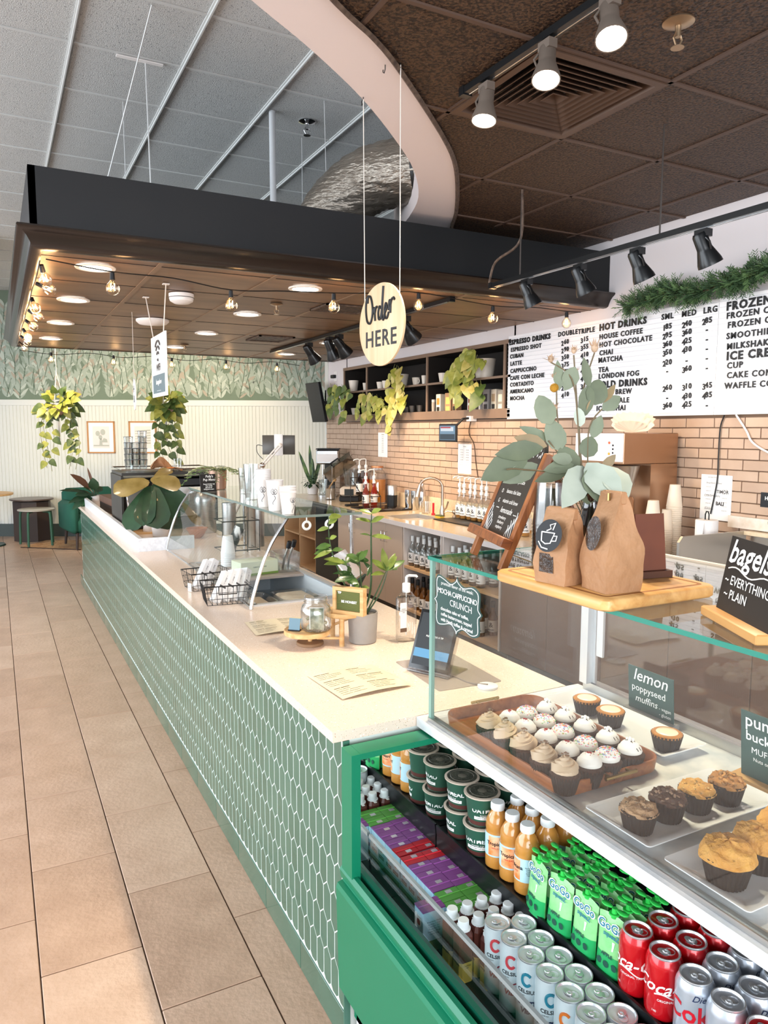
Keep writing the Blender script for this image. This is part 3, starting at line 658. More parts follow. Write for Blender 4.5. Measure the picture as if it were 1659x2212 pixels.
for x, rw in ((1.045, 'front'), (1.140, 'back')):
    for y, pos, a in ((1.553, 'by the mirrored end panel', -.9), (1.462, 'next to the juice bottles', .2)):
        for lv, nm in ((0, 'lower'), (1, 'upper')):
            o = oc if i == 0 else dup(oc); i += 1; o.location = (x+lv*.002, y, Z2+lv*.0795); o.rotation_euler = (0, 0, a+.55+lv*.5)
            o['label'] = 'dark green oatmeal cup, %s of its stack, %s row, %s' % (nm, rw, pos); o['group'] = 'oatmeal cups on the upper shelf'
# apple sauce pouches
m_po = mat('green_pouch_film', sp('9fdc9a'), .3, noise=(18, sp('7fcf82'), .2), bump=(35, .4)); m_pog = mat('pouch_base_green', sp('1fa45a'), .35); m_sp = mat('green_spout_cap', sp('2fc24f'), .35)
t = thing('fruit_pouch', '', 'pouch'); po = t
W_, H_ = .0345, .118
def pouchfn(u, v, sgn):
    a = (u*2-1); th = .017*(1-v)**.8*sqrt(max(0, 1-a*a))*.9 + .0035*sin(pi*v)*(1-a*a); wv = W_*(1 - .04*sin(pi*v))
    return (sgn*th, a*wv, v*H_*(1-.05*a*a*v))
b = B(); b.grid(lambda u, v: pouchfn(u, v, -1), 10, 10); b.grid(lambda u, v: pouchfn(1-u, v, 1), 10, 10); b.build('pouch_film', m_po, t, smooth=60)
b = B(); b.grid(lambda u, v: (lambda p: (p[0]-.0006, p[1], p[2]))(pouchfn(u, v*.34, -1)), 10, 4); b.build('base_print', m_pog, t, smooth=60)
s_ = B().cyl((0, 0, H_-.006), (0, 0, H_+.014), .0058, .0052, 12); s_.cyl((0, 0, H_+.001), (0, 0, H_+.004), .0105, .0105, 14); s_ = s_.build('spout', m_sp, t)
b = B()
for sg in (-1, 1):
    P = [(0, sg*.003), (.005, sg*.010), (.0085, sg*.02), (.005, sg*.029), (0, sg*.031), (-.006, sg*.027), (-.008, sg*.018), (-.004, sg*.008)]
    b.prism([(x, y) for x, y in (P if sg > 0 else P[::-1])], H_+.011, H_+.0145, bev=.001)
b.build('wing_cap', m_sp, s_, smooth=60)
def ptext(s, size, m, y, z, **k):
    v = z/H_; x = pouchfn(.5, v, -1)[0]-.0012; o = ob('lettering', textmesh(s, size, m, ext=0, **k), t); o.matrix_local = frame((x, y, z), (0, -1, 0), (.12, 0, 1)); return o
tdg = mat('deep_green_print', sp('174d40'), .5)
ptext('GoGo', .0245, tw, 0, .094, bold=.0018); ptext('GoGo', .0235, tteal, -.0002, .0942, bold=.0004).location.x -= .0005
ptext('squeeZ', .0125, tteal, -.004, .079, bold=.0003); ptext('APPLE', .0095, tdg, 0, .040, bold=.0004)
b = B()
for dy in (-.016, 0, .016): b.lathe([(.0068, 0), (.0068, .0006)], 12, c=(0, 0, 0))
b2 = B()
for dy in (-.017, 0, .017):
    i = b2.av([(pouchfn(.5, .2, -1)[0]-.0016+abs(dy)*.12, dy+.0068*cos(2*pi*k/12), .022+.0068*sin(2*pi*k/12)) for k in range(12)]); b2.face(range(i, i+12))
b2.build('round_badges', tdg, t, smooth=0)
b2 = B(); b2.poly([(-.0125, .006, .05), (-.0125, -.012, .052), (-.0105, -.014, .07), (-.0105, .004, .068)]).build('picture_panel', mat('pale_mint_print', sp('d6f2dc'), .5), t, smooth=0)
i = 0
for ri in range(5):
    for cj in range(4):
        x = 1.015+ri*.027+.003*cj; y = 1.205-cj*.0715-ri*.002
        o = po if i == 0 else dup(po); i += 1; o.location = (x, y, Z2+.001); o.rotation_euler = (0, radians(R.uniform(-1, 9) if ri else 3), R.uniform(-.2, .12))
        o['label'] = 'green squeeze pouch with winged cap, %s, %s from the juice bottles' % ('front row' if ri == 0 else '%s row back' % ORD[ri], ORD[cj]); o['group'] = 'green fruit pouches on the upper shelf'
# juice boxes
def jbox(col, name):
    m_top = mat('carton_%s' % name, sp(col), .4); m_blue = mat('carton_sky_blue', sp('a8d4ea'), .45, noise=(20, sp('c6e4f0'), .2)); t = thing('juice_box', '', 'carton')
    B().box((-.030, -.0205, 0), (.030, .0205, .1045), bev=.0012).build('carton', m_blue, t)
    B().box((-.0302, -.0207, .101), (.0302, .0207, .1052)).build('carton_top', m_top, t, smooth=0)
    B().box((-.030, -.001, .105), (.030, .001, .1066)).build('top_seam', mat('carton_seam_%s' % name, tuple(min(1, c*1.8+.02) for c in sp(col)), .4), t, smooth=0)
    B().box((-.004, .004, .1052), (.012, .016, .1060)).build('straw_hole_patch', mat('foil_patch', sp('d9cfd8'), .3, .5), t, smooth=0)
    P = [(-.0304, .013*cos(2*pi*k/16), .072+.015*sin(2*pi*k/16)) for k in range(16)]; b = B(); b.poly(P); b.build('round_logo', tw, t, smooth=0)
    b = B(); b.poly([(-.0306, .008*cos(2*pi*k/12), .070+.008*sin(2*pi*k/12)) for k in range(12)]); b.build('apple_print', tr, t, smooth=0)
    B().box((-.0305, -.014, .042), (-.0301, .014, .052)).build('name_band', mat('dark_purple_print', sp('3a2352'), .5), t, smooth=0)
    text('APPLE & EVE', .0042, tb, (-.0308, 0, .083), (0, -1, 0), (0, 0, 1), t, ext=0); text('100% JUICE', .0045, tw, (-.0308, 0, .047), (0, -1, 0), (0, 0, 1), t, ext=0)
    text('Nutrition Facts\nServing 1 box\nCalories 100\nTotal Fat 0g\nSodium 10mg\nCarbs 24g', .0062, tb, (0, -.0208, .06), (1, 0, 0), (0, 0, 1), t, ext=0)
    B().box((-.0302, -.0211, .0), (.0302, -.0208, .028)).box((-.0306, -.0207, .012), (-.0303, .0207, .030)).build('picture_base', mat('carton_picture_green', sp('5d7c45'), .5), t, smooth=0)
    return t
kinds = {'purple': jbox('8d4c93', 'purple'), 'green': jbox('5da647', 'green'), 'red': jbox('c41f2e', 'red')}; first = set()
lay = []
for ri, y in enumerate((1.362, 1.404)): lay += [('green', .985, y), ('green', 1.047-.0005, y)] if False else [('green', .971, y)]
for x in (.971,): pass
lay = [('green', .910, 1.372), ('green', .972, 1.372), ('green', .972, 1.414), ('purple', .848+.05, 1.418)]
lay += [('purple', .910, 1.460), ('purple', .972, 1.456), ('purple', .910, 1.502), ('purple', .972, 1.498), ('purple', .972, 1.540), ('purple', .910, 1.545), ('red', .910, 1.584), ('red', .972, 1.583), ('green', .910+0, 1.330)]
lay = [l for l in lay if l[:3] != ('purple', .898, 1.418) and l != ('green', .910, 1.330)] + [('green', .910, 1.415)]
for x_ in (.849,):
    lay += [('purple', x_, 1.405)]
for kd, x, y in lay:
    p = kinds[kd]; xx = x+.012
    if kd in first: o = dup(p)
    else: o = p; first.add(kd)
    o.location = (xx, y, Z1); o.rotation_euler = (0, 0, R.uniform(-.03, .03))
    col = 'nearest the guard' if x < .86 else 'in the middle row' if x < .95 else 'against the shelf riser'
    o['label'] = '%s-topped juice box %s, %s in its row counting from the mirrored end' % (kd, col, ORD[[l[2] for l in sorted([q for q in lay if (q[1] < .86, q[1] < .95) == (x < .86, x < .95)], key=lambda q: -q[2])].index(y)]); o['group'] = 'juice boxes on the lower shelf'
sb = thing('drinking_straw', 'white wrapped straw leaning on the front purple juice box', 'straw', (.826, 1.412, Z1+.004)); B().tube([(0, 0, .0), (.004, .004, .085)], .0035, 6).build('wrapper', tw, sb)
# chocolate milk bottles with yellow labels
m_ch = mat('chocolate_brown_sleeve', sp('4a2622'), .3, noise=(20, sp('6a3a30'), .15)); m_yl = mat('yellow_sleeve', sp('e9c95a'), .4); t = thing('milk_bottle', '', 'bottle'); mb = t
O8 = [(-.018, -.012), (-.012, -.018), (.012, -.018), (.018, -.012), (.018, .012), (.012, .018), (-.012, .018), (-.018, .012)]
b = B(); b.prism(O8, .0, .062, 0, bev=.002); b.build('body', m_yl, t)
b = B(); b.prism([(x*1.01, y*1.01) for x, y in O8], .05, .108, 0, scale=1.0); b.prism([(x*1.01, y*1.01) for x, y in O8], .108, .122, 0, scale=.72); b.build('shoulder', m_ch, t, smooth=30)
c_ = B().lathe([(.0165, .120), (.0165, .122), (.0125, .123), (.0125, .139), (.0115, .141)], 16).build('cap', m_cap, t)
text('Nesquik', .0095, tb, (-.0186, 0, .046), (0, -1, 0), (0, 0, 1), t, ext=0, bold=.0002); text('Calories\n140', .0055, tb, (0, -.0186, .04), (1, 0, 0), (0, 0, 1), t, ext=0)
B().box((-.004, .0125, .118), (.004, .022, .1195)).build('carrier_tab', tw, t, smooth=0)
i = 0
for ri in range(3):
    for cj in range(4):
        x = .872+cj*.041; y = 1.325-ri*.0455
        if ri == 2 and cj == 0: y = 1.238; continue
        o = mb if i == 0 else dup(mb); i += 1; o.location = (x, y, Z1); o.rotation_euler = (0, 0, R.uniform(-.08, .08))
        o['label'] = 'chocolate milk bottle with white cap, %s from the guard, %s row from the juice boxes' % (ORD[cj], ORD[ri]); o['group'] = 'chocolate milk bottles on the lower shelf'
# ================================================================ BAKED GOODS
m_wrap = mat('dark_paper_cup', sp('1f1815'), .6); m_choc = mat('chocolate_cake', sp('2e1d16'), .85, noise=(60, sp('4a3024'), .3), bump=(70, .8))
m_latte = mat('coffee_buttercream', sp('cdb295'), .5, bump=(60, .1)); m_white = mat('white_wall_paint', (1, 1, 1)); m_cream = mat('white_icing', sp('f4eee6'), .35); m_redcr = mat('red_crumb', sp('9c1620'), .8)
SPR = [mat('sprinkle_%s' % n, sp(c), .5) for n, c in (('red', 'e0404a'), ('pink', 'f08cb0'), ('orange', 'f0a03c'), ('white', 'fafafa'), ('green', '7cc06a'), ('blue', '6aa8dc'))]
DZ = .906
def papercup(root, r0, r1, h, n=30, m=m_wrap):
    b = B(); rows = []
    for r, z in ((r0*.96, 0), (r0, .001), ((r0+r1)/2, h*.5), (r1, h), (r1*.96, h-.001), (r0*.97, .004)):
        rows.append(b.av([((r + (.0011 if k % 2 else -.0011)*(0 if z < .0005 else 1))*cos(2*pi*k/(2*n)), (r + (.0011 if k % 2 else -.0011))*sin(2*pi*k/(2*n)), z + (.0012 if (k % 2 and z > h*.9) else 0)) for k in range(2*n)]))
    for a, c_ in zip(rows, rows[1:]):
        for k in range(2*n): b.face((a+k, a+(k+1) % (2*n), c_+(k+1) % (2*n), c_+k))
    b.face([rows[0]+k for k in reversed(range(2*n))]); return b.build('paper_cup', m, root, smooth=25)
def swirl(root, m, z0, r0=.026, turns=3.2, h=.036):
    b = B(); N = 70; pts = []; rr = []
    for k in range(N):
        t = k/(N-1); a = turns*2*pi*t; r = r0*(1-t)**.85*.78; pts.append((r*cos(a), r*sin(a), z0+h*t**.9)); rr.append(.0092*(1-t)+.0022)
    n = 8; nr = V((0, 0, 1)); rings = []
    for i, p in enumerate(pts):   # ridged piping
        p = V(p); t = (V(pts[min(i+1, N-1)])-V(pts[max(i-1, 0)])).normalized(); s_ = t.cross(nr).normalized(); u = s_.cross(t)
        rings.append(b.av([p + (s_*cos(2*pi*k/n+i*.22)+u*sin(2*pi*k/n+i*.22))*rr[i]*(1.18 if k % 2 else .86) for k in range(n)]))
    for a, c_ in zip(rings, rings[1:]):
        for k in range(n): b.face((a+k, a+(k+1) % n, c_+(k+1) % n, c_+k))
    b.lathe([(r0, z0-.006), (r0*.9, z0+.006), (r0*.5, z0+.018), (.0001, z0+.03)], 16, cap=False); return b.build('icing_swirl', m, root, smooth=55)
def cupcake(kind):
    t = thing('cupcake', '', 'cupcake'); papercup(t, .0225, .033, .042); rr = random.Random(hash(kind) % 97 if False else len(kind))
    B().lathe([(.031, .036), (.033, .042), (.030, .047), (.018, .051), (.0001, .052)], 22, cap=False).build('cake', m_choc, t, smooth=60)
    if kind == 'latte':
        s_ = swirl(t, m_latte, .050, .029, 3.4, .031); b = B()
        for k in range(9): a = rr.uniform(0, 6.3); r = rr.uniform(0, .008); b.at((r*cos(a), r*sin(a), .088-r*.6), rr.uniform(0, 3), rr.uniform(0, 1)); b.cbox((0, 0, 0), (.005, .003, .002))
        o = b.build('toffee_bits', mat('toffee', sp('7a5a44'), .5), s_, smooth=0); o['kind'] = 'stuff'
    else:
        prof = [(.0001, .044), (.026, .046), (.0275, .051), (.0255, .0575), (.0215, .061), (.0205, .064), (.0165, .0685), (.0085, .0725), (.003, .0735), (.0001, .074)] if kind != 'sprinkle' else [(.0001, .044), (.027, .046), (.0285, .052), (.026, .060), (.019, .067), (.009, .071), (.0001, .072)]
        ic = B().lathe(prof, 26, cap=False).build('icing', m_cream, t, smooth=60)
        if kind == 'velvet':
            b = B()
            for k in range(34): a = rr.uniform(0, 6.3); r = abs(rr.gauss(0, .0055)); b.at((r*cos(a), r*sin(a)*.7, .0745-r*.25), rr.uniform(0, 3)); b.cbox((0, 0, 0), (.0022, .0016, .0014))
            o = b.build('red_crumbs', m_redcr, ic, smooth=0); o['kind'] = 'stuff'
        if kind == 'sprinkle':
            b = B()
            for k in range(170):
                a = rr.uniform(0, 6.3); r = .0265*sqrt(rr.random()); z = .0725-.0135*(r/.0265)**2.2; b.at((r*cos(a), r*sin(a), z), rr.uniform(0, 3), rr.uniform(-.5, .5)); mi = rr.randrange(6); b.cbox((0, 0, 0), (.0042, .0014, .0014), mi)
            o = b.build('sprinkles', SPR, ic, smooth=0); o['kind'] = 'stuff'
        if kind == 'stripe':
            for off in (-.0045, .0045):
                b = B(); pts = []
                for k in range(13):
                    y = -.0255+.051*k/12; r = sqrt(off*off+y*y); z = [.0515, .0575, .061, .064, .0685, .0725, .0745][0]
                    zz = .0742 if r < .006 else .0742-(r-.006)/.0205*.019 if r < .0265 else .053; zz -= 0
                    pts.append((off, y, zz+.0005))
                b.tube(pts, .0013, 5); b.build('chocolate_drizzle', mat('dark_chocolate', sp('24120c'), .3), ic)
            b = B(); b.at((0, 0, .0755), .4)
            for k in range(4): b.sphere((.006*cos(k*1.57), .006*sin(k*1.57), 0), .0038, 8, k=5)
            b.sphere((0, 0, .002), .004, 8, k=5); b.build('icing_rosette', m_cream, ic)
    return t
m_tray = wood('tray_walnut_wood', sp('7a4526'), sp('a8663a'), 9, 'Y', .32); m_brass = mat('aged_brass', sp('a08a5a'), .3, 1.0)
tr_ = thing('wooden_tray', 'walnut serving tray with brass handles holding twenty iced cupcakes', 'tray', (1.168, 1.372, DZ))
def rrect(w, h, r, n=6):
    P = []
    for cx, cy, a0 in ((w/2-r, h/2-r, 0), (-w/2+r, h/2-r, pi/2), (-w/2+r, -h/2+r, pi), (w/2-r, -h/2+r, 3*pi/2)):
        for k in range(n+1): a = a0+pi/2*k/n; P.append((cx+r*cos(a), cy+r*sin(a)))
    return P
def dish(b, w, h, r, prof, n=6):   # prof: (inset, z) rings
    rows = [b.av([(x, y, z) for x, y in rrect(w-2*i, h-2*i, max(r-i, .004), n)]) for i, z in prof]; k_ = 4*(n+1)
    for a, c_ in zip(rows, rows[1:]):
        for k in range(k_): b.face((a+k, a+(k+1) % k_, c_+(k+1) % k_, c_+k))
    b.face([rows[0]+k for k in reversed(range(k_))]); b.face([rows[-1]+k for k in range(k_)]); return b
dish(B(), .305, .475, .045, [(.014, 0), (.004, .006), (0, .032), (.001, .036), (.006, .036), (.008, .033), (.016, .009), (.024, .007)]).build('tray_body', m_tray, tr_, smooth=50)
for sg in (-1, 1):
    yy = sg*.2405; b = B(); b.tube([(-.045, yy+sg*.012, .034), (.045, yy+sg*.012, .034)], .0042, 8)
    for x in (-.03, .03): b.tube([(x, yy-sg*.008, .034), (x, yy+sg*.012, .034)], .003, 6)
    b.build('handle', m_brass, tr_)
protos = {}; colx = {'latte': (1.045, 'coffee swirl cupcake'), 'velvet': (1.109, 'white-iced cupcake with red crumbs'), 'sprinkle': (1.168, 'cupcake with rainbow sprinkles'), 'stripe': (1.237, 'white cupcake with dark chocolate stripes')}
for kind, (x, nm) in colx.items():
    protos[kind] = cupcake(kind)
    for k, y in enumerate((1.436, 1.372, 1.302, 1.226, 1.158)):
        o = protos[kind] if k == 0 else dup(protos[kind]); o.location = (x+R.uniform(-.003, .003), y+{'latte': 0, 'velvet': .0, 'sprinkle': .004, 'stripe': .008}[kind], DZ+.0075); o.rotation_euler = (0, 0, R.uniform(-.4, .4) if kind == 'stripe' else R.uniform(0, 6))
        o['label'] = '%s, %s in its row counting toward the camera' % (nm, ORD[k]); o['group'] = 'cupcakes on the walnut tray'
# plates
m_plate = mat('white_porcelain', sp('f0f0f2'), .12, coat=.5)
def plate(name, label, x0, y0, x1, y1, rz=0):
    t = thing(name, label, 'plate', ((x0+x1)/2, (y0+y1)/2, DZ), rz); dish(B(), x1-x0, y1-y0, .008, [(.03, 0), (.028, .004), (.0, .018), (.0, .020), (.004, .020), (.03, .008), (.04, .006)], 3).build('dish', m_plate, t, smooth=30); return t
plate('serving_plate', 'rectangular white plate with three lemon muffins behind the walnut tray', 1.347, 1.165, 1.50, 1.60)
plate('serving_plate', 'rectangular white plate with four dark-cup muffins in front of the walnut tray', 1.022, .906, 1.40, 1.075)
plate('serving_plate', 'white plate of big golden muffins nearest the camera', 1.018, .70, 1.40, .872)
def muffin(kind):
    t = thing('muffin', '', 'muffin'); rr = random.Random(len(kind)*3+1)
    if kind == 'lemon':
        papercup(t, .027, .037, .040, 26); B().lathe([(.036, .036), (.0365, .041), (.033, .044), (.027, .0435), (.0001, .0432)], 26, cap=False).build('cake', mat('golden_crust', sp('c98a48'), .6, noise=(30, sp('a8682c'), .2)), t, smooth=60)
        B().lathe([(.026, .0436), (.024, .0455), (.012, .046), (.0001, .046)], 24, cap=False).build('glaze', mat('cream_glaze', sp('f2e2c4'), .25), t, smooth=60); return t
    r0, r1, h, hd = ((.026, .036, .044, .016), (.031, .043, .05, .030))[kind == 'big']
    papercup(t, r0, r1, h, 28); cols = {'crumb': ('9a7454', 'b8936e'), 'chunk': ('4a3228', '5f4234'), 'oat': ('c48a44', 'd9a75f'), 'walnut': ('a8703c', 'b9834a'), 'big': ('c8883a', 'dda554')}[kind]
    m = mat('muffin_top_'+kind, sp(cols[0]), .75, noise=(45, sp(cols[1]), .25), bump=(70, 1.0)); b = B()
    N, K = 30, 9
    def rad(u, v):
        a = 2*pi*u; t_ = v; bump = .0018*sin(a*5+t_*9)+.0012*sin(a*9+3)+.0015*sin(t_*14+a*3); ov = (1.07 if kind == 'big' else 1.0)
        r = (r1*ov)*cos(t_*pi/2)**.75 if v < 1 else 0; z = h-.004+hd*sin(t_*pi/2)**.9+bump*(.3 if v < .1 else 1)
        return ((r+bump)*cos(a), (r+bump)*sin(a), z)
    b.grid(rad, N, K); b.build('cake', m, t, smooth=60); top = lambda r: h-.004+hd*sqrt(max(0, 1-(r/(r1))**2))
    if kind != 'big':
        cc = {'crumb': ('c9a884', .0035, 110), 'chunk': ('9b7a62', .008, 42), 'oat': ('e6c07a', .0035, 110), 'walnut': ('c78f52', .010, 46)}[kind]
        b = B()
        for k in range(cc[2]):
            a = rr.uniform(0, 6.3); r = r1*.97*sqrt(rr.random()); s_ = cc[1]*rr.uniform(.6, 1.15); b.at((r*cos(a), r*sin(a), top(r)+s_*.15), rr.uniform(0, 3), rr.uniform(-.7, .7), rr.uniform(-.7, .7)); b.cbox((0, 0, 0), (s_, s_*.6, s_*.45), rr.randrange(2), bev=s_*.12)
        o = b.build('topping', [mat('topping_'+kind, sp(cc[0]), .6), mat('topping_dark_'+kind, tuple(c*.45 for c in sp(cc[0])), .5)], t, smooth=0); o['kind'] = 'stuff'
    return t
PZ = DZ+.0065
ml = muffin('lemon')
for k, (x, y, l) in enumerate(((1.402, 1.478, 'farthest from the camera'), (1.397, 1.385, 'in the middle'), (1.411, 1.212, 'standing alone in front of the lemon sign'))):
    o = ml if k == 0 else dup(ml); o.location = (x, y, PZ); o.rotation_euler = (0, 0, k); o['label'] = 'small round cream-glazed muffin, '+l; o['group'] = 'lemon poppyseed muffins'
for kd, x, y, l in (('crumb', 1.068, .976, 'muffin with light brown crumb topping, nearest the glass on its plate'), ('chunk', 1.152, .980, 'dark chocolate muffin topped with chunky chopped nuts'), ('oat', 1.233, .978, 'golden oat-topped muffin in tall dark paper cup'), ('walnut', 1.316, .972, 'muffin piled with glazed walnut pieces')):
    o = muffin(kd); o.location = (x, y, PZ); o['label'] = l
mbig = muffin('big')
for k, (x, y, l) in enumerate(((1.075, .785, 'large golden domed muffin nearest the glass front'), (1.165, .787, 'large golden domed muffin, second from the glass front'), (1.25, .80, 'large golden domed muffin at the right edge of the frame'))):
    o = mbig if k == 0 else dup(mbig); o.location = (x, y, PZ); o.rotation_euler = (0, 0, k*1.3); o['label'] = l
# doilies / shadows are left to the light. Signs inside the case
m_chalk = mat('green_chalkboard', sp('2c4a46'), .6, noise=(6, sp('35524d'), .3)); m_cblk = mat('black_chalkboard', sp('1f1d1c'), .55, noise=(5, sp('2c2926'), .3)); chalk = mat('chalk_white', sp('f2f2ee'), .7)
def hand(items, parent, mtx, **k): return textjoin(items, chalk, parent, 'handwriting', mtx, ext=0, **k)
t = thing('lemon_sign', 'small green chalkboard sign reading lemon poppyseed muffins behind its plate', 'sign', (1.535, 1.374, DZ), rot=(0, radians(-4), 0))
B().prism([(x, y) for x, y in rrect(.003, .155, .0012, 2)], .012, .135).build('board', m_chalk, t, smooth=0); B().cbox((0, 0, .007), (.03, .17, .014)).build('stand', mat('grey_stand', sp('8d8b88'), .5), t)
M_ = frame((-.0022, 0, .073), (0, -1, 0), (0, 0, 1))
hand([('lemon', .047, 0, .040, {'shear': .25, 'bold': .0002}), ('poppyseed', .027, -.006, .004, {}), ('muffins', .027, -.014, -.026, {'shear': .2}), ('- vegan', .014, .05, -.030, {}), ('- gluten', .013, .05, -.046, {})], t, M_)
t = thing('pumpkin_sign', 'green chalkboard sign reading pumpkin buckwheat muffins at right edge of case', 'sign', (1.45, .955, DZ), rot=(0, radians(-5), 0))
B().prism(rrect(.003, .16, .0012, 2), .012, .165).build('board', m_chalk, t, smooth=0); B().cbox((0, 0, .007), (.04, .19, .014)).build('stand', mat('light_wood_stand', sp('c79a63'), .5), t)
hand([('pumpkin', .040, .0, .050, {'bold': .0003}), ('buckwheat', .031, .0, .015, {'bold': .0003}), ('MUFFINS', .020, -.015, -.016, {}), ('Nuts or Sugar', .012, -.015, -.036, {})], t, frame((-.0022, 0, .095), (0, -1, 0), (0, 0, 1)))
# mocha sign hung on the end pane, curly outline
t = thing('flavor_sign', 'curly-edged green chalk sign reading mocha cappuccino crunch stuck on the glass', 'sign', (.994, 1.508, 1.248))
O_ = [(-.108, .0), (-.096, .012), (-.098, .050), (-.088, .066), (-.06, .062), (-.028, .054), (-.004, .066), (.0, .074), (.004, .066), (.03, .054), (.066, .062), (.09, .056), (.098, .044), (.096, .012), (.108, 0)]
O_ = O_ + [(x, -y) for x, y in reversed(O_[1:-1])]; OS = smooth_poly(O_+[O_[0]], 3)[:-1]
def yzprism(P, x0, x1, name, m, par):
    b = B(); b.M = frame((0, 0, 0), (0, -1, 0), (0, 0, 1)); b.prism(P, -x1, -x0); return b.build(name, m, par, smooth=30)
yzprism(OS, -.001, .002, 'board', m_chalk, t); b = B(); b.M = frame((0, 0, 0), (0, -1, 0), (0, 0, 1)); b.tube([(x*.95, y*.93, .0012) for x, y in OS], .0011, 4, closed=True); b.build('chalk_border', chalk, t)
hand([('premium flavor of the week:', .0125, 0, .047, {}), ('MOCHA CAPPUCCINO', .0190, 0, .026, {'space': .86, 'bold': .0002}), ('CRUNCH', .0235, .018, .003, {}), ('chocolate cake w/ toffee,', .0125, -.01, -.019, {'bold': .0002}), ('coffee buttercream, topped', .0125, -.002, -.033, {'bold': .0002}), ('with Heath toffee & caramel', .0125, .0, -.047, {'bold': .0002})], t, frame((-.0013, 0, 0), (0, -1, 0), (0, 0, 1)))
# ================================================================ ON THE GLASS TOP
TZ = GZT+.0008
m_easel = wood('easel_brown_wood', sp('7d4a26'), sp('a8683a'), 12, 'Z', .4); m_ledk = wood('easel_ledge_wood', sp('6a3a1e'), sp('95562c'), 12, 'Y', .4)
t = thing('easel_chalkboard', 'wooden A-frame easel chalkboard listing drinks standing on the glass top', 'easel', (1.081, 1.5095, TZ), rz=atan2(.245, .082)+pi)
# local: x along width (left -> right as read), z up, lean towards +y (back)
wd = .258; th = radians(22); LM = Matrix.Rotation(-th, 4, 'X')
def lean(b): b.M = LM; return b
for sg in (-1, 1):
    lean(B()).box((sg*(wd/2-.010)-.011, -.008, 0), (sg*(wd/2-.010)+.011, .010, .295), bev=.002).build('front_leg', m_easel, t)
lean(B()).box((-wd/2+.02, -.005, .075), (wd/2-.02, .005, .27)).build('board', m_cblk, t, smooth=0)
b = lean(B()); ar = [(-wd/2+.02, .27), (wd/2-.02, .27)] + [((wd/2-.02)*cos(pi*k/14), .27+.075*sin(pi*k/14)) for k in range(1, 14)]
i = b.av([(x, -.005, z) for x, z in ar]); j = b.av([(x, .005, z) for x, z in ar]); n = len(ar)
b.face(range(i, i+n)); b.face([j+k for k in reversed(range(n))])
for k in range(n): b.face((i+k, i+(k+1) % n, j+(k+1) % n, j+k))
b.build('arched_top', m_cblk, t, smooth=30)
lean(B()).box((-wd/2-.014, -.034, .052), (wd/2+.014, -.008, .076), bev=.002).build('ledge', m_ledk, t)
lean(B()).box((-wd/2+.01, -.006, .27), (wd/2-.01, .008, .287)).build('crossbar', m_easel, t) if False else None
for sg in (-1, 1):
    b = B(); p = LM @ V((sg*(wd/2-.016), .012, .285)); q = V((sg*(wd/2-.016), .235, .0)); d = (q-p).normalized(); b.tube([p, q], .0105, 4); b.build('rear_leg', wood('easel_rear_wood', sp('4f2c18'), sp('6d3f22'), 12, 'Z', .45), t)
b = B(); b.tube([(wd/2-.02, .03, .035), (wd/2-.03, .09, .012), (wd/2-.02, .19, .035)], .0012, 4); b.build('chain', m_brass, t)
mt = LM @ frame((0, -.0055, .175), (1, 0, 0), (0, 0, 1))
o = hand([('specials', .036, 0, .135, {'shear': .2, 'bold': .0006}), ('lavender latte', .014, .01, .085, {}), ('honey oat latte', .014, .01, .060, {}), ('maple latte', .014, .03, .040, {}), ('banana chai latte', .0155, .01, .012, {}), ('vitamin cold brew', .0155, .012, -.014, {}), ('lemonade', .022, .01, -.038, {'shear': .25}), ('strawberry\nblueberry\nraspberry', .0125, .0, -.069, {}), ('~~', .02, -.062, -.034, {}), ('~~', .02, .078, -.042, {}), ('O', .016, -.073, .010, {}), ('G', .016, -.073, -.016, {})], t, mt)
b = B(); b.M = mt
for k in range(5):
    for sg in (-1, 1):
        b.tube([(sg*(.105-k*.010)+.004*sin(q*1.4+k), -.098+q*.012*(1-.1*k), .0005) for q in range(7 - k//2)], .0009, 4)
rr = random.Random(5)
for k in range(60):
    a = rr.uniform(0, pi); r = sqrt(rr.random()); x, y = .1*r*cos(a), .105+.06*r*sin(a)
    if abs(x) < .075 and y < .15 and y > .118: continue
    b.tube([(x, y, .0005), (x+.001, y+.006, .0005)], .0009, 4)
o = b.build('chalk_drawing', chalk, t); o['kind'] = 'stuff'
# cutting board
m_board = wood('cutting_board_wood', sp('c98f4e'), sp('e8b978'), 7, 'Y', .35)
t = thing('cutting_board', 'thick bamboo cutting board with juice groove lying on the glass top', 'board', (1.112, 1.145, TZ))
B().prism(rrect(.30, .34, .022, 5), 0, .024, bev=.004).build('board', m_board, t, smooth=50)
b = B(); i = 0
P0, P1 = rrect(.264, .304, .014, 4), rrect(.250, .290, .010, 4); a_ = b.av([(x, y, .0243) for x, y in P0]); c2 = b.av([(x, y, .0243) for x, y in P1])
for k in range(len(P0)): b.face((a_+k, a_+(k+1) % len(P0), c2+(k+1) % len(P0), c2+k))
b.build('juice_groove', mat('groove_dark_wood', sp('9c6530'), .5), t, smooth=0)
BZ = TZ+.0246
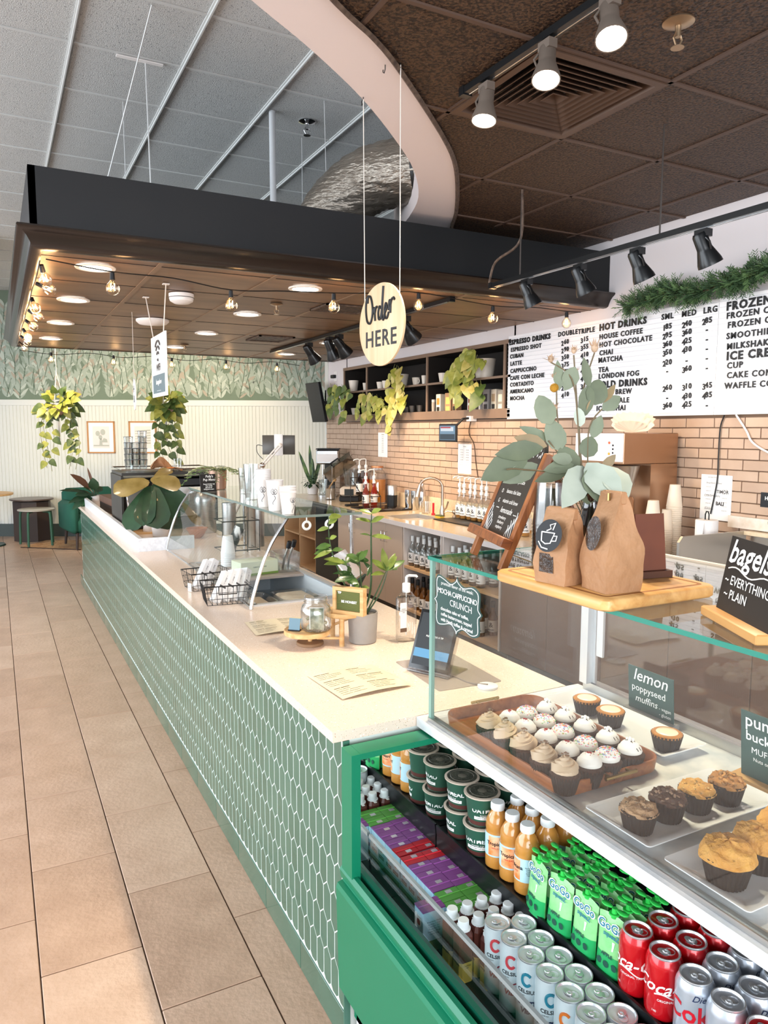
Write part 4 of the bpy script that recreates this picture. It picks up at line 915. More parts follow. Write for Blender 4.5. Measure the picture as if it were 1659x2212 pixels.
# kraft coffee bags
m_kraft = mat('kraft_paper', sp('a87c57'), .65, noise=(14, sp('b68a64'), .25), bump=(26, .9)); m_win = mat('film_window_beans', sp('2a1e18'), .15, noise=(70, sp('4a382c'), .15), bump=(90, .8), coat=.6)
def bag(name, label, loc, rz, w, d, h, seed, squash=.25, topw=.9):
    """w: front width (local x), d: depth (local y, front is -y); folded roll at the top"""
    t = thing(name, label, 'bag', loc, rz); rr = random.Random(seed); b = B(); NU, NV = 28, 18
    def f(u, v):
        a = u*4; k = int(a) % 4; s_ = a-int(a)
        q = [(-1, -1), (1, -1), (1, 1), (-1, 1)]; p0, p1 = q[k], q[(k+1) % 4]; x = p0[0]+(p1[0]-p0[0])*s_; y = p0[1]+(p1[1]-p0[1])*s_
        tap = 1 if v < .42 else 1-(1-squash*.32)*((v-.42)/.58)**1.25
        wx = 1 if v < .5 else 1-(1-topw)*((v-.5)/.5)
        gx = 1 - .35*max(0, (v-.35))*(1 if k in (1, 3) else 0)*(1-abs(2*s_-1))
        n_ = .0010*sin(5*u*6.28+v*9+seed)+.0010*sin(v*17+u*25)
        bulge = 1+.04*sin(pi*min(1, v*1.6))
        return (x*w/2*wx*gx*bulge+n_, y*d/2*tap*bulge+n_, v*h)
    b.grid(f, NU, NV); i = b.av([f(u/NU, 0) for u in range(NU)]); b.face([i+k for k in reversed(range(NU))]); b.build('paper_body', m_kraft, t, smooth=28)
    tw_ = w*topw*.97
    b = B(); b.box((-tw_/2, -d*squash*.32/2-.003, h-.022), (tw_/2, d*squash*.32/2+.004, h+.002), bev=.002); b.build('folded_top', m_kraft, t, smooth=30)
    return t
b1 = bag('coffee_bag', 'kraft coffee bag with black round cup logo standing on cutting board', (1.0, 1.140, BZ), -pi/2+.15, .078, .066, .150, 3, .35)
def onfront(P, y, name, m, par, z0=0):   # polygon on the front (-y) face, local x,z
    b = B(); b.poly([(x, y, z) for x, z in P]); return b.build(name, m, par, smooth=0)
M1 = Matrix.Translation(V((0, -.0345, .108))) @ Matrix.Rotation(radians(-13), 4, 'X')
def disc(parent, mtx, rx, rz_, name, m, n=28, y=0):
    b = B(); b.M = mtx; b.poly([(rx*cos(2*pi*k/n), y, rz_*sin(2*pi*k/n)) for k in range(n)]); return b.build(name, m, parent, smooth=0)
M1 = Matrix.Translation(V((-.002, -.0325, .096))) @ Matrix.Rotation(radians(-14), 4, 'X')
disc(b1, M1, .033, .033, 'round_label', tb, y=-.0045); b = B(); b.M = M1
b.tube([(-.018, -.0055, .006), (-.015, -.0055, -.012), (-.004, -.0055, -.017), (.008, -.0055, -.015), (.015, -.0055, .006), (-.018, -.0055, .006)], .0014, 5)
b.tube([(.013, -.0055, 0), (.022, -.0055, .001), (.021, -.0055, -.009), (.011, -.0055, -.010)], .0012, 5); b.tube([(-.006, -.0055, .009), (.004, -.0055, .014), (.0, -.0055, .021), (.013, -.0055, .026), (.009, -.0055, .012)], .0013, 5)
b.tube([(-.022, -.0055, -.014), (-.012, -.0055, -.025), (.004, -.0055, -.027)], .0013, 5); b.build('cup_logo', tw, b1)
onfront([(-.026, .022), (.010, .022), (.010, .060), (-.026, .060)], -.0355, 'bean_window', m_win, b1)
b2 = bag('coffee_bag', 'taller kraft coffee bag with oval bean window, nearer the camera', (1.040, 1.042, BZ), -pi/2-.12, .076, .082, .188, 8, .28, .8)
M2 = Matrix.Translation(V((0, -.0405, .110))) @ Matrix.Rotation(radians(-9), 4, 'X')
disc(b2, M2, .022, .033, 'bean_window', m_win, y=-.0045)
b = B(); b.cyl((-.0, -.012, .172), (.0, -.012, .186), .003, .003, 6); b.build('tin_tie', m_brass, b2)
# brown leather-look sign back
t = thing('menu_stand', 'dark brown wooden sign seen from behind on the cutting board', 'sign', (1.205, 1.094, BZ), rz=-.15)
B().at(rx=radians(-7)).box((-.036, -.003, .008), (.036, .003, .132)).build('panel', mat('brown_leatherette', sp('5a2c18'), .5, noise=(12, sp('6d3820'), .25)), t, smooth=0); B().box((-.042, -.015, 0), (.042, .015, .014)).build('foot', mat('dark_wood_foot', sp('4a2a1a'), .5), t, smooth=0)
# plastic cup stack
m_pl = glass('clear_plastic', (.975, .975, .97), 1.2, .12, .05)
t = thing('plastic_cup_stack', 'tall stack of clear plastic cups standing between easel and coffee bag', 'cups', (1.135, 1.335, TZ))
def pcup(par, z, r0=.032, r1=.041, h=.1):
    return B().lathe([(r1, 0), (r1+.002, .002), (r1, .004), (r0, h), (r0-.001, h), (r1-.001, .004)], 22, c=(0, 0, z), cap=False).build('cup', m_pl, par)
for k in range(14): pcup(t, k*.0085)
# vase with dried eucalyptus
m_vase = mat('black_brown_glass', sp('120d0c'), .06, coat=1.0); vx, vy = 1.105, 1.172
t = thing('vase', 'dark glass growler jug used as a vase behind the coffee bags', 'vase', (vx, vy, BZ))
B().lathe([(.040, 0), (.043, .004), (.0435, .075), (.038, .10), (.022, .13), (.0165, .15), (.0165, .168), (.0195, .172), (.017, .174), (.0145, .17)], 28).build('jug', m_vase, t)
B().tube([(.016, 0, .155), (.034, 0, .165), (.043, 0, .145), (.040, 0, .115)], .005, 8).build('handle', m_vase, t)
m_stem = mat('eucalyptus_stem', sp('6a5c42'), .6); m_eu = [mat('eucalyptus_leaf_%d' % i, sp(c), .55, noise=(25, sp(d), .3)) for i, (c, d) in enumerate((('56604a', '687157'), ('6d7762', '808a72'), ('aab5a6', 'bcc6b8'), ('7d6c4e', '94805c')))]
bq = thing('eucalyptus_bouquet', 'dried bouquet of broad eucalyptus leaves and thistles in the dark jug', 'flowers', (vx, vy, BZ+.14))
O = V((vx, vy, BZ+.14)); rr = random.Random(11)
mouth = V((0, 0, 0)); LONG = ((0, .04), (.12, .5), (.35, .95), (.6, .9), (.85, .45), (1, 0)); ROUND = ((0, .1), (.15, .75), (.4, 1), (.7, .85), (.9, .45), (1, 0))
def stem(pts, r=.0016): return B().tube(pathpts([tuple(V(p)) for p in pts]), r, 6).build('stem', m_stem, bq)
def lf(tip, base, W, mi, shape=ROUND, nrm=(-.5, -.85, .2), droop=.15, name='leaf'):
    b_, t_ = V(base)-O, V(tip)-O; b = B(); d = t_-b_; leaf(b, b_, d, V(nrm), d.length, W*1.12, droop, 0, shape=shape); return b.build(name, m_eu[mi], bq, smooth=60)
top = V((1.100, 1.20, 1.60))
for P in (((1.105, 1.172, 1.47), (1.098, 1.20, 1.60), (1.092, 1.205, 1.70), (1.085, 1.22, 1.79), (1.050, 1.247, 1.825)), ((1.105, 1.172, 1.47), (1.098, 1.20, 1.62), (1.095, 1.21, 1.72), (1.094, 1.226, 1.84)),
          ((1.105, 1.172, 1.47), (1.10, 1.20, 1.62), (1.10, 1.21, 1.72), (1.112, 1.21, 1.78), (1.133, 1.206, 1.845)), ((1.105, 1.172, 1.47), (1.085, 1.21, 1.60), (1.062, 1.23, 1.69), (1.055, 1.232, 1.765)),
          ((1.105, 1.172, 1.47), (1.11, 1.19, 1.60), (1.118, 1.197, 1.69), (1.15, 1.185, 1.735)), ((1.105, 1.172, 1.47), (1.06, 1.22, 1.58), (.98, 1.25, 1.60), (.95, 1.26, 1.60)),
          ((1.105, 1.172, 1.47), (1.08, 1.22, 1.60), (1.04, 1.235, 1.66)), ((1.105, 1.172, 1.47), (1.12, 1.17, 1.57), (1.15, 1.16, 1.585))): stem([tuple(V(p)-O) for p in P])
D_ = lambda *a: V(a)
for tip, base, W, mi, sh in (((.905, 1.288, 1.578), (1.00, 1.25, 1.632), .055, 0, LONG), ((.945, 1.262, 1.572), (1.02, 1.245, 1.61), .038, 1, LONG), ((.930, 1.272, 1.612+.02), (1.03, 1.24, 1.645), .040, 0, LONG), ((.975, 1.268, 1.668), (1.04, 1.24, 1.648), .03, 3, LONG),
   ((.99, 1.27, 1.692), (1.05, 1.24, 1.66), .022, 1, LONG), ((1.018, 1.245, 1.755), (1.045, 1.235, 1.695), .040, 1, ROUND), ((1.04, 1.235, 1.705), (1.065, 1.225, 1.640), .040, 1, ROUND), ((1.06, 1.235, 1.83), (1.062, 1.232, 1.765), .022, 1, LONG),
   ((1.072, 1.225, 1.765), (1.092, 1.218, 1.815), .034, 1, LONG), ((1.100, 1.2, 1.835), (1.115, 1.2, 1.77), .02, 0, LONG), ((1.102, 1.2, 1.71), (1.115, 1.2, 1.775), .030, 0, ROUND), ((1.135, 1.19, 1.79), (1.125, 1.193, 1.735), .042, 0, ROUND),
   ((1.178, 1.17, 1.755), (1.14, 1.185, 1.725), .030, 1, LONG), ((1.165, 1.175, 1.78), (1.142, 1.184, 1.74), .016, 3, LONG), ((1.14, 1.186, 1.715), (1.122, 1.193, 1.665), .026, 1, LONG), ((1.118, 1.19, 1.67), (1.108, 1.195, 1.625), .036, 0, ROUND),
   ((1.092, 1.205, 1.73), (1.098, 1.203, 1.69), .022, 2, ROUND), ((1.062, 1.22, 1.648), (1.085, 1.205, 1.59), .045, 0, ROUND), ((1.02, 1.225, 1.60), (1.08, 1.2, 1.61), .030, 1, LONG), ((1.005, 1.235, 1.575), (1.07, 1.2, 1.60), .026, 0, LONG),
      ((1.085, 1.16, 1.53), (1.10, 1.175, 1.58), .04, 0, ROUND), ((1.150, 1.15, 1.632), (1.125, 1.165, 1.60), .02, 3, LONG), ((1.06, 1.19, 1.535), (1.09, 1.185, 1.585), .03, 0, ROUND), ((1.035, 1.215, 1.625), (1.075, 1.2, 1.62), .024, 1, ROUND), ((1.12, 1.19, 1.75), (1.112, 1.2, 1.72), .012, 3, LONG)):
    lf(tip, base, W, mi, sh, nrm=(-.5+rr.uniform(-.3, .3), -.85, rr.uniform(-.2, .5)))
for (u, v), (u2, v2), y0, y1, W, mi, sh in (((1262, 1008), (1228, 1086), 1.14, 1.07, .054, 2, LONG), ((1268, 1000), (1342, 1078), 1.13, 1.035, .060, 2, LONG), ((1312, 1006), (1354, 1072), 1.12, 1.03, .056, 2, LONG), ((1258, 1005), (1246, 1080), 1.15, 1.12, .04, 1, LONG), ((1275, 1010), (1300, 1082), 1.12, 1.07, .05, 1, LONG)):
    lf(tuple(AY(u2, v2, y1)), tuple(AY(u, v, y0)), W, mi, sh, nrm=(-.4, -.9, .15), droop=.25)
m_th = mat('dried_thistle', sp('9a7f66'), .8, noise=(60, sp('c9b096'), .3)); m_bill = mat('billy_button', sp('b07f22'), .8, bump=(120, 1))
for c_, s_ in (((1.050, 1.247, 1.832), 1), ((1.094, 1.226, 1.850), .9), ((1.133, 1.206, 1.855), 1.2), ((1.053, 1.232, 1.73), .8), ((1.055, 1.243, 1.797), .6), ((1.098, 1.222, 1.808), .6), ((1.118, 1.212, 1.80), .8)):
    p = V(c_)-O; b = B(); b.sphere(p, .0062*s_, 10, k=6, sz=1.3)
    for k in range(16):
        a = 2*pi*k/16+rr.random()*.3; el = rr.uniform(-.2, .9); d = V((cos(a)*cos(el), sin(a)*cos(el), sin(el))); L = rr.uniform(.014, .024)*s_; leaf(b, p-V((0, 0, .003)), d, (0, 0, 1), L, .003*s_, -.4, 0)
    b.build('thistle', m_th, bq, smooth=60)
B().sphere(V((1.053, 1.237, 1.771))-O, .0095, 14, k=8).build('billy_button', m_bill, bq)
# bagel sign
an = atan2(.866-.746, 1.119-1.056)
t = thing('bagel_sign', 'black chalkboard reading bagels everything plain in a light wood stand', 'sign', (1.085, .795, TZ), rz=an+pi)
B().box((-.10, -.022, 0), (.10, .030, .017), bev=.002).build('stand', mat('bagel_stand_wood', sp('d9a566'), .45, noise=(10, sp('c48f50'), .3)), t)
b = B(); b.M = Matrix.Translation(V((0, 0, .012))) @ Matrix.Rotation(radians(-10), 4, 'X'); b.box((-.085, -.002, 0), (.095, .002, .135)); b.build('board', m_cblk, t, smooth=0)
hand([('bagels', .058, -.008, .030, {'shear': .25, 'bold': .0009}), ('~ EVERYTHING', .0225, .002, -.018, {'bold': .0002}), ('~ PLAIN', .0225, -.028, -.042, {'bold': .0002})], t, Matrix.Translation(V((0, 0, .012))) @ Matrix.Rotation(radians(-10), 4, 'X') @ frame((0, -.0028, .078), (1, 0, 0), (0, 0, 1)))
b = B(); b.M = Matrix.Translation(V((0, 0, .012))) @ Matrix.Rotation(radians(-10), 4, 'X'); b.tube([(-.07+.012*k, -.003, .079+.005*sin(k*.75)) for k in range(13)], .0012, 5); b.build('chalk_wave', chalk, t)
# ================================================================ ON THE SERVICE COUNTER
m_paper = mat('laminated_cream_paper', sp('f0e2c2'), .22, spec=.6); m_ink = mat('menu_ink', sp('5a4632'), .6); m_wood1 = wood('pale_birch_wood', sp('c9985f'), sp('e3bc87'), 9, 'X', .45)
def menu(label, cen, w, h, rz, seed):
    t = thing('paper_menu', label, 'menu', cen, rz, group='laminated paper menus'); b = B(); cur = lambda u, v: .004*sin(u*3.1)+.006*(1-v)*sin(u*2+.5)
    f = lambda u, v: ((u-.5)*w, (v-.5)*h, .0012+cur(u, v)); b.grid(f, 10, 6); b.grid(lambda u, v: (lambda p: (p[0], p[1], p[2]-.0005))(f(1-u, v)), 10, 6); b.build('sheet', m_paper, t, smooth=60)
    rr = random.Random(seed); b = B()
    for c_ in range(2):
        for r in range(15):
            if r in (4, 9): continue
            x0 = -.44+c_*.48; v_ = .42-r*.058; L = rr.uniform(.2, .4)
            for (a, bb) in ((x0, x0+L*.4), (x0+L*.45, x0+L)):
                n = 4; P = []
                for k in range(n+1): u = a+(bb-a)*k/n+.5; P.append(f(u, v_+.5))
                th = .0032 if r in (0, 5, 10) else .0016
                i = b.av([(x, y-th/2, z+.0006) for x, y, z in P]+[(x, y+th/2, z+.0006) for x, y, z in P])
                for k in range(n): b.face((i+k, i+k+1, i+n+1+k+1, i+n+1+k))
    o = b.build('menu_print', m_ink, t, smooth=0); o['kind'] = 'stuff'; return t
menu('paper drinks menu lying flat near the corner of the worktop', (.966, 2.015, WZ), .235, .245, .05+pi/2*0, 1)
menu('paper menu lying flat by the front wire basket and the tip jar', (.972, 2.745, WZ), .24, .22, -.1, 4)
# tip jar riser
m_birch = m_wood1
t = thing('wooden_riser', 'two-level round wooden riser with dowel legs beside the concrete plant pot', 'riser', (0, 0, WZ))
B().lathe([(.083, .044), (.085, .046), (.085, .059), (.083, .061)], 32, c=(.972, 2.452, 0)).build('lower_disc', m_birch, t)
B().lathe([(.048, 0), (.05, .002), (.05, .010), (.048, .012)], 28, c=(.985, 2.46, 0)).build('base_disc', mat('riser_dark_disc', sp('8a6a4c'), .5), t)
B().cyl((.985, 2.46, .011), (.985, 2.46, .046), .008).build('peg', m_birch, t)
B().lathe([(.070, .101), (.072, .103), (.072, .116), (.070, .118)], 32, c=(1.112, 2.440, 0)).build('upper_disc', m_birch, t)
for x, y in ((1.078, 2.385), (1.090, 2.495), (1.160, 2.455)): B().cyl((x, y, 0), (x, y, .102), .0095).build('leg', m_birch, t)
for p, q in (((1.0, 2.43, .028), (1.078, 2.385, .03)), ((1.0, 2.45, .040), (1.09, 2.495, .045)), ((1.09, 2.495, .05), (1.16, 2.455, .085))): B().cyl(p, q, .005, n=8).build('stretcher', m_birch, t)
m_jar = glass('jar_glass', (.95, .96, .96), 2.2, .02, .03)
jz = WZ+.0615; t = thing('tip_jar', 'clear glass mason jar stuffed with dollar bills on the lower riser', 'jar', (.992, 2.418, jz))
B().lathe([(.0001, .003), (.045, .003), (.052, .008), (.055, .02), (.055, .075), (.050, .092), (.041, .1), (.041, .104), (.044, .107), (.041, .111), (.044, .116), (.041, .121), (.041, .126), (.039, .126), (.039, .104), (.048, .09), (.052, .075), (.052, .02), (.046, .007), (.0001, .006)], 36, cap=False).build('glass_body', m_jar, t, smooth=50)
m_bill2 = mat('dollar_paper', sp('b9b9a2'), .7, noise=(50, sp('6f7a63'), .15)); rr = random.Random(2); 
for k in range(9):
    b = B(); a = rr.uniform(0, 6.3); b.at((.018*cos(a), .018*sin(a), .012+.004*k), rr.uniform(0, 3), rr.uniform(-.5, .5), rr.uniform(-.5, .5)); ph = rr.uniform(0, 6)
    b.grid(lambda u, v: ((u-.5)*.045, (v-.5)*.03, .006*sin(u*9+ph)+.004*sin(v*7)), 8, 3); b.build('dollar_bill', m_bill2, t, smooth=60)
b = B(); b.at((-.012, -.034, .012), -.5).grid(lambda u, v: ((u-.5)*.05, .003*sin(u*5), v*.078), 8, 3); b.build('dollar_bill', m_bill2, t, smooth=60)
b = B(); b.at((-.012, -.0345, .012), -.5); b.box((-.0255, -.0004, 0), (-.0225, .0004, .08)).box((.0225, -.0004, 0), (.0255, .0004, .08)).box((-.0255, -.0004, .077), (.0255, .0004, .08)).build('bill_border', tw, t, smooth=0)
t = thing('mini_sign', 'tiny slate blue card on a black foot on the lower riser disc', 'sign', (.918, 2.445, jz), rz=-.75)
B().at(rx=-.25).box((-.021, -.0012, .003), (.021, .0012, .045)).build('card', mat('slate_card', sp('6d8a98'), .35), t, smooth=0); B().box((-.022, -.005, 0), (.022, .016, .004)).build('foot', tb, t, smooth=0)
# felt letter board
t = thing('letter_board', 'small wood-framed olive letter board propped on the upper riser', 'sign', (1.103, 2.372, WZ+.1185), rz=atan2(-.088, .069)-.08)
fw_, fh = .128, .098; b = B(); 
for a, c_ in (((-fw_/2, -.013, 0), (fw_/2, .013, .013)), ((-fw_/2, -.013, fh-.013), (fw_/2, .013, fh)), ((-fw_/2, -.013, .013), (-fw_/2+.013, .013, fh-.013)), ((fw_/2-.013, -.013, .013), (fw_/2, .013, fh-.013))): B().box(a, c_).build('frame_side', m_birch, t, smooth=0)
b = B().box((-fw_/2+.012, -.004, .012), (fw_/2-.012, .01, fh-.012))
for k in range(17): b.box((-fw_/2+.013, -.0062, .0145+k*.0042), (fw_/2-.013, -.004, .0165+k*.0042))
b.build('felt', mat('olive_felt', sp('6e7340'), .9), t, smooth=0); text('BE HONEST', .0125, tw, (.002, -.0068, .045), (1, 0, 0), (0, 0, 1), t, bold=.0004); text('TIP', .011, tw, (-.038, -.0068, .076), (1, 0, 0), (0, 0, 1), t, bold=.0004)
# concrete pot with zz plant
m_conc = mat('concrete', sp('a8a29c'), .75, noise=(9, sp('8f8983'), .3, 5), bump=(60, .15)); m_soil = mat('soil', sp('2e221b'), .95, bump=(90, 1))
t = thing('zz_plant', 'tall zz plant with glossy leaflets in a grey concrete pot', 'plant', (1.172, 2.405, WZ))
B().lathe([(.046, 0), (.050, .003), (.0555, .110), (.0555, .113), (.0515, .113), (.050, .10)], 40).build('pot', m_conc, t); B().lathe([(.051, .099), (.0001, .101)], 24, cap=False).build('soil', m_soil, t)
m_zl = [mat('zz_leaf_%d' % i, sp(c), .28, noise=(30, sp(d), .25), coat=.3) for i, (c, d) in enumerate((('3f5a2a', '5b7a38'), ('66762f', '8a9a4c'), ('2f4a26', '40602f')))]; m_zs = mat('zz_stalk', sp('35502c'), .4)
org = V((1.172, 2.405, WZ)); rr = random.Random(21)
def ZP(u, v, dy=0): return AY(u, v, 2.405+dy)-org
def frond(P, leaves, r=.0035):
    pts = pathpts([tuple(p) for p in P], 6); N = len(pts); B().tube(pts, [r*(1-.6*i/N) for i in range(N)], 7).build('stalk', m_zs, t)
    for (u, v), (u2, v2), W, mi in leaves:
        a, c_ = ZP(u, v, rr.uniform(-.01, .01)), ZP(u2, v2, rr.uniform(-.03, .03)); b = B(); d = c_-a; leaf(b, a, d, (rr.uniform(-.3, .3)-.2, -.6, .75), d.length, W, .35, 0, fold=.25, shape=LONG); b.build('leaflet', m_zl[mi], t, smooth=60)
z6 = lambda u, v: (640+u*.2731, 1080+v*.2731)
frond([(0, 0, .1), ZP(*z6(588, 700)), ZP(*z6(592, 300)), ZP(*z6(595, 110))], [(z6(595, 110), z6(500, 62), .022, 1), (z6(595, 105), z6(668, 60), .024, 1), (z6(594, 175), z6(480, 130), .020, 1), (z6(594, 178), z6(690, 118), .026, 1), (z6(593, 285), z6(520, 250), .012, 0), (z6(593, 288), z6(772, 282), .026, 1), (z6(590, 560), z6(545, 485), .022, 2), (z6(592, 520), z6(560, 590), .015, 2)], .0048)
frond([(-.01, .0, .1), ZP(*z6(520, 740)), ZP(*z6(380, 490), .02), ZP(*z6(365, 480), .02)], [(z6(385, 500), z6(240, 440), .03, 1), (z6(380, 495), z6(232, 485), .028, 1), (z6(400, 520), z6(330, 460), .022, 0), (z6(440, 580), z6(300, 560), .020, 2), (z6(460, 600), z6(310, 625), .034, 2), (z6(490, 660), z6(385, 610), .036, 0), (z6(395, 500), z6(440, 420), .026, 0), (z6(410, 520), z6(430, 600), .022, 2), (z6(500, 680), z6(450, 660), .03, 0)])
frond([(-.015, .01, .1), ZP(*z6(320, 520), .05), ZP(*z6(265, 330), .06), ZP(*z6(255, 130), .06)], [(z6(258, 150), z6(372, 95), .030, 1), (z6(256, 190), z6(322, 140), .024, 1), (z6(258, 225), z6(155, 230), .024, 1), (z6(265, 310), z6(316, 280), .022, 1), (z6(262, 305), z6(235, 300), .012, 0), (z6(275, 360), z6(150, 370), .030, 0), (z6(280, 390), z6(140, 410), .026, 0), (z6(285, 400), z6(140, 440), .022, 1), (z6(285, 400), z6(370, 380), .022, 0)])
frond([(.0, -.005, .1), ZP(*z6(515, 680)), ZP(*z6(500, 480))], [(z6(500, 485), z6(415, 420), .034, 0), (z6(500, 480), z6(520, 395), .036, 0), (z6(500, 485), z6(580, 460), .03, 2), (z6(502, 500), z6(430, 470), .03, 2), (z6(505, 520), z6(470, 480), .028, 0), (z6(498, 480), z6(560, 385), .026, 0), (z6(515, 690), z6(575, 690), .018, 1)])
frond([(.012, 0, .1), ZP(*z6(640, 720), -.01), ZP(*z6(712, 560), -.01)], [(z6(712, 560), z6(600, 455), .032, 1), (z6(712, 560), z6(690, 395), .030, 1), (z6(714, 560), z6(790, 430), .028, 1), (z6(716, 560), z6(865, 455), .030, 0), (z6(714, 560), z6(735, 470), .030, 1), (z6(716, 555), z6(790, 490), .024, 1), (z6(700, 580), z6(605, 570), .024, 1), (z6(714, 550), z6(820, 530), .016, 0)])
frond([(.018, .005, .1), ZP(*z6(660, 740), .01), ZP(*z6(722, 560), .01)], [(z6(722, 560), z6(750, 470), .026, 1), (z6(722, 560), z6(700, 470), .024, 0), (z6(722, 550), z6(780, 400), .022, 1)])
# hand sanitiser
m_gel = glass('clear_gel_bottle', (.93, .93, .92), 2.0, .03, .04)
t = thing('sanitizer_bottle', 'clear pump bottle of hand sanitizer with white pump behind the glass case', 'bottle', (1.322, 2.345, WZ))
B().prism(rrect(.078, .05, .022, 6), 0, .165, bev=.004).build('body', m_gel, t, smooth=50); B().prism(rrect(.07, .042, .02, 6), .165, .19, scale=.4).build('shoulder', m_gel, t, smooth=50)
B().lathe([(.015, .183), (.015, .215), (.012, .217)], 18).build('collar', m_cap, t); B().cyl((0, 0, .215), (0, 0, .24), .005).tube([(0, 0, .24), (.008, -.004, .245), (.035, -.012, .243), (.038, -.013, .238)], .0045, 8).build('pump_head', m_cap, t); B().cyl((0, 0, .02), (0, 0, .19), .002, n=6).build('dip_tube', m_cap, t)
B().box((-.0385, -.0256, .04), (-.012, -.0252, .15)).build('front_label', tw, t, smooth=0); B().box((-.0385, -.0259, .04), (-.012, -.0257, .055)).build('label_band', mat('brown_label', sp('6b5240'), .5), t, smooth=0); text('HAND\nSANITIZER\nGEL', .006, tb, (-.025, -.0262, .12), (1, 0, 0), (0, 0, 1), t, ext=0)
# card reader mat, tablet stand, puck
t = thing('counter_mat', 'grey glossy mat under the payment tablet beside the glass case', 'mat', (1.262, 1.97, WZ), rz=-.06)
B().prism(rrect(.222, .31, .008, 3), 0, .0022).build('mat', mat('grey_mat', sp('a59a92'), .15), t, smooth=0)
t = thing('payment_tablet', 'black payment tablet with a blue band screen in a clear acrylic stand', 'tablet', (1.185, 1.965, WZ+.003), rz=-1.12)
LT = Matrix.Rotation(radians(-24), 4, 'X'); b = B(); b.M = LT; b.prism([(x, y) for x, y in rrect(.148, .009, .003, 2)], .012, .205); b.build('tablet_body', mat('tablet_black', sp('121416'), .12), t, smooth=30)
b = B(); b.M = LT; b.poly([(-.065, -.0048, .025), (.065, -.0048, .025), (.065, -.0048, .195), (-.065, -.0048, .195)]).build('screen', emis('dark_screen', (.02, .025, .03), 1), t, smooth=0)
b = B(); b.M = LT; b.poly([(-.065, -.0051, .05), (.065, -.0051, .05), (.065, -.0051, .078), (-.065, -.0051, .078)]).build('blue_band', emis('blue_screen_band', sp('6fb4e0'), .8), t, smooth=0)
o = textmesh('PLEASE ADD A TIP', .008, tw); oo = ob('lettering', o, t); oo.matrix_local = LT @ frame((0, -.0055, .12), (1, 0, 0), (0, 0, 1))
m_acr = glass('acrylic', (.9, .88, .86), 1.8, .05, .04); b = B(); b.M = LT; b.box((-.08, .006, .0), (.08, .010, .23)).box((-.08, -.02, .0), (.08, .01, .004)); b.build('acrylic_back', m_acr, t, smooth=0); B().box((-.08, .0, 0), (.08, .12, .004)).build('acrylic_foot', m_acr, t, smooth=0)
t = thing('phone_puck', 'round white charging puck with its cable inside the case corner', 'charger', (1.292, 1.785, WZ)); B().lathe([(.03, 0), (.031, .002), (.031, .007), (.029, .008)], 28).build('puck', m_cap, t)
B().tube(pathpts([(0, 0, .009), (-.03, .05, .004), (-.04, .12, .003), (-.06, .2, .003)], 6), .003, 6).build('cable', mat('grey_cable', sp('8c7f76'), .5), t)
# point of sale tablet
t = thing('checkout_tablet', 'silver-backed checkout tablet on a dark teal stand behind the counter', 'tablet', (1.40, 3.02, WZ), rz=.85)
B().at(rx=radians(28)).box((-.075, -.005, .0), (.075, .005, .13)).build('stand', mat('teal_stand', sp('24443f'), .4), t); B().at((0, -.02, .135), rx=radians(-38)).prism(rrect(.20, .008, .003, 2), -.03, .11).build('tablet_back', m_alu, t); b = B().at((0, -.02, .135), rx=radians(-38)).box((-.014, -.0055, .03), (.014, -.0045, .06)).build('card_slot', mat('grey_slot', sp('6f757a'), .4), t)
# wire baskets of boxes
m_wire = mat('black_wire', sp('1b1a1a'), .4)
def basket(label, loc, rz, L=.205, W=.165, H=.088):
    t = thing('wire_basket', label, 'basket', loc, rz)
    def rect(z, s=1.): return [(-L/2*s, -W/2*s, z), (L/2*s, -W/2*s, z), (L/2*s, W/2*s, z), (-L/2*s, W/2*s, z)]
    B().tube(rect(H), .003, 6, closed=True).build('rim', m_wire, t); b = B()
    for z, s in ((.003, .86), (.03, .9), (.058, .95)): b.tube(rect(z, s), .0013, 5, closed=True)
    for k in range(9):
        x = -L/2+L*k/8
        for sg in (-1, 1): b.tube([(x, sg*W/2, H), (x*.86, sg*W/2*.86, .003)], .0012, 4)
        b.tube([(x*.86, -W/2*.86, .003), (x*.86, W/2*.86, .003)], .0012, 4)
    for k in range(7):
        y = -W/2+W*k/6
        for sg in (-1, 1): b.tube([(sg*L/2, y, H), (sg*L/2*.86, y*.86, .003)], .0012, 4)
    o = b.build('wire_mesh', m_wire, t); o['kind'] = 'stuff'
    for sg in (-1, 1): B().tube([(-.04, sg*(W/2+.001), H), (-.04, sg*(W/2+.003), H-.035), (.04, sg*(W/2+.003), H-.035), (.04, sg*(W/2+.001), H)], .0028, 6).build('handle', m_wire, t)
    return t
B_A = basket('black wire basket of white boxes nearest the curved glass case', (.895, 3.262, WZ+.001), -.12)
B_B = basket('black wire basket of white boxes behind the other, farther along the counter', (.897, 3.60, WZ+.001), .08)
m_wbox = mat('white_card_box', sp('eeeceb'), .45); m_gp = mat('grey_print', sp('4c4a4a'), .6)
k = 0
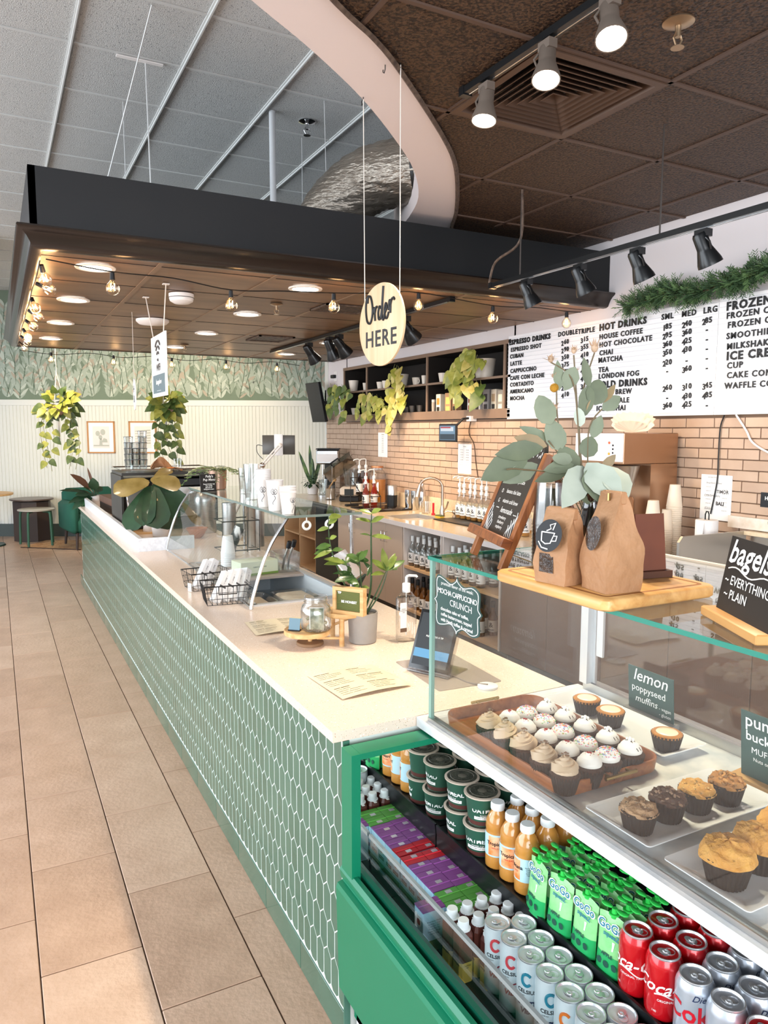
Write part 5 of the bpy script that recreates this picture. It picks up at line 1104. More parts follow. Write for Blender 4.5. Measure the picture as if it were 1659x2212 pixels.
for (bx, by, n, nm) in ((.905, 3.262, 4, 'near'), (.905, 3.60, 2, 'far')):
    for i in range(n):
        t = thing('flat_box', 'slim white printed box tilted in the %s wire basket, %s from the left' % (nm, ORD[i]), 'box', (bx-.058+.042*i, by-.03+.005*i, WZ+.012), rot=(radians(-14), radians(34), .2+.1*i), group='slim white boxes in the baskets'); k += 1
        B().box((-.018, -.003, 0), (.018, .034, .148)).build('carton', m_wbox, t, smooth=0); text('~ soap ~', .012, m_gp, (0, -.0036, .11), (0, 0, 1), (-1, 0, 0), t, ext=0); text('natural', .007, m_gp, (.0, -.0036, .05), (0, 0, 1), (-1, 0, 0), t, ext=0); text('handmade', .007, m_gp, (-.0184, .015, .1), (0, 0, 1), (0, 1, 0), t, ext=0)
        B().box((-.018, -.0035, .07), (.018, -.003, .078)).build('print_band', m_gp, t, smooth=0)
t = thing('price_tag', 'white price tag hanging on the far wire basket', 'tag', (.80, 3.545, WZ+.002), rz=-1.2); B().box((-.014, -.001, 0), (.014, .001, .04)).build('card', m_wbox, t, smooth=0); text('$8.00', .008, m_gp, (0, -.0014, .02), (1, 0, 0), (0, 0, 1), t, ext=0)
# ================================================================ CURVED GLASS ICE CREAM CASE
t = thing('curved_glass_case', 'curved glass sneeze guard case with chrome end arch over the freezer well', 'display case', (0, 0, 0)); cg2 = t
arc = [(.950, .907), (.958, .95), (.971, .995), (.985, 1.04), (1.002, 1.09), (1.022, 1.14), (1.05, 1.195), (1.085, 1.246), (1.122, 1.298)]; arc = smooth_poly(arc, 3)
m_cg = glass('case_curved_glass', (.95, .975, .97), 1.1, .01, .015)
Ya, Yb = 3.065, 4.86
b = B(); i = b.av([(x, Ya, z) for x, z in arc]); j = b.av([(x, Yb, z) for x, z in arc])
for k in range(len(arc)-1): b.face((i+k, i+k+1, j+k+1, j+k))
b.build('curved_pane', m_cg, t, smooth=60)
m_chr = mat('chrome', sp('d6d8da'), .12, 1.0)
for y in (Ya, Yb):
    B().tube([(x+.004, y, z) for x, z in arc], .0075, 8).build('end_arch', m_chr, t); 
B().box((1.112, Ya-.03, 1.300), (1.475, Yb+.01, 1.310)).build('top_shelf', glass('case_shelf_glass', (.90, .95, .93), 1.1, .01, .03), t, smooth=0)
B().box((1.1085, Ya-.03, 1.2995), (1.112, Yb+.01, 1.3105)).build('top_shelf_edge', mat('grey_green_glass_edge', sp('76857e'), .12, spec=.8), t, smooth=0); B().box((1.1085, Ya-.034, 1.2995), (1.475, Ya-.03, 1.3105)).build('top_shelf_edge', mat('grey_green_glass_edge', (0, 0, 0)), t, smooth=0)
b = B(); b.poly([(.958, Yb, .907)]+[(x, Yb, z) for x, z in arc[1:]]+[(1.47, Yb, 1.3), (1.47, Yb, .907)]).build('end_pane', m_cg, t, smooth=0)
for x, y in ((1.22, Ya+.01), (1.33, Ya+.01)):
    b = B(); b.cyl((x, y, 1.300), (x, y, 1.275), .003); b.torus((x, y, 1.258), .017, .006, 20, 8, ax='Y'); b.build('ring_pull', mat('white_enamel_ring', sp('e4e6e6'), .2), t)
for x in (1.46,):
    for y in (Ya+.05, Yb-.05): B().cyl((x, y, .905), (x, y, 1.30), .009).build('rear_post', m_chr, t)
B().tube([(.96, Ya, .909), (.96, Yb, .909)], .005, 6).build('base_rail', m_chr, t)
# freezer well
m_tub = mat('freezer_white', sp('dfe8ee'), .25); t = thing('freezer_well', 'sunken white freezer well with clear tubs below the curved glass', 'freezer', (0, 0, 0))
x0, y0, x1, y1 = fz
b = B(); b.box((x0, y0, .70), (x1, y1, .71)); b.box((x0, y0, .70), (x0+.012, y1, .906)).box((x1-.012, y0, .70), (x1, y1, .906)).box((x0, y0, .70), (x1, y0+.012, .906)).box((x0, y1-.012, .70), (x1, y1, .906)); b.build('liner', m_tub, t, smooth=0)
B().box((x0-.012, y0-.012, .905), (x1+.012, y0+.014, .912)).box((x0-.012, y1-.014, .905), (x1+.012, y1+.012, .912)).box((x0-.012, y0, .905), (x0+.016, y1, .912)).box((x1-.016, y0, .905), (x1+.012, y1, .912)).build('rim', m_alu, t, smooth=0)
B().box((x0, 3.72, .895), (x1, y1, .908)).build('cover_panel', mat('grey_panel', sp('a89a90'), .4, noise=(8, sp('b9aca2'), .3)), t, smooth=0)
m_clr = glass('clear_tub', (.96, .975, .985), 1.5, .06, .08)
for k, (x, y) in enumerate(((1.10, 3.25), (1.33, 3.25), (1.10, 3.52), (1.33, 3.52))):
    u = thing('ice_cream_tub', 'clear plastic tub in the freezer well, %s' % ('near left', 'near right', 'far left', 'far right')[k], 'tub', (x, y, .712)); dish(B(), .2, .24, .03, [(.03, 0), (.0, .01), (.0, .13), (-.004, .134), (.004, .134), (.006, .02)], 5).build('tub', m_clr, u, smooth=50); dish(B(), .175, .21, .025, [(.01, .012), (.0, .02), (.0, .085+.01*k), (.02, .10+.01*k)], 5).build('ice_cream', mat('ice_cream_%d' % k, sp(('e9e4d8', 'cfd9dd', 'd8c9b8', 'e6dfd0')[k]), .6, noise=(12, sp('b7a490'), .3), bump=(18, 1)), u, smooth=60)
# things inside the case
m_foam = mat('white_foam', sp('f0f2f2'), .6)
def cupstack(name, label, loc, n, r0, r1, h, step, m, upside=True, rz=0, group=None, lid=None, rows=16):
    t = thing(name, label, 'cups', loc, rz, group)
    for k in range(n):
        z = k*step
        pr = [(r1, 0), (r1+.0018, .0015), (r1, .0035), (r0, h), (r0-.001, h)] if upside else [(r0-.001, 0), (r0, 0), (r1, h-.0035), (r1+.0018, h-.0015), (r1, h)]
        if not upside and k == n-1: pr += [(r1-.002, h-.001), (r0-.001, .004), (.0001, .004)]
        if upside: pr += [(.0001, h-.003)]
        B().lathe(pr, rows, c=(0, 0, z), cap=True).build('cup', m, t)
    return t
cupstack('foam_cup_stack', 'stack of upside-down white foam cups inside the curved case', (1.152, 4.12, .909), 7, .028, .041, .10, .0125, m_foam)
def steel_can(label, loc, r, h):
    t = thing('steel_canister', label, 'canister', loc); B().lathe([(r*.97, 0), (r, .004), (r, h-.01), (r*1.04, h-.008), (r*1.04, h), (r*.98, h), (r*.96, .01), (.0001, .008)], 30, cap=False).build('canister', m_ss, t); return t
for k, (u, v, r, h) in enumerate(((445, 1155, .045, .30), (485, 1150, .04, .28), (520, 1160, .045, .26))): p = AZ(u, v, .92); steel_can('brushed steel canister standing in the far part of the curved case, %s' % ('left', 'middle', 'right')[k], (p.x, p.y if p.y < 4.8 else 4.75, .909), r, h)
t = thing('marbled_tumbler', 'black and white marbled tumbler leaning inside the curved case', 'tumbler', tuple(AZ(492, 1150, .909)-V((0, .35, 0)))); t.location = (1.22, 4.42, .909); B().at(ry=.5).lathe([(.03, 0), (.034, .16), (.034, .2), (.0001, .2)], 22).build('body', mat('marbled_black_white', sp('1f2224'), .3, noise=(22, sp('e8e8e6'), .04, 2, (1, 1, .3))), t)
t = thing('glove_box', 'white and green cardboard box lying under the curved glass', 'box', (1.22, 3.84, .909), rz=.15); B().box((-.11, -.06, 0), (.11, .06, .075), bev=.002).build('carton', mat('pale_green_carton', sp('dde4c8'), .5), t); B().box((-.111, -.0605, 0), (.111, .0605, .012)).build('green_stripe', mat('carton_green_stripe', sp('7d9a4a'), .5), t); text('natural gloves', .014, tdg, (0, -.0612, .045), (1, 0, 0), (0, 0, 1), t, ext=0)
t = thing('scoop_bin', 'clear plastic bin holding two ice cream scoops', 'bin', (1.40, 3.86, .909)); dish(B(), .13, .17, .02, [(.01, 0), (.004, .01), (.0, .10), (-.003, .103), (.003, .103), (.008, .014)], 4).build('bin', m_clr, t, smooth=50)
for k, (dx, dy) in enumerate(((-.02, -.03), (.02, .0))):
    u = thing('ice_cream_scoop', 'steel ice cream scoop with dark handle in the clear bin, %s' % ('left', 'right')[k], 'scoop', (1.40+dx, 3.84+dy, .925)); B().tube([(0, .03, 0), (0, -.0, .06), (.01, -.03, .12)], .007, 8).build('shaft', m_ss, u); B().cyl((.01, -.03, .12), (.014, -.045, .155), .0125).build('grip', tb, u)
t = thing('wire_rack', 'black wire rack behind the steel canisters in the case', 'rack', (1.36, 4.55, .909)); b = B(); b.tube([(-.12, 0, .012), (.12, 0, .012), (.12, .2, .012), (-.12, .2, .012)], .004, 6, closed=True).tube([(-.12, 0, .2), (.12, 0, .2), (.12, .2, .2), (-.12, .2, .2)], .004, 6, closed=True)
for x in (-.12, -.04, .04, .12): b.tube([(x, 0, .0), (x, 0, .2)], .003, 5)
b.build('frame', m_wire, t)
# on top of the curved case
TS = 1.3105; m_pcup = mat('white_paper_cup', sp('f3efec'), .55)
def octo(par, r, z, h, a):   # little line drawing
    b = B(); S = lambda y, zz: ((r+.0008)*cos(a+y/r), (r+.0008)*sin(a+y/r), z+zz)
    for k in range(3): b.tube([S(.008*cos(t_*.6)+.006*(k-1), .012*sin(t_*.6)+.012+.006*(k % 2)) for t_ in range(11)], .0009, 4)
    b.tube([S(.006*sin(t_*.8), -.006-.006*t_) for t_ in range(8)], .0011, 4); b.tube([S(-.008+.002*t_, -.002*(t_ % 2)) for t_ in range(9)], .0009, 4); b.build('line_drawing', tb, par)
PC = [((1.150, 3.46), 5, .026, .037, .135, .012, 'tallest stack of white printed paper cups on the curved case', True), ((1.142, 3.275), 1, .028, .040, .142, .012, 'single tall white paper cup printed with a tentacle drawing', True), ((1.175, 3.19), 3, .027, .038, .098, .010, 'stack of medium white paper cups on the curved case', False), ((1.148, 3.115), 1, .026, .037, .098, .01, 'short white paper cup nearest the case corner', False)]
for (x, y), n, r0, r1, h, st, lab, dr in PC:
    t = cupstack('paper_cup_stack' if n > 1 else 'paper_cup', lab, (x, y, TS), n, r0, r1, h, st, m_pcup, upside=False, rows=28); t['category'] = 'cups' if n > 1 else 'cup'; octo(t, (r0+r1)/2+.0015, h*.55, h, -2.0 if dr else -1.2)
m_gl = glass('tumbler_glass', (.93, .95, .95), 2.4, .02, .05)
for k, (x, y, h, r, lab) in enumerate(((1.215, 3.86, .19, .042, 'tall clear plastic pitcher beside the paper cups'), (1.30, 4.25, .15, .04, 'clear glass tumbler left of the pitcher'), (1.27, 4.62, .07, .022, 'small clear glass beside the fern pot'))):
    t = thing('drinking_glass' if k else 'pitcher', lab, 'glass' if k else 'pitcher', (x, y, TS)); B().lathe([(.0001, .003), (r*.8, .003), (r*.82, .0), (r, h), (r*.95, h), (r*.78, .006)], 24, cap=False).build('glass', m_gl, t, smooth=50)
t = thing('pastry_sign', 'small black sign with white lettering standing by the fern pot', 'sign', (1.128, 4.43, TS), rz=.25); B().at(rx=radians(-6)).box((-.052, -.002, 0), (.052, .002, .108)).build('card', m_cblk, t, smooth=0); hand([("Polly's\nPup Menu", .020, 0, .03, {'bold': .0005}), ('Peanut butter cup\nPup vanilla\nBiscuits $1\nWhipped cream', .0105, 0, -.022, {'bold': .0003})], t, frame((0, -.008, .055), (1, 0, 0), (0, -.1, 1)))
m_soil2 = m_soil
def fernleafs(t, mats, org, n, L, seed, pot_top, W=.05, up=.6):
    rr = random.Random(seed)
    for k in range(n):
        a = 2*pi*k/n+rr.uniform(-.2, .2); d = V((cos(a), sin(a), rr.uniform(.2, up))).normalized(); Lk = L*rr.uniform(.6, 1.1); P = []; q = V((0, 0, pot_top)); dd = d.copy()
        for s_ in range(8): P.append(q.copy()); q = q+dd*Lk/7; dd = (dd+V((0, 0, -.20))).normalized()
        b = B(); b.tube(P, .0012, 4)
        for s_ in range(1, 8):
            tdir = (P[s_]-P[s_-1]).normalized(); sd = tdir.cross(V((0, 0, 1))).normalized()
            for sg in (-1, 1): leaf(b, P[s_], sd*sg+tdir*.4, V((0, 0, 1)), W*(1.05-s_/9), W*.42, .3)
        b.build('frond', mats[k % len(mats)], t, smooth=60)
m_fern = [mat('fern_leaf_%d' % i, sp(c), .5, noise=(30, sp(d), .2)) for i, (c, d) in enumerate((('5f7a4a', '8fa36f'), ('9aa878', 'c2c9a0'), ('4c6b40', '6d8a55')))]
t = thing('potted_fern', 'small fern in a copper-toned pot on the curved case', 'plant', (1.235, 4.62, TS)); B().lathe([(.045, 0), (.05, .004), (.058, .12), (.060, .122), (.055, .122), (.05, .11)], 28).build('pot', mat('copper_rose_pot', sp('b08f7c'), .25, .7), t); B().lathe([(.054, .110), (.0001, .112)], 20, cap=False).build('soil', m_soil, t); fernleafs(t, m_fern, None, 16, .24, 3, .115)
# monitor arm with tablet
t = thing('tablet_arm', 'white jointed desk arm holding a tablet above the curved case', 'tablet arm', (0, 0, 0))
m_arm = mat('pale_arm_metal', sp('dcd3c9'), .35); c0 = CO+ray(605, 962)*5.5; e0 = CO+ray(567, 1005)*5.5; b0 = CO+ray(545, 1045)*5.5
fx = (CM.to_3x3() @ V((1, 0, 0))).normalized(); fx = V((fx.x, fx.y, 0)).normalized(); fn = V((fx.y, -fx.x, 0))
b = B(); b.M = frame(tuple(CO+ray(602, 961)*5.55), tuple(fx), (0, 0, 1)); b.box((-.122, -.072, -.004), (.122, .072, .004), bev=.002); b.build('tablet', mat('dark_tablet_back', sp('4a4640'), .35), t)
b = B(); b.M = frame(tuple(CO+ray(602, 961)*5.54), tuple(fx), (0, 0, 1)); b.box((-.032, -.080, -.003), (.032, .080, .010), bev=.003); b.build('clamp', mat('clamp_white', sp('e6e3e0'), .4), t)
for off in (-.012, .012): B().tube([c0+fx*off-fn*-.01, e0+fx*off], .0065, 8).build('arm_bar', m_arm, t)
for off in (-.013, .013): B().tube([e0+fx*off, b0+fx*(off-.02)], .0085, 8).build('arm_bar', m_arm, t)
B().sphere(e0, .022, 14).build('elbow_joint', m_chr, t); B().sphere(c0, .018, 14).build('head_joint', m_arm, t); bb = b0-V((0, 0, 0)); B().tube([b0-fx*.02, (1.455, b0.y, .91)], .012, 10).build('column', m_arm, t); B().lathe([(.05, 0), (.05, .012), (.02, .016)], 24, c=(1.455, b0.y, .906)).build('base', m_arm, t)
B().tube(pathpts([tuple(CO+ray(567, 963)*5.55), tuple(CO+ray(555, 962)*5.55), tuple(CO+ray(556, 978)*5.52), tuple(CO+ray(568, 992)*5.5)], 5), .0025, 5).build('cable', tb, t)
# ================================================================ FAR END OF THE SERVICE COUNTER
m_fid = [mat('fiddle_leaf_%d' % i, sp(c), .3, noise=(14, sp(d), .25), coat=.25) for i, (c, d) in enumerate((('24402a', '335438'), ('7d6a35', 'a08c55'), ('1d3524', '2c4a30')))]
t = thing('fiddle_leaf_fig', 'broad-leaved fiddle leaf fig leaning over the white upstand', 'plant', (1.05, 5.55, WZ)); fo = V((1.05, 5.55, WZ)); B().lathe([(.05, 0), (.055, .004), (.065, .10), (.067, .105), (.06, .105), (.058, .09)], 24).build('pot', m_pcup, t)
B().tube([(0, 0, .09), (-.005, -.03, .22), tuple(AY(330, 1045, 5.45)-fo)], .007, 8).build('stem', mat('fig_bark', sp('5a4a38'), .7), t)
FIG = ((0, .12), (.1, .5), (.3, .72), (.55, .92), (.75, 1), (.9, .75), (1, .1))
for (u, v), (u2, v2), W, mi, dy in (((322, 1040), (246, 1058), .155, 1, -.06), ((325, 1036), (392, 1046), .13, 1, -.05), ((330, 1050), (272, 1142), .17, 0, -.12), ((328, 1050), (340, 1136), .20, 2, -.2), ((332, 1045), (398, 1108), .22, 0, -.1), ((330, 1055), (366, 1146), .14, 2, -.02), ((335, 1033), (370, 1008), .09, 1, .1), ((328, 1052), (305, 1130), .15, 2, -.16)):
    a, c_ = AY(u, v, 5.45)-fo, AY(u2, v2, 5.45+dy)-fo; b = B(); d = c_-a; leaf(b, a, d, (-.3, -.75, .6), d.length, W, .25, 0, fold=.18, shape=FIG); b.build('leaf', m_fid[mi], t, smooth=60)
t = thing('peace_lily', 'small dark green peace lily at the far end of the counter', 'plant', (.90, 8.15, WZ)); lo = V((.90, 8.15, WZ)); B().lathe([(.05, 0), (.06, .1), (.062, .104), (.055, .1)], 20).build('pot', m_pcup, t); rr = random.Random(4)
for (u, v), W, mi in (((160, 1022), .10, 1), ((134, 1052), .06, 2), ((155, 1095), .10, 0), ((150, 1080), .09, 2), ((172, 1100), .07, 0), ((200, 1035), .11, 0), ((218, 1050), .11, 2), ((212, 1062), .10, 0), ((190, 1012), .03, 1), ((185, 1050), .12, 0), ((165, 1065), .11, 0), ((195, 1070), .09, 2), ((178, 1088), .07, 0)):
    a = V((0, 0, .12)); c_ = AY(u, v, 8.1+rr.uniform(-.08, .08))-lo; d = c_-a; b = B(); b.tube([(0, 0, .08), tuple(a+d*.35)], .003, 4); leaf(b, a+d*.25, d, (-.2, -.6, .8), d.length*.8, W, .3, 0, shape=LONG); b.build('leaf', m_fid[mi] if mi != 1 else mat('bronze_leaf', sp('6a4a38'), .4), t, smooth=60)
t = thing('brown_case', 'dark brown carton with round pale sticker lying on the far counter', 'box', (1.09, 7.35, WZ), rz=.05); B().box((-.17, -.45, 0), (.17, .45, .075)).build('lower_box', mat('black_brown_card', sp('241c1a'), .5), t, smooth=0); B().box((-.17, -.47, .076), (.17, .47, .14)).build('lid', mat('brown_card', sp('5f4436'), .6, noise=(5, sp('6f5242'), .3)), t, smooth=0); B().box((-.05, -.472, .05), (.05, -.468, .10)).build('sticker', m_foam, t, smooth=0)
t = thing('syrup_jar', 'clear ribbed glass jar between the brown box and fig', 'jar', (1.0, 6.15, WZ)); B().lathe([(.0001, .003), (.045, .003), (.047, .01), (.05, .02), (.044, .05), (.05, .08), (.044, .11), (.045, .14), (.04, .16), (.037, .16), (.041, .14)], 20, cap=False).build('glass', m_gl, t)
t = thing('wooden_tray_board', 'pale wooden board lying on the far counter behind the upstand', 'board', (.98, 6.75, WZ)); B().box((-.13, -.8, 0), (.13, .6, .012)).build('board', m_wood1, t, smooth=0)
t.location = (.965, 6.1, WZ); [setattr(c, 'scale', (1, .5, 1)) for c in t.children]
t = thing('terracotta_bowl', 'glossy orange ceramic bowl behind the fig leaves', 'bowl', (1.27, 5.35, WZ)); B().lathe([(.03, 0), (.05, .02), (.08, .07), (.082, .072), (.078, .072), (.045, .02), (.0001, .01)], 26, cap=False).build('bowl', mat('orange_glaze', sp('b5703c'), .12), t)
# espresso machine
em = thing('espresso_machine', 'black and chrome espresso machine on the far counter loaded with cups', 'coffee machine', (1.20, 6.15, WZ))
m_dkm = mat('dark_grey_metal', sp('3a3835'), .35, .5); B().box((-.33, -.24, .09), (.33, .24, .34), bev=.01).build('body', m_ss, em); B().box((-.34, -.25, .34), (.34, .25, .40), bev=.006).build('upper_shell', mat('machine_black', sp('15171a'), .3), em)
B().box((-.36, -.27, .43), (.36, .27, .452)).build('cup_tray', m_dkm, em, smooth=0); B().box((-.31, -.25, .02), (.31, .24, .09)).build('drip_tray', m_dkm, em)
B().tube([(-.36, -.27, .475), (.36, -.27, .475), (.36, .27, .475), (-.36, .27, .475)], .006, 6, closed=True).build('rail', m_chr, em)
for x in (-.36, .36): B().box((x-.01, -.27, .05), (x+.01, .27, .43), bev=.003).build('side_panel', m_dkm, em)
for x in (-.3, .3):
    for y in (-.2, .2): B().cyl((x, y, 0), (x, y, .03), .02).build('foot', tb, em)
for x in (-.15, .12): g_ = B().cyl((x, -.26, .22), (x, -.26, .28), .032, .035, 18).build('group_head', m_chr, em); B().tube([(x, -.27, .225), (x-.02, -.4, .215)], .012, 8).build('portafilter_handle', tb, g_)
B().tube(pathpts([(-.3, -.26, .35), (-.34, -.36, .3), (-.33, -.36, .16)], 5), .006, 6).build('steam_wand', m_chr, em)
ez = WZ+.4525
for k, (u, n, h) in enumerate(((277, 5, .24), (292, 4, .2), (307, 6, .33))):
    p = AY(u, 985, 6.15); t = thing('glass_tumbler_stack', 'stack of clear lined glasses on the espresso machine, %s' % ('left', 'middle', 'right, the tallest')[k], 'glasses', (p.x, 6.12, ez))
    for i in range(n): B().lathe([(.026, 0), (.036, .09), (.034, .09), (.024, .004)], 16, c=(0, 0, i*.045), cap=False).lathe([(.0362, .086), (.0368, .09)], 16, c=(0, 0, i*.045), cap=False).build('tumbler', m_gl, t)
    for i in range(n): B().torus((0, 0, i*.045+.09), .036, .0016, 16, 4).build('rim_line', mat('grey_blue_rim', sp('4f5b66'), .3), t.children[i])
p = AY(347, 985, 6.15); t = thing('folded_cloth', 'crumpled tan cloth on top of the espresso machine', 'cloth', (p.x, 6.1, ez)); b = B(); b.grid(lambda u, v: ((u-.5)*.20*(1-.3*v), .03*sin(v*6)+(v-.5)*.1, .002+.11*sin(pi*min(1, u*.9+.1))*(.6+.4*sin(v*9+u*7))), 14, 12); b.build('cloth', mat('tan_cloth', sp('b98a62'), .9, bump=(30, .5)), t, smooth=60)
p = AY(370, 990, 6.0); t = thing('orange_cloth', 'orange cloth lying in front of the tan one', 'cloth', (p.x, 6.0, ez)); b = B(); b.grid(lambda u, v: ((u-.5)*.22, (v-.5)*.12, .004+.03*abs(sin(u*8+v*3))*(1-abs(u-.5))), 14, 6); b.build('cloth', mat('orange_cloth', sp('cf7a3a'), .9), t, smooth=60)
p = AY(378, 985, 6.2); t = thing('drinking_glass', 'short clear glass beside the cloths on the espresso machine', 'glass', (p.x+.02, 6.2, ez)); B().lathe([(.0001, .003), (.03, .003), (.034, .09), (.032, .09)], 18, cap=False).build('glass', m_gl, t)
t = thing('paper_cup', 'white paper cup standing upside down in front of the espresso machine', 'cup', tuple(AY(323, 1040, 5.72))); t.location.z = WZ; t.location.y = 5.78; B().lathe([(.048, 0), (.05, .003), (.036, .13), (.0001, .128)], 24, c=(0, 0, 0)).build('cup', m_pcup, t); B().lathe([(.048, 0), (.05, .003), (.036, .13), (.0001, .128)], 24, c=(0, 0, .10)).build('cup', m_pcup, t)
t = thing('coffee_grinder', 'rounded chrome and black coffee grinder right of the espresso machine', 'grinder', (1.40, 5.62, WZ)); B().lathe([(.08, 0), (.085, .01), (.075, .20), (.085, .24), (.07, .30), (.03, .33), (.0001, .335)], 28, cap=False).build('body', m_ss, t); B().tube([(-.08, -.04, .13), (-.12, -.1, .12)], .012, 8).build('fork', tb, t)
# ================================================================ BACK COUNTER
BX, BW = 3.03, .91
m_btop = mat('cream_back_worktop', sp('ecd9bb'), .16, noise=(60, sp('e2cba8'), .2)); m_edgew = mat('grey_white_edge', sp('d9d6d8'), .4); m_cab = mat('cabinet_taupe_white', sp('cfc3b8'), .45)
t = thing('back_worktop', 'cream back worktop with a sink cutout running along the brick wall', 'worktop')
SX0, SX1, SY0_, SY1_ = 3.13, 3.50, 5.52, 5.98
for a, c_ in (((BX, 1.2), (XW-.018, SY0_)), ((BX, SY0_), (SX0, SY1_)), ((SX1, SY0_), (XW-.018, SY1_)), ((BX, SY1_), (XW-.018, 8.52))): B().box((*a, .872), (*c_, BW)).build('slab', m_btop, t, smooth=0)
B().box((BX-.006, 1.2, .870), (BX, 8.52, BW-.001)).build('front_edge', m_edgew, t, smooth=0)
B().box((XW-.034, 4.0, BW), (XW-.018, 6.9, 1.055)).build('backsplash', m_btop, t, smooth=0)
t2 = thing('back_sink', 'small stainless sink sunk into the cream back worktop', 'sink', (0, 0, 0)); b = B(); b.box((SX0, SY0_, .70), (SX1, SY1_, .705)); 
for a, c_ in (((SX0, SY0_), (SX0+.006, SY1_)), ((SX1-.006, SY0_), (SX1, SY1_)), ((SX0, SY0_), (SX1, SY0_+.006)), ((SX0, SY1_-.006), (SX1, SY1_))): b.box((*a, .70), (*c_, .905))
b.build('basin', m_ss, t2, smooth=0)
def cab(name, label, y0, y1, parts):
    t = thing(name, label, 'cabinet', (0, 0, 0)); B().box((3.075, y0, .145), (3.66, y1, .866)).build('carcass', m_cab, t, smooth=0) if parts != 'open' else None
    B().box((3.13, y0, .0), (3.66, y1, .145)).build('toe_kick', m_blk, t, smooth=0); return t
m_door = mat('door_champagne_laminate', sp('c9b8a9'), .35)
for (y0, y1, lab) in ((6.115, 6.845, 'pale laminate base cabinet with two doors, farther of the pair'), (5.50, 6.115, 'pale laminate base cabinet with two doors beside the syrup shelf')):
    c = cab('base_cabinet', lab, y0, y1, ''); ym = (y0+y1)/2
    for (a, bb, hy) in ((y0+.003, ym-.002, ym-.035), (ym+.002, y1-.003, ym+.035)):
        d = B().box((3.055, a, .15), (3.075, bb, .862), bev=.002).build('door', m_door, c); b = B(); b.tube([(3.055, hy, .79), (3.028, hy, .785), (3.028, hy, .70), (3.055, hy, .695)], .004, 8); b.build('handle', m_chr, d)
m_shw = mat('shelf_birch', sp('d9b48a'), .5); m_pan = mat('white_laminate', sp('d6cfca'), .5)
for k, (y0, y1, lab) in enumerate(((4.87, 5.49, 'open base shelf unit of syrup bottles beside the laminate cabinets'), (4.10, 4.86, 'open base shelf unit seen through the glass case end'))):
    c = thing('open_shelf_unit', lab, 'shelves', (0, 0, 0)); B().box((3.06, y0, .145), (3.64, y0+.02, .866)).build('side_panel', m_pan, c, smooth=0); B().box((3.06, y1-.02, .145), (3.64, y1, .866)).build('side_panel', m_pan, c, smooth=0)
    B().box((3.63, y0, .145), (3.65, y1, .866)).build('back_panel', m_pan, c, smooth=0)
    for z in (.15, .515): B().box((3.06, y0+.02, z), (3.63, y1-.02, z+.02)).build('shelf', m_shw, c, smooth=0)
    B().box((3.13, y0, 0), (3.6, y1, .145)).build('toe_kick', m_blk, c, smooth=0)
t = thing('undercounter_fridge', 'dark undercounter fridge left of the laminate cabinets', 'fridge', (0, 0, 0)); B().box((3.08, 6.85, .1), (3.66, 7.45, .865)).build('body', m_dkm, t, smooth=0); B().box((3.055, 6.855, .12), (3.08, 7.445, .80), bev=.004).build('door', mat('fridge_dark_glass', sp('23282a'), .12), t); B().box((3.06, 6.855, .805), (3.08, 7.445, .862)).build('grille', tb, t, smooth=0)
t = thing('wood_shelf_unit', 'wooden open shelf unit behind the curved case with a jar inside', 'shelves', (0, 0, 0))
for y in (7.47, 7.95, 8.45): B().box((3.07, y, .1), (3.6, y+.02, .865)).build('side_panel', m_shw, t, smooth=0)
for z in (.12, .48): B().box((3.07, 7.49, z), (3.6, 8.45, z+.018)).build('shelf', m_shw, t, smooth=0)
B().box((3.6, 7.47, .1), (3.62, 8.47, .865)).build('back_panel', m_blk, t, smooth=0)
t = thing('supplement_jar', 'cream jar with green lid on the wooden open shelf', 'jar', (3.2, 7.62, .139)); B().lathe([(.05, 0), (.055, .005), (.055, .16), (.04, .18)], 20).build('body', m_pcup, t); B().lathe([(.046, .18), (.048, .20), (.0001, .202)], 20, cap=False).build('lid', mat('green_lid', sp('4d8a5c'), .4), t)
t = thing('steel_prep_sink', 'stainless steel sink unit with tall splash guard at the right end of worktop', 'sink', (0, 0, 0)); B().box((3.40, 2.75, .915), (3.41, 1.9, 1.15)).build('tap_panel', m_ss, t, smooth=0) if False else None
m_st2 = mat('satin_steel', sp('b9b2aa'), .32, .9)
b = B(); b.M = Matrix.Identity(4); P = [(3.10, .915), (3.10, 1.11), (3.125, 1.14), (3.62, 1.14), (3.62, .915)]; i = b.av([(x, 2.64, z) for x, z in P]); j = b.av([(x, 2.655, z) for x, z in P]); n = 5
b.face([i+k for k in range(n)]); b.face([j+k for k in reversed(range(n))])
for k in range(n): b.face((i+k, j+k, j+(k+1) % n, i+(k+1) % n))
b.build('splash_guard', m_st2, t, smooth=0); B().box((3.655, 1.5, .915), (3.665, 2.64, 1.12)).build('back_panel', m_st2, t, smooth=0); B().box((3.60, 1.5, 1.12), (3.68, 2.64, 1.14)).build('ledge', m_btop, t, smooth=0); B().box((3.1, 1.5, .912), (3.65, 2.64, .92)).build('basin_top', m_st2, t, smooth=0)
B().tube(pathpts([(3.62, 2.35, 1.14), (3.62, 2.35, 1.24), (3.58, 2.37, 1.275), (3.50, 2.40, 1.26), (3.48, 2.41, 1.21)], 5), .010, 8).build('faucet_spout', m_chr, t); B().cyl((3.60, 2.46, 1.06), (3.64, 2.46, 1.06), .02).build('faucet_knob', m_chr, t); B().cyl((3.60, 2.36, 1.06), (3.64, 2.36, 1.06), .02).build('faucet_knob', m_chr, t)
t = thing('marble_splash_panel', 'pale stone splash panel on the brick wall above the steel sink', 'panel', (0, 0, 0)); B().box((XW-.045, 1.5, 1.145), (XW-.014, 2.785, 1.21)).build('panel', mat('pale_stone', sp('ece3d8'), .35, noise=(20, sp('d9c9b6'), .2)), t, smooth=0)
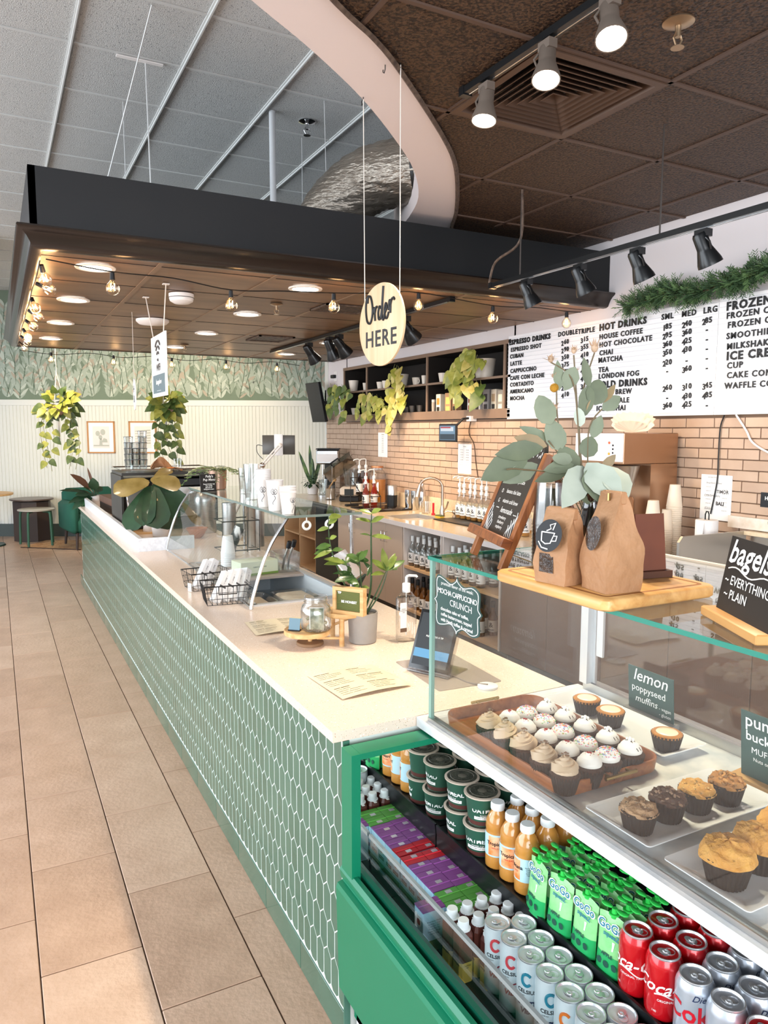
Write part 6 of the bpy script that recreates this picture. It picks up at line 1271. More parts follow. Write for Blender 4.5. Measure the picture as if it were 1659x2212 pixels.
# coffee brewer
m_tan = mat('warm_steel', sp('b58f72'), .30, .75, noise=(3, sp('a8805f'), .3)); m_dbr = mat('brown_reflection_gloss', sp('7d6554'), .12); c = cab('base_cabinet', 'added base cabinets behind the glass case doors, brown to mimic the reflected floor', 1.2, 4.085, '')  # cabinets added, their brown stands for the floor reflected in the case doors
for k in range(6): B().box((3.055, 1.205+.48*k, .15), (3.075, 1.68+.48*k, .862), bev=.002).build('door', m_dbr, c)
cm = thing('coffee_brewer', 'large steel twin coffee brewer with white button panel under the menu board', 'coffee machine', (3.44, 3.36, BW+.003))
B().box((-.223, -.20, .575), (.222, .20, .758), bev=.004).build('head', m_tan, cm); B().box((.0, -.20, .02), (.222, .20, .575)).build('back_body', m_tan, cm, smooth=0); B().box((-.223, -.20, 0), (.222, .20, .10)).build('base', m_tan, cm, smooth=0)
B().box((-.228, -.198, .59), (-.2235, .198, .755)).build('control_panel', mat('panel_white', sp('eeeaf0'), .35), cm, smooth=0)
for y in (-.09, .05):
    for z, m_ in ((.70, mat('orange_button', sp('e0603a'), .4)), (.635, mat('amber_button', sp('d8a040'), .4))): B().cyl((-.229, y, z), (-.232, y, z), .008, n=12).build('button', m_, cm)
    for z in (.685, .663, .641): B().cyl((-.229, y-.03, z), (-.231, y-.03, z), .006, n=10).build('button', tb, cm)
    B().lathe([(.055, 0), (.06, .02), (.085, .12), (.088, .125)], 24, c=(-.12, y*1.25, .44)).build('brew_funnel', m_ss, cm)
for y in (-.11, .07): g = B().lathe([(.06, .10), (.062, .12), (.062, .36), (.05, .38)], 22, c=(-.12, y, 0)).build('urn', m_tan, cm); B().box((-.20, y-.012, .16), (-.175, y+.012, .21)).build('tap', tb, g)
t = thing('coffee_filters', 'fanned stack of cream paper coffee filters on the brewer', 'filters', (3.40, 3.28, BW+.762)); b = B(); 
for k in range(9):
    n = 36; i = b.av([(.0, .0, .002+.002*k)]+[((.045+.006*(q % 2))*cos(2*pi*q/n), (.075+.012*(q % 2)+.004*k)*1.45*sin(2*pi*q/n), .010+.004*k+(.075+.010*(q % 2))*abs(cos(2*pi*q/n))**.7*(1 if k > 3 else .6)) for q in range(n)])
    for q in range(n): b.face((i, i+1+q, i+1+(q+1) % n))
o = b.build('filter_paper', mat('filter_cream', sp('f0e3cc'), .8), t, smooth=0)
# stacks of cups right of the brewer
m_cc = mat('cream_paper_cup', sp('eadbc6'), .6)
for (x, y, n, top, z0, lab) in ((3.33, 3.03, 22, .12, .0, 'tall stack of cream paper cups left of the others by the brewer'), (3.47, 3.055, 17, .12, 0, 'middle stack of narrow cream paper cups by the brewer'), (3.53, 3.055, 28, .13, 0, 'tallest stack of cream paper cups against the brick wall')):
    cupstack('cup_stack', lab, (x, y, BW+.001), n, .026 if 'narrow' in lab else .030, .037 if 'narrow' in lab else .045, top, .0122, m_cc, rows=18)
for k, (x, y, n, c) in enumerate(((3.50, 2.93, 9, '3d3632'), (3.57, 2.885, 12, '4a4440'))):
    t = thing('lid_stack', 'stack of dark cup lids beside the cream cups, %s' % ('left and shorter' if k == 0 else 'right and taller'), 'lids', (x, y, BW+.001))
    for i in range(n): B().lathe([(.042, 0), (.047, .001), (.047, .006), (.043, .008), (.040, .010)], 20, c=(0, 0, i*.0095)).build('lid', mat('dark_lid', sp('3d3632'), .4), t)
t = thing('napkin_box', 'low brown cardboard box of sleeves in front of the dark lids', 'box', (3.36, 2.90, BW+.001), rz=.3); B().box((-.05, -.07, 0), (.05, .07, .05)).build('carton', mat('orange_brown_card', sp('a8713c'), .6), t, smooth=0)
t = thing('soap_bottle', 'pink hand soap bottle with black pump and apothecary label', 'bottle', (3.22, 2.72, BW+.003)); B().lathe([(.032, 0), (.034, .003), (.034, .10), (.014, .13), (.012, .14)], 22).build('body', mat('pink_soap', sp('e08a78'), .15, trans=.2), t); B().lathe([(.0345, .03), (.0345, .09)], 22, cap=False).build('label', tw, t); B().lathe([(.014, .14), (.014, .16), (.005, .162), (.005, .185)], 14).tube([(0, 0, .185), (-.03, -.01, .18)], .006, 6).build('pump', tb, t); wtext(t, 'APOTHECARY', .011, tb, .0348, .078, -2.1); wtext(t, 'HOME', .02, tb, .0348, .056, -2.1, bold=.0006)
t = thing('paper_towel', 'roll of white paper towel on a stand beneath the wall poster', 'paper towel', (3.50, 2.80, BW+.001)); B().lathe([(.01, .0), (.058, .0), (.060, .005), (.060, .275), (.058, .28), (.01, .28)], 28).build('roll', mat('tissue_white', sp('f3efec'), .9, bump=(50, .3)), t); B().lathe([(.07, -.0), (.07, .006)], 24).build('base', m_wire, t); b = B(); b.tube([(0, -.012, .28), (0, -.012, .31), (0, -.006, .325), (0, .006, .325), (0, .012, .31), (0, .012, .28)], .004, 6).build('loop', m_wire, t)
b = B(); b.grid(lambda u, v: (-.06-.03*sin(v*1.5)*(1-v)*1.2, -.03+.05*u-.05*(1-v)*u, .02+.25*v), 4, 6); b.build('loose_sheet', MATS['tissue_white'], t, smooth=60)
# things along the back worktop
def P9(u, v): p = AZ(u, v, BW); return (p.x, p.y, BW+.001)
t = thing('snake_plant', 'snake plant with a low bushy plant in a white pot at the corner', 'plant', (3.40, 8.36, BW+.001)); so = V((3.40, 8.36, BW)); B().lathe([(.055, 0), (.06, .004), (.075, .12), (.078, .125), (.072, .125)], 26).build('pot', m_pcup, t); B().lathe([(.071, .115), (.0001, .117)], 18, cap=False).build('soil', m_soil, t)
m_sn = mat('snake_leaf', sp('2c4a30'), .45, noise=(30, sp('6f8a4e'), .12, 2, (1, 1, .4)))
for (u, v), W in (((645, 975), .045), ((668, 960), .05), ((697, 968), .045), ((690, 1000), .04), ((655, 1010), .035), ((675, 990), .045)): a = V((R.uniform(-.02, .02), R.uniform(-.02, .02), .11)); d = AY(u, v, 8.36)-so-a; b = B(); leaf(b, a, d, (-.4, -.8, 0), d.length, W, .08, fold=.3, shape=((0, .5), (.2, .85), (.5, 1), (.8, .7), (.95, .25), (1, 0))); b.build('leaf', m_sn, t, smooth=60)
rr = random.Random(9); b = B()
for k in range(90): a = rr.uniform(0, 6.3); el = rr.uniform(-.3, 1.1); d = V((cos(a)*cos(el), sin(a)*cos(el), sin(el))); p = V((0, 0, .13))+d*rr.uniform(.04, .13); leaf(b, p, d+V((0, 0, -.3)), (0, 0, 1), .045, .03, .5)
o = b.build('foliage', m_fid[0], t, smooth=60); o['kind'] = 'stuff'
t = thing('drink_mixer', 'steel countertop drink mixer with control panel by the corner', 'mixer', (3.46, 8.02, BW+.001), rz=-.5); B().prism(rrect(.22, .26, .05, 4), 0, .02).build('base', m_ss, t); B().box((-.05, .05, .02), (.07, .11, .42), bev=.008).build('column', m_dkm, t); B().box((-.13, -.12, .38), (.13, .13, .55), bev=.015).build('head', m_ss, t); B().box((-.12, -.125, .41), (.12, -.12, .50)).build('control_panel', m_pcup, t, smooth=0); B().box((-.133, -.122, .55), (.133, .133, .562)).build('top', tb, t)
for x in (-.06, .05): B().cyl((x, -.03, .38), (x, -.03, .16), .007).build('spindle', m_chr, t)
B().lathe([(.045, .03), (.055, .2), (.053, .2), (.043, .035), (.0001, .035)], 20, c=(-.06, -.03, 0), cap=False).build('mixing_cup', m_gl, t)
t = thing('spoon_jar', 'clear jar with a wooden spoon beside the drink mixer', 'jar', (3.32, 7.64, BW+.001)); B().lathe([(.055, 0), (.06, .005), (.06, .16), (.057, .16), (.056, .01)], 22).build('jar', m_clr, t); B().lathe([(.054, .01), (.054, .12), (.0001, .12)], 20).build('powder', mat('beige_powder', sp('d9c0a4'), .9), t); B().cyl((-.02, 0, .12), (.04, 0, .21), .008).sphere((.05, 0, .22), .024, 10, k=6).build('wooden_spoon', m_wood1, t)
t = thing('blender', 'black and cream blender with its sound enclosure lid tipped open', 'blender', (3.44, 7.36, BW+.001), rz=-.6); B().box((-.11, -.11, 0), (.11, .11, .06), bev=.01).build('base', tb, t); B().box((-.105, -.105, .06), (.105, .105, .16), bev=.02).build('motor_housing', mat('cream_plastic', sp('e3d5c4'), .35), t); B().box((-.05, -.112, .07), (.05, -.105, .14)).build('control_panel', mat('dark_grey_panel', sp('33383a'), .3), t, smooth=0)
B().lathe([(.06, .17), (.085, .36), (.083, .36), (.058, .175), (.0001, .175)], 24, c=(0, 0, 0), cap=False).build('jug', m_gl, t); m_smk = glass('smoke_lid', (.62, .58, .55), 1.8, .05, .1)
b = B(); b.M = Matrix.Translation(V((0, .13, .34))) @ Matrix.Rotation(radians(-35), 4, 'Y') @ Matrix.Rotation(radians(25), 4, 'X'); b.box((-.26, -.13, .08), (.10, -.01, .2)); b.build('enclosure_lid', m_smk, t, smooth=0); l_ = t.children[-1]; b2 = B(); b2.M = b.M; b2.tube([(-.14, -.06, .2), (-.14, -.06, .23), (-.04, -.06, .23), (-.04, -.06, .2)], .01, 8).build('lid_handle', tb, l_)
B().box((-.14, .11, .0), (.14, .16, .34)).build('rear_enclosure', m_smk, t, smooth=0)
t = thing('drink_dispenser', 'big clear dispenser jar half filled with orange tea', 'jar', (3.56, 6.96, BW+.001)); B().lathe([(.0001, .004), (.085, .004), (.09, .0), (.095, .03), (.095, .30), (.075, .35), (.06, .36), (.06, .385), (.056, .385), (.056, .355)], 28, cap=False).build('jar', m_clr, t); B().lathe([(.088, .02), (.091, .03), (.091, .26), (.0001, .26)], 26).build('orange_tea', mat('orange_tea', sp('d98a24'), .15, trans=.25), t); B().lathe([(.066, .38), (.068, .39), (.066, .40), (.0001, .402)], 24, cap=False).build('lid', mat('copper_lid', sp('c98a5e'), .3, .5), t)
def syrup(kind, label, loc, group, hue='c9a060', pump=True, rz=0, s=1.):
    t = thing('syrup_bottle', label, 'bottle', loc, rz, group, scale=s); m_l = mat('syrup_'+hue, sp(hue), .12, trans=.35)
    B().lathe([(.033, 0), (.036, .004), (.036, .11), (.033, .14), (.020, .17), (.014, .19), (.0135, .23)], 20).build('bottle', m_l if kind == 'full' else m_gl, t)
    if kind != 'full': B().lathe([(.032, .004), (.0335, .006), (.0335, .05), (.0001, .05)], 18).build('syrup', m_l, t)
    B().lathe([(.0365, .03), (.0365, .115)], 20, cap=False).build('label', tw, t); wtext(t, '&', .05, tb, .0368, .08, pi+.4, bold=.0005); wtext(t, 'MONIN', .014, tb, .0368, .045, pi+.4, bold=.0004)
    if pump: pu = B().lathe([(.018, .225), (.018, .245), (.011, .25), (.011, .27), (.017, .275), (.017, .30), (.006, .31), (.005, .36)], 14).tube([(0, 0, .36), (-.02, 0, .368), (-.06, 0, .362), (-.068, 0, .350)], .0065, 6).build('pump', m_cap, t)
    else: B().lathe([(.0155, .21), (.0155, .255), (.014, .257)], 14).build('cap', tb if kind == 'full' else m_cap, t)
    return t
s0 = None
for k in range(6):
    y = 5.44-k*.083
    if s0 is None: s0 = syrup('clear', '', (3.60, y, BW+.010), 'pump syrup bottles along the brick wall', 'e0a050'); o = s0
    else: o = dup(s0, (3.60-.01*(k % 2), y, BW+.010), .1*(k % 3)-.1)
    o['label'] = 'syrup bottle with white pump on the rubber mat, %s from the soap sponge' % ORD[k]
for k, (x, y) in enumerate(((3.46, 4.52), (3.52, 4.40), (3.42, 4.30), (3.5, 4.16))): o = dup(s0, (x, y, BW+.001), .3*k, label='syrup bottle with white pump seen between easel legs, %s from the easel' % ORD[k])
t = thing('bar_mat', 'black rubber bar mat under the row of pump syrups', 'mat', (3.50, 5.16, BW+.001)); B().box((-.14, -.33, 0), (.16, .33, .008), bev=.002).build('mat', m_blk, t)
t = thing('kitchen_sponge', 'yellow and green sponge beside the sink on a small metal rest', 'sponge', (3.50, 5.46, BW+.0255)); t.location = (3.46, 5.545, BW+.001); B().box((-.02, -.045, 0), (.02, .045, .02)).build('yellow_layer', mat('sponge_yellow', sp('d9b13c'), .9), t, smooth=0); B().box((-.02, -.045, .02), (.02, .045, .028)).build('green_layer', mat('scourer_green', sp('5a6a42'), .9), t, smooth=0)
t = thing('bar_faucet', 'brushed gooseneck pull-down faucet arching over the back sink', 'faucet', (3.56, 5.66, BW+.001)); m_nk = mat('brushed_nickel', sp('b8aa9c'), .3, 1.0)
ar = [(0, 0, .03), (0, 0, .26)]+[(-.085+.085*cos(pi*k/10), .06*(1-cos(pi*k/10)), .26+.085*sin(pi*k/10)*1.0) for k in range(1, 10)]; B().tube([V(p) for p in ar], .0135, 10).build('neck', m_nk, t); B().cyl(ar[-1], (-.185, .135, .175), .0135, .024, 14).build('spray_head', m_nk, t); B().lathe([(.026, 0), (.024, .05), (.015, .10)], 16).build('body', m_nk, t); B().tube([(0, -.01, .05), (.01, -.05, .08), (.015, -.07, .14)], .008, 8).build('lever', m_nk, t)
t = thing('soap_pump', 'small nickel soap pump beside the faucet', 'soap pump', (3.58, 5.49, BW+.001)); B().lathe([(.02, 0), (.018, .02), (.008, .03), (.008, .05)], 14).sphere((0, 0, .055), .022, 12, k=6).tube([(0, 0, .055), (-.05, .04, .06), (-.07, .05, .05)], .006, 6).build('pump', m_nk, t)
t = thing('red_handle_tool', 'red-handled utensil standing by the faucet', 'utensil', (3.55, 5.80, BW+.001)); B().cyl((0, 0, .012), (0, 0, .11), .010).cyl((0, 0, 0), (0, 0, .014), .018).build('handle', mat('red_plastic', sp('c8202c'), .3), t)
for k, (x, y, h, r, cap_) in enumerate(((3.60, 6.36, .19, .034, 0), (3.60, 6.24, .19, .034, 0), (3.60, 6.09, .25, .038, 1))):
    t = thing('cocktail_shaker', 'steel shaker tin on the back worktop, %s' % ('left of the pair', 'right of the pair', 'tall with a cap near the faucet')[k], 'shaker', (x, y, BW+.001)); B().lathe([(r*.75, 0), (r*.78, .003), (r, h*.75), (r*(1 if not cap_ else .95), h*.78), (r*(.98 if not cap_ else .45), h)], 22).build('tin', m_chr, t)
    if cap_: B().lathe([(r*.5, h), (r*.5, h+.04), (r*.35, h+.055), (.0001, h+.056)], 18, cap=False).build('cap', m_chr, t)
t = thing('pitcher', 'small clear measuring pitcher by the faucet', 'pitcher', (3.55, 5.93, BW+.001)); B().lathe([(.0001, .003), (.04, .003), (.05, .11), (.048, .11)], 20, cap=False).build('glass', m_gl, t)
t = thing('dark_canister', 'black canister with steel lid behind the syrup rack', 'canister', (3.56, 6.62, BW+.001)); B().lathe([(.052, 0), (.054, .11), (.054, .12)], 24).build('body', tb, t); B().lathe([(.050, .12), (.050, .21), (.046, .22)], 24).build('steel_top', m_ss, t)
t = thing('induction_plate', 'dark glossy drip tray set on the back worktop beside the sink', 'tray', (3.36, 6.47, BW+.001)); B().box((-.23, -.235, 0), (.23, .235, .012), bev=.003).build('tray', mat('dark_gloss', sp('2a2320'), .1), t)
rk = thing('syrup_rack', 'black wire step rack holding four pump syrup bottles', 'rack', (3.38, 6.80, BW+.001)); b = B()
for x in (-.10, .10): b.tube([(x, -.08, 0), (x, -.08, .10), (x, .22, .28), (x, .22, 0)], .004, 6)
for z, y in ((.006, -.08), (.006, .22), (.10, -.08), (.28, .22), (.12, .10)): b.tube([(-.10, y, z), (.10, y, z)], .004, 6)
b.build('frame', m_wire, rk)
for k, (dx, dy, dz, hue, lab) in enumerate(((-.06, -.06, .008, '8a3a30', 'left front'), (.06, -.01, .008, 'a02818', 'right front, dark red'), (-.04, .13, .11, '1c1210', 'back left, black syrup'), (.06, .18, .11, 'b0402a', 'back right, red syrup'))): syrup('full', 'pump syrup bottle in the wire rack, '+lab, (3.38+dx, 6.80+dy, BW+dz), 'syrups in the wire rack', hue)
t = thing('drinks_scoop', 'black knife block lying before the wire rack', 'tool', (3.22, 6.86, BW+.001)); B().box((-.07, -.03, 0), (.07, .03, .02), bev=.006).build('handle', tb, t)
# syrup bottles on the open shelves
for lv, (z, kind, hue, gr) in enumerate(((.5355, 'clear', '6a5240', 'syrup bottles on the open upper shelf'), (.1705, 'full', '8a5a28', 'brown bottles on the open lower shelf'))):
    f = None
    for bay, (y0, y1) in enumerate(((4.90, 5.43), (4.22, 4.80))):
        for r in range(2):
            for k in range(5):
                x, y = 3.12+r*.10, y1-k*.095-r*.02
                if y < y0: continue
                if f is None: f = syrup(kind, '', (x, y, z), gr, hue, False); o = f
                else: o = dup(f, (x, y, z), R.uniform(-.3, .3))
                o['label'] = '%s bottle, %s row, %s from the left in %s bay' % ('clear syrup' if lv == 0 else 'amber', ('front', 'back')[r], ORD[k], ('the cabinet-side', 'the glass-case-side')[bay])
# ================================================================ WALL: niche shelf
m_taupe = mat('taupe_shelf_wood', sp('8d7563'), .5, noise=(4, sp('7c6554'), .3)); sh = thing('wall_shelf', 'long dark wall shelf with taupe frame set above the brick', 'shelves', (0, 0, 0))
XF = 3.655; B().box((XW+.30, SY0, SZ0), (XW+.32, SY1, SZ1)).build('back_board', m_dark, sh, smooth=0)
B().box((XF, SY0, 1.785), (XF+.02, SY1, 1.862)).build('bottom_rail', m_taupe, sh, smooth=0); B().box((XF, SY0, 2.372), (XF+.02, SY1, 2.405)).build('top_rail', m_taupe, sh, smooth=0)
B().box((XF+.02, SY0, 1.785), (XW+.30, SY1, 1.85)).build('bottom_board', m_dark, sh, smooth=0); B().box((XF+.02, SY0, 2.375), (XW+.30, SY1, 2.40)).build('top_board', m_dark, sh, smooth=0)
B().box((XF+.004, SY0, 2.108), (XW+.30, SY1, 2.127)).build('middle_board', m_dark, sh, smooth=0); B().box((XF, SY0, 2.108), (XF+.004, SY1, 2.127)).build('middle_edge', m_taupe, sh, smooth=0)
for y in (SY1-.02, 7.405, 6.115, 4.885+.02): B().box((XF-.001, y-.012, 1.86), (XF+.012, y+.012, 2.374)).build('stile', m_taupe, sh, smooth=0); B().box((XF+.012, y-.01, 1.85), (XW+.30, y+.01, 2.374)).build('divider', m_dark, sh, smooth=0)
m_cer = mat('cream_ceramic', sp('ecdfcf'), .35); m_grc = mat('grey_cup', sp('6b625a'), .4, .5)
def sx(u, z, x=3.76): k = AX(u, 800, x); return (x, k.y, z)
for k, (u, r, h, lv, lab, hd) in enumerate(((764, .060, .135, 1, 'ribbed white pot in the leftmost upper bay', 0), (789, .03, .09, 1, 'white cup half hidden behind the left divider', 0), (822, .045, .08, 1, 'white cup behind the first vine, left of a pair', 0), (834, .045, .085, 1, 'white cup behind the first vine, right of a pair', 0), (870, .062, .13, 1, 'large ribbed cream pot right of the first vine', 0), (899, .042, .08, 1, 'cream mug with handle on the middle shelf', 1), (917, .03, .09, 1, 'small cream cup beside the second divider', 0), (958, .050, .09, 1, 'round cream cup left of the big trailing plant', 0), (976, .036, .07, 1, 'small cream cup partly hidden by the big trailing plant', 0), (768, .055, .09, 0, 'white bowl on the bottom shelf under the ribbed pot', 0), (892, .036, .08, 0, 'grey metal cup on the bottom shelf, left', 0), (908, .036, .08, 0, 'grey metal cup on the bottom shelf, right', 0), (880, .034, .07, 0, 'dark grey metal cup on the bottom shelf, in shadow', 0))):
    m_ = m_grc if 'grey' in lab else m_cer; t = thing('ribbed_pot' if 'ribbed' in lab else 'cup', lab, 'pot' if 'ribbed' in lab else 'cup', sx(u, 2.128 if lv else 1.8515))
    pr = [(r*.62, 0), (r*.7, .004)]+[(r*(.72+.28*q/9)+(.0012 if q % 2 and 'ribbed' in lab else 0), h*(q+1)/10) for q in range(10)]+[(r*.95, h), (r*.7, .012), (.0001, .01)]; B().lathe(pr, 22, cap=False).build('body', m_, t, smooth=50)
    if hd: B().torus((0, -r*1.05, h*.55), .022, .005, 14, 6, ax='X').build('handle', m_, t)
for k, (u, w_, h, c1, c2, lab) in enumerate(((936, .05, .125, 'c9b8a8', 'efe9e0', 'spice jar with pale lid on the bottom shelf'), (953, .062, .17, 'f2e6d0', 'e08a3c', 'white tea box with orange picture on the bottom shelf'), (974, .08, .175, 'b98f68', 'e8cf70', 'tan packet with yellow pouches, left'), (988, .05, .17, 'a98260', 'efe0a0', 'tan packet with yellow pouches, right'), (1022, .062, .175, 'efece8', 'a85a3c', 'white packet with brown picture right of the vine'), (1038, .06, .16, 'c9c4c0', '3a3436', 'grey packet with black window, left'), (1056, .062, .18, 'a09a98', '342c2e', 'grey packet with black window, right'), (1073, .055, .175, 'e8dfce', 'b9a184', 'cream packet near the menu board'), (1088, .06, .165, '9a948c', 'efe6cc', 'grey box with pale label touching the menu board'))):
    t = thing('tea_box' if k else 'spice_jar', lab, 'box' if k else 'jar', sx(u, 1.8515, 3.73)); m1, m2 = mat('pack_'+c1, sp(c1), .5), mat('print_'+c2, sp(c2), .5)
    if k == 0: B().lathe([(.025, 0), (.027, .09), (.025, .1)], 18).build('jar', m1, t); B().lathe([(.027, .1), (.027, .125), (.0001, .126)], 18, cap=False).build('lid', m2, t)
    else: B().box((-.03, -w_*.62, 0), (.03, w_*.62, h), bev=.002).build('carton', m1, t); B().box((-.0312, -w_*.4, h*.42), (-.0302, w_*.4, h*.78)).build('picture', m2, t, smooth=0); B().box((-.0312, -w_*.4, h*.08), (-.0302, w_*.4, h*.3)).build('window_patch', mat('dark_window', sp('33291f'), .3) if k % 2 else m2, t, smooth=0)
# trailing plants
HEART = ((0, .55), (.08, .9), (.25, 1), (.5, .8), (.75, .45), (.92, .15), (1, 0))
m_po_ = [mat('pothos_leaf_%d' % i, sp(c), .4, noise=(18, sp(d), .2)) for i, (c, d) in enumerate((('8f8f32', 'b9b45c'), ('6f7a30', 'a0a04c'), ('3c5226', '5f7038'), ('b0a04a', 'd2c47c')))]
def vineplant(label, pot, strands, seed, L=.10, name='pothos_plant', potm=None, potr=.07, poth=.12, mi=(0, 0, 1, 3), dens=.045, parent=None):
    t = thing(name, label, 'plant', pot); po_ = V(pot); rr = random.Random(seed)
    if potm: B().lathe([(potr*.75, 0), (potr*.8, .004), (potr, poth), (potr*1.02, poth+.004), (potr*.92, poth+.004), (potr*.9, poth*.8)], 26).build('pot', potm, t); B().lathe([(potr*.9, poth*.85), (.0001, poth*.87)], 18, cap=False).build('soil', m_soil, t)
    for P in strands:
        pts = pathpts([tuple(V(p)-po_) for p in P], 6); B().tube(pts, .0022, 5).build('vine', mat('vine_stem', sp('7c7a40'), .5), t); acc = 0
        for a, c_ in zip(pts, pts[1:]):
            acc += (c_-a).length
            if acc > dens:
                acc = 0; s_ = rr.choice((-1, 1)); d = V((-.35+rr.uniform(-.3, .2), s_*rr.uniform(.1, .8), -1+rr.uniform(-.1, .5))); Lk = L*rr.uniform(.7, 1.15); b = B(); leaf(b, a, d, V((-1, -.5, .25)), Lk, Lk*.78, .3, fold=.12, shape=HEART); b.build('leaf', m_po_[rr.choice(mi)], t, smooth=60)
    return t
VX = lambda u, v, x=3.60: tuple(AX(u, v, x))
def strands(L, x=3.60, top=None): return [[VX(u, v, x-.015*i) for i, (u, v) in enumerate(P)] for P in L]
c3 = lambda u, v: (690+u*.2206, 720+v*.2206); c4_ = lambda u, v: (890+u*.2311, 720+v*.2311)
vineplant('golden vine trailing from shelf above the brick, nearest the order sign', VX(*c3(760, 290), 3.72), strands([[c3(*p) for p in P] for P in ([(740, 300), (720, 360), (690, 450), (680, 560), (660, 680)], [(760, 310), (740, 420), (730, 540), (720, 680), (710, 800), (690, 950)], [(770, 320), (800, 430), (790, 560), (740, 700), (730, 830)], [(790, 480), (820, 580), (830, 650), (780, 700)], [(740, 700), (700, 780), (690, 880), (685, 950)])]), 1, L=.125, dens=.06, mi=(0, 3, 3, 0))
vineplant('variegated vine bunched over the bottom shelf rail in the second bay', VX(*c3(500, 600), 3.72), strands([[c3(*p) for p in P] for P in ([(430, 570), (400, 660), (380, 760), (375, 830)], [(470, 580), (450, 680), (440, 790), (445, 860)], [(520, 590), (510, 680), (500, 770), (520, 830)], [(560, 600), (590, 690), (590, 760), (580, 830)], [(600, 620), (640, 700), (660, 760)], [(500, 590), (540, 640), (560, 720)])]), 2, L=.11, dens=.045, mi=(0, 1, 3, 1))
vineplant('dark green vine in the left corner of the wall shelf beside the screen', VX(*c3(200, 480), 3.66), strands([[c3(*p) for p in P] for P in ([(110, 490), (120, 580), (100, 680), (110, 740)], [(170, 500), (190, 590), (180, 700), (190, 760)], [(220, 500), (240, 620), (240, 740), (235, 850)], [(150, 490), (150, 600), (160, 700)], [(250, 500), (290, 580), (330, 600)])], 3.55), 3, L=.13, dens=.06, mi=(2, 2, 1, 2))
vineplant('big trailing pothos in a white pot on the middle shelf', (3.76, AX(1047, 790, 3.76).y, 2.1285), strands([[c4_(*p) for p in P] for P in ([(560, 150), (470, 230), (400, 330), (390, 450), (400, 540)], [(580, 160), (500, 260), (460, 400), (440, 520), (470, 620)], [(600, 170), (540, 280), (510, 420), (500, 540)], [(560, 140), (420, 280), (370, 370), (380, 430)], [(610, 200), (580, 330), (560, 450), (590, 520)], [(580, 150), (540, 180), (480, 200), (430, 260)], [(620, 230), (660, 250), (690, 290)])]), 5, L=.135, dens=.05, potm=m_cer, potr=.095, poth=.16, mi=(0, 1, 1, 3))
vineplant('small dark vine hanging below the white pot on the shelf', VX(*c4_(620, 440), 3.72), strands([[c4_(*p) for p in P] for P in ([(600, 440), (620, 520), (600, 580)], [(640, 440), (650, 540), (640, 600)])]), 6, L=.17, dens=.06, mi=(2, 2))
# menu letter board
m_lb_ = mat('letter_board_white', sp('f1f1f4'), .4); mb_ = thing('menu_board', 'long white changeable-letter menu board with black drink prices', 'menu board', (0, 0, 0))
MX = 3.655; seams = [1.2, 2.915, 4.855]
for y0, y1 in zip(seams, seams[1:]): B().box((MX, y0+.0015, 1.775), (MX+.025, y1-.0015, 2.425)).build('panel', m_lb_, mb_, smooth=0)
b = B()
for k in range(21): z = 1.79+k*.0306; b.box((MX-.0035, 1.2, z), (MX, 4.855, z+.0035))
o = b.build('letter_rail', mat('letter_rail_clear', sp('d9dadf'), .3), mb_, smooth=0); o['kind'] = 'stuff'
Z5 = lambda u, v: (1080+u*.349, 550+v*.349)
def mtext(s, u, v, size, bold=.0007, space=1.2):
    p = AX(*Z5(u, v), MX); p.x = MX-.005; o = text(s, size, tb, p, (0, -1, 0), (0, 0, 1), mb_, align='LEFT', bold=bold+.0005, ext=.0012, space=space)
HD, RW = .060, .047
for s, u, v, z, bo in (('ESPRESSO DRINKS', 60, 548, .052, .0022), ('DOUBLE', 363, 497, RW, .0008), ('TRIPLE', 487, 480, RW, .0008), ('ESPRESSO SHOT', 70, 592, .044, .001), ('CUBAN', 65, 634, .044, .001), ('LATTE', 67, 678, .044, .001), ('CAPPUCCINO', 67, 723, .044, .001), ('CAFE CON LECHE', 65, 767, .044, .001), ('CORTADITO', 65, 808, .044, .001), ('AMERICANO', 65, 850, .044, .001), ('MOCHA', 65, 892, .044, .001),
    ('HOT DRINKS', 618, 455, HD, .0024), ('HOUSE COFFEE', 618, 513, RW, .0008), ('HOT CHOCOLATE', 618, 562, RW, .0008), ('CHAI', 618, 612, RW, .0008), ('MATCHA', 612, 657, RW, .0008), ('TEA', 613, 716, RW, .0008), ('LONDON FOG', 613, 756, RW, .0008), ('COLD DRINKS', 595, 810, HD, .0024), ('COLD BREW', 605, 858, RW, .0008), ('NIGHTGALE', 600, 910, RW, .0008), ('ICED CHAI', 600, 955, RW, .0008), ('SML', 1003, 390, RW, .0008), ('MED', 1128, 372, RW, .0008), ('LRG', 1262, 350, RW, .0008),
    ('FROZEN', 1405, 325, HD*1.05, .0022), ('FROZEN COFFEE', 1405, 383, RW, .0008), ('FROZEN CHAI', 1412, 440, RW, .0008), ('SMOOTHIES', 1405, 508, RW, .0008), ('MILKSHAKES', 1407, 572, RW, .001), ('ICE CREAM', 1405, 632, HD*1.05, .0022), ('CUP', 1408, 690, RW, .0008), ('CAKE CONE', 1407, 750, RW, .0008), ('WAFFLE CONE', 1393, 815, RW, .0008)): mtext(s, u, v, z, bo)
def price(pr, u, v):
    if pr == '-': mtext('-', u+22, v, RW, .0012); return
    mtext(pr[0], u, v+6, RW, .0009); mtext(pr[1:], u+17, v-5, RW*.95, .0009)
for i, (pa, pb) in enumerate((('260', '315'), ('290', '355'), ('350', '410'), ('375', '410'), ('375', '490'), ('440', '470'), ('260', '315'), ('410', '470'))): price(pa, 383, 547+i*46.5-(2 if i > 3 else 0)); price(pb, 502, 530+i*47.5)
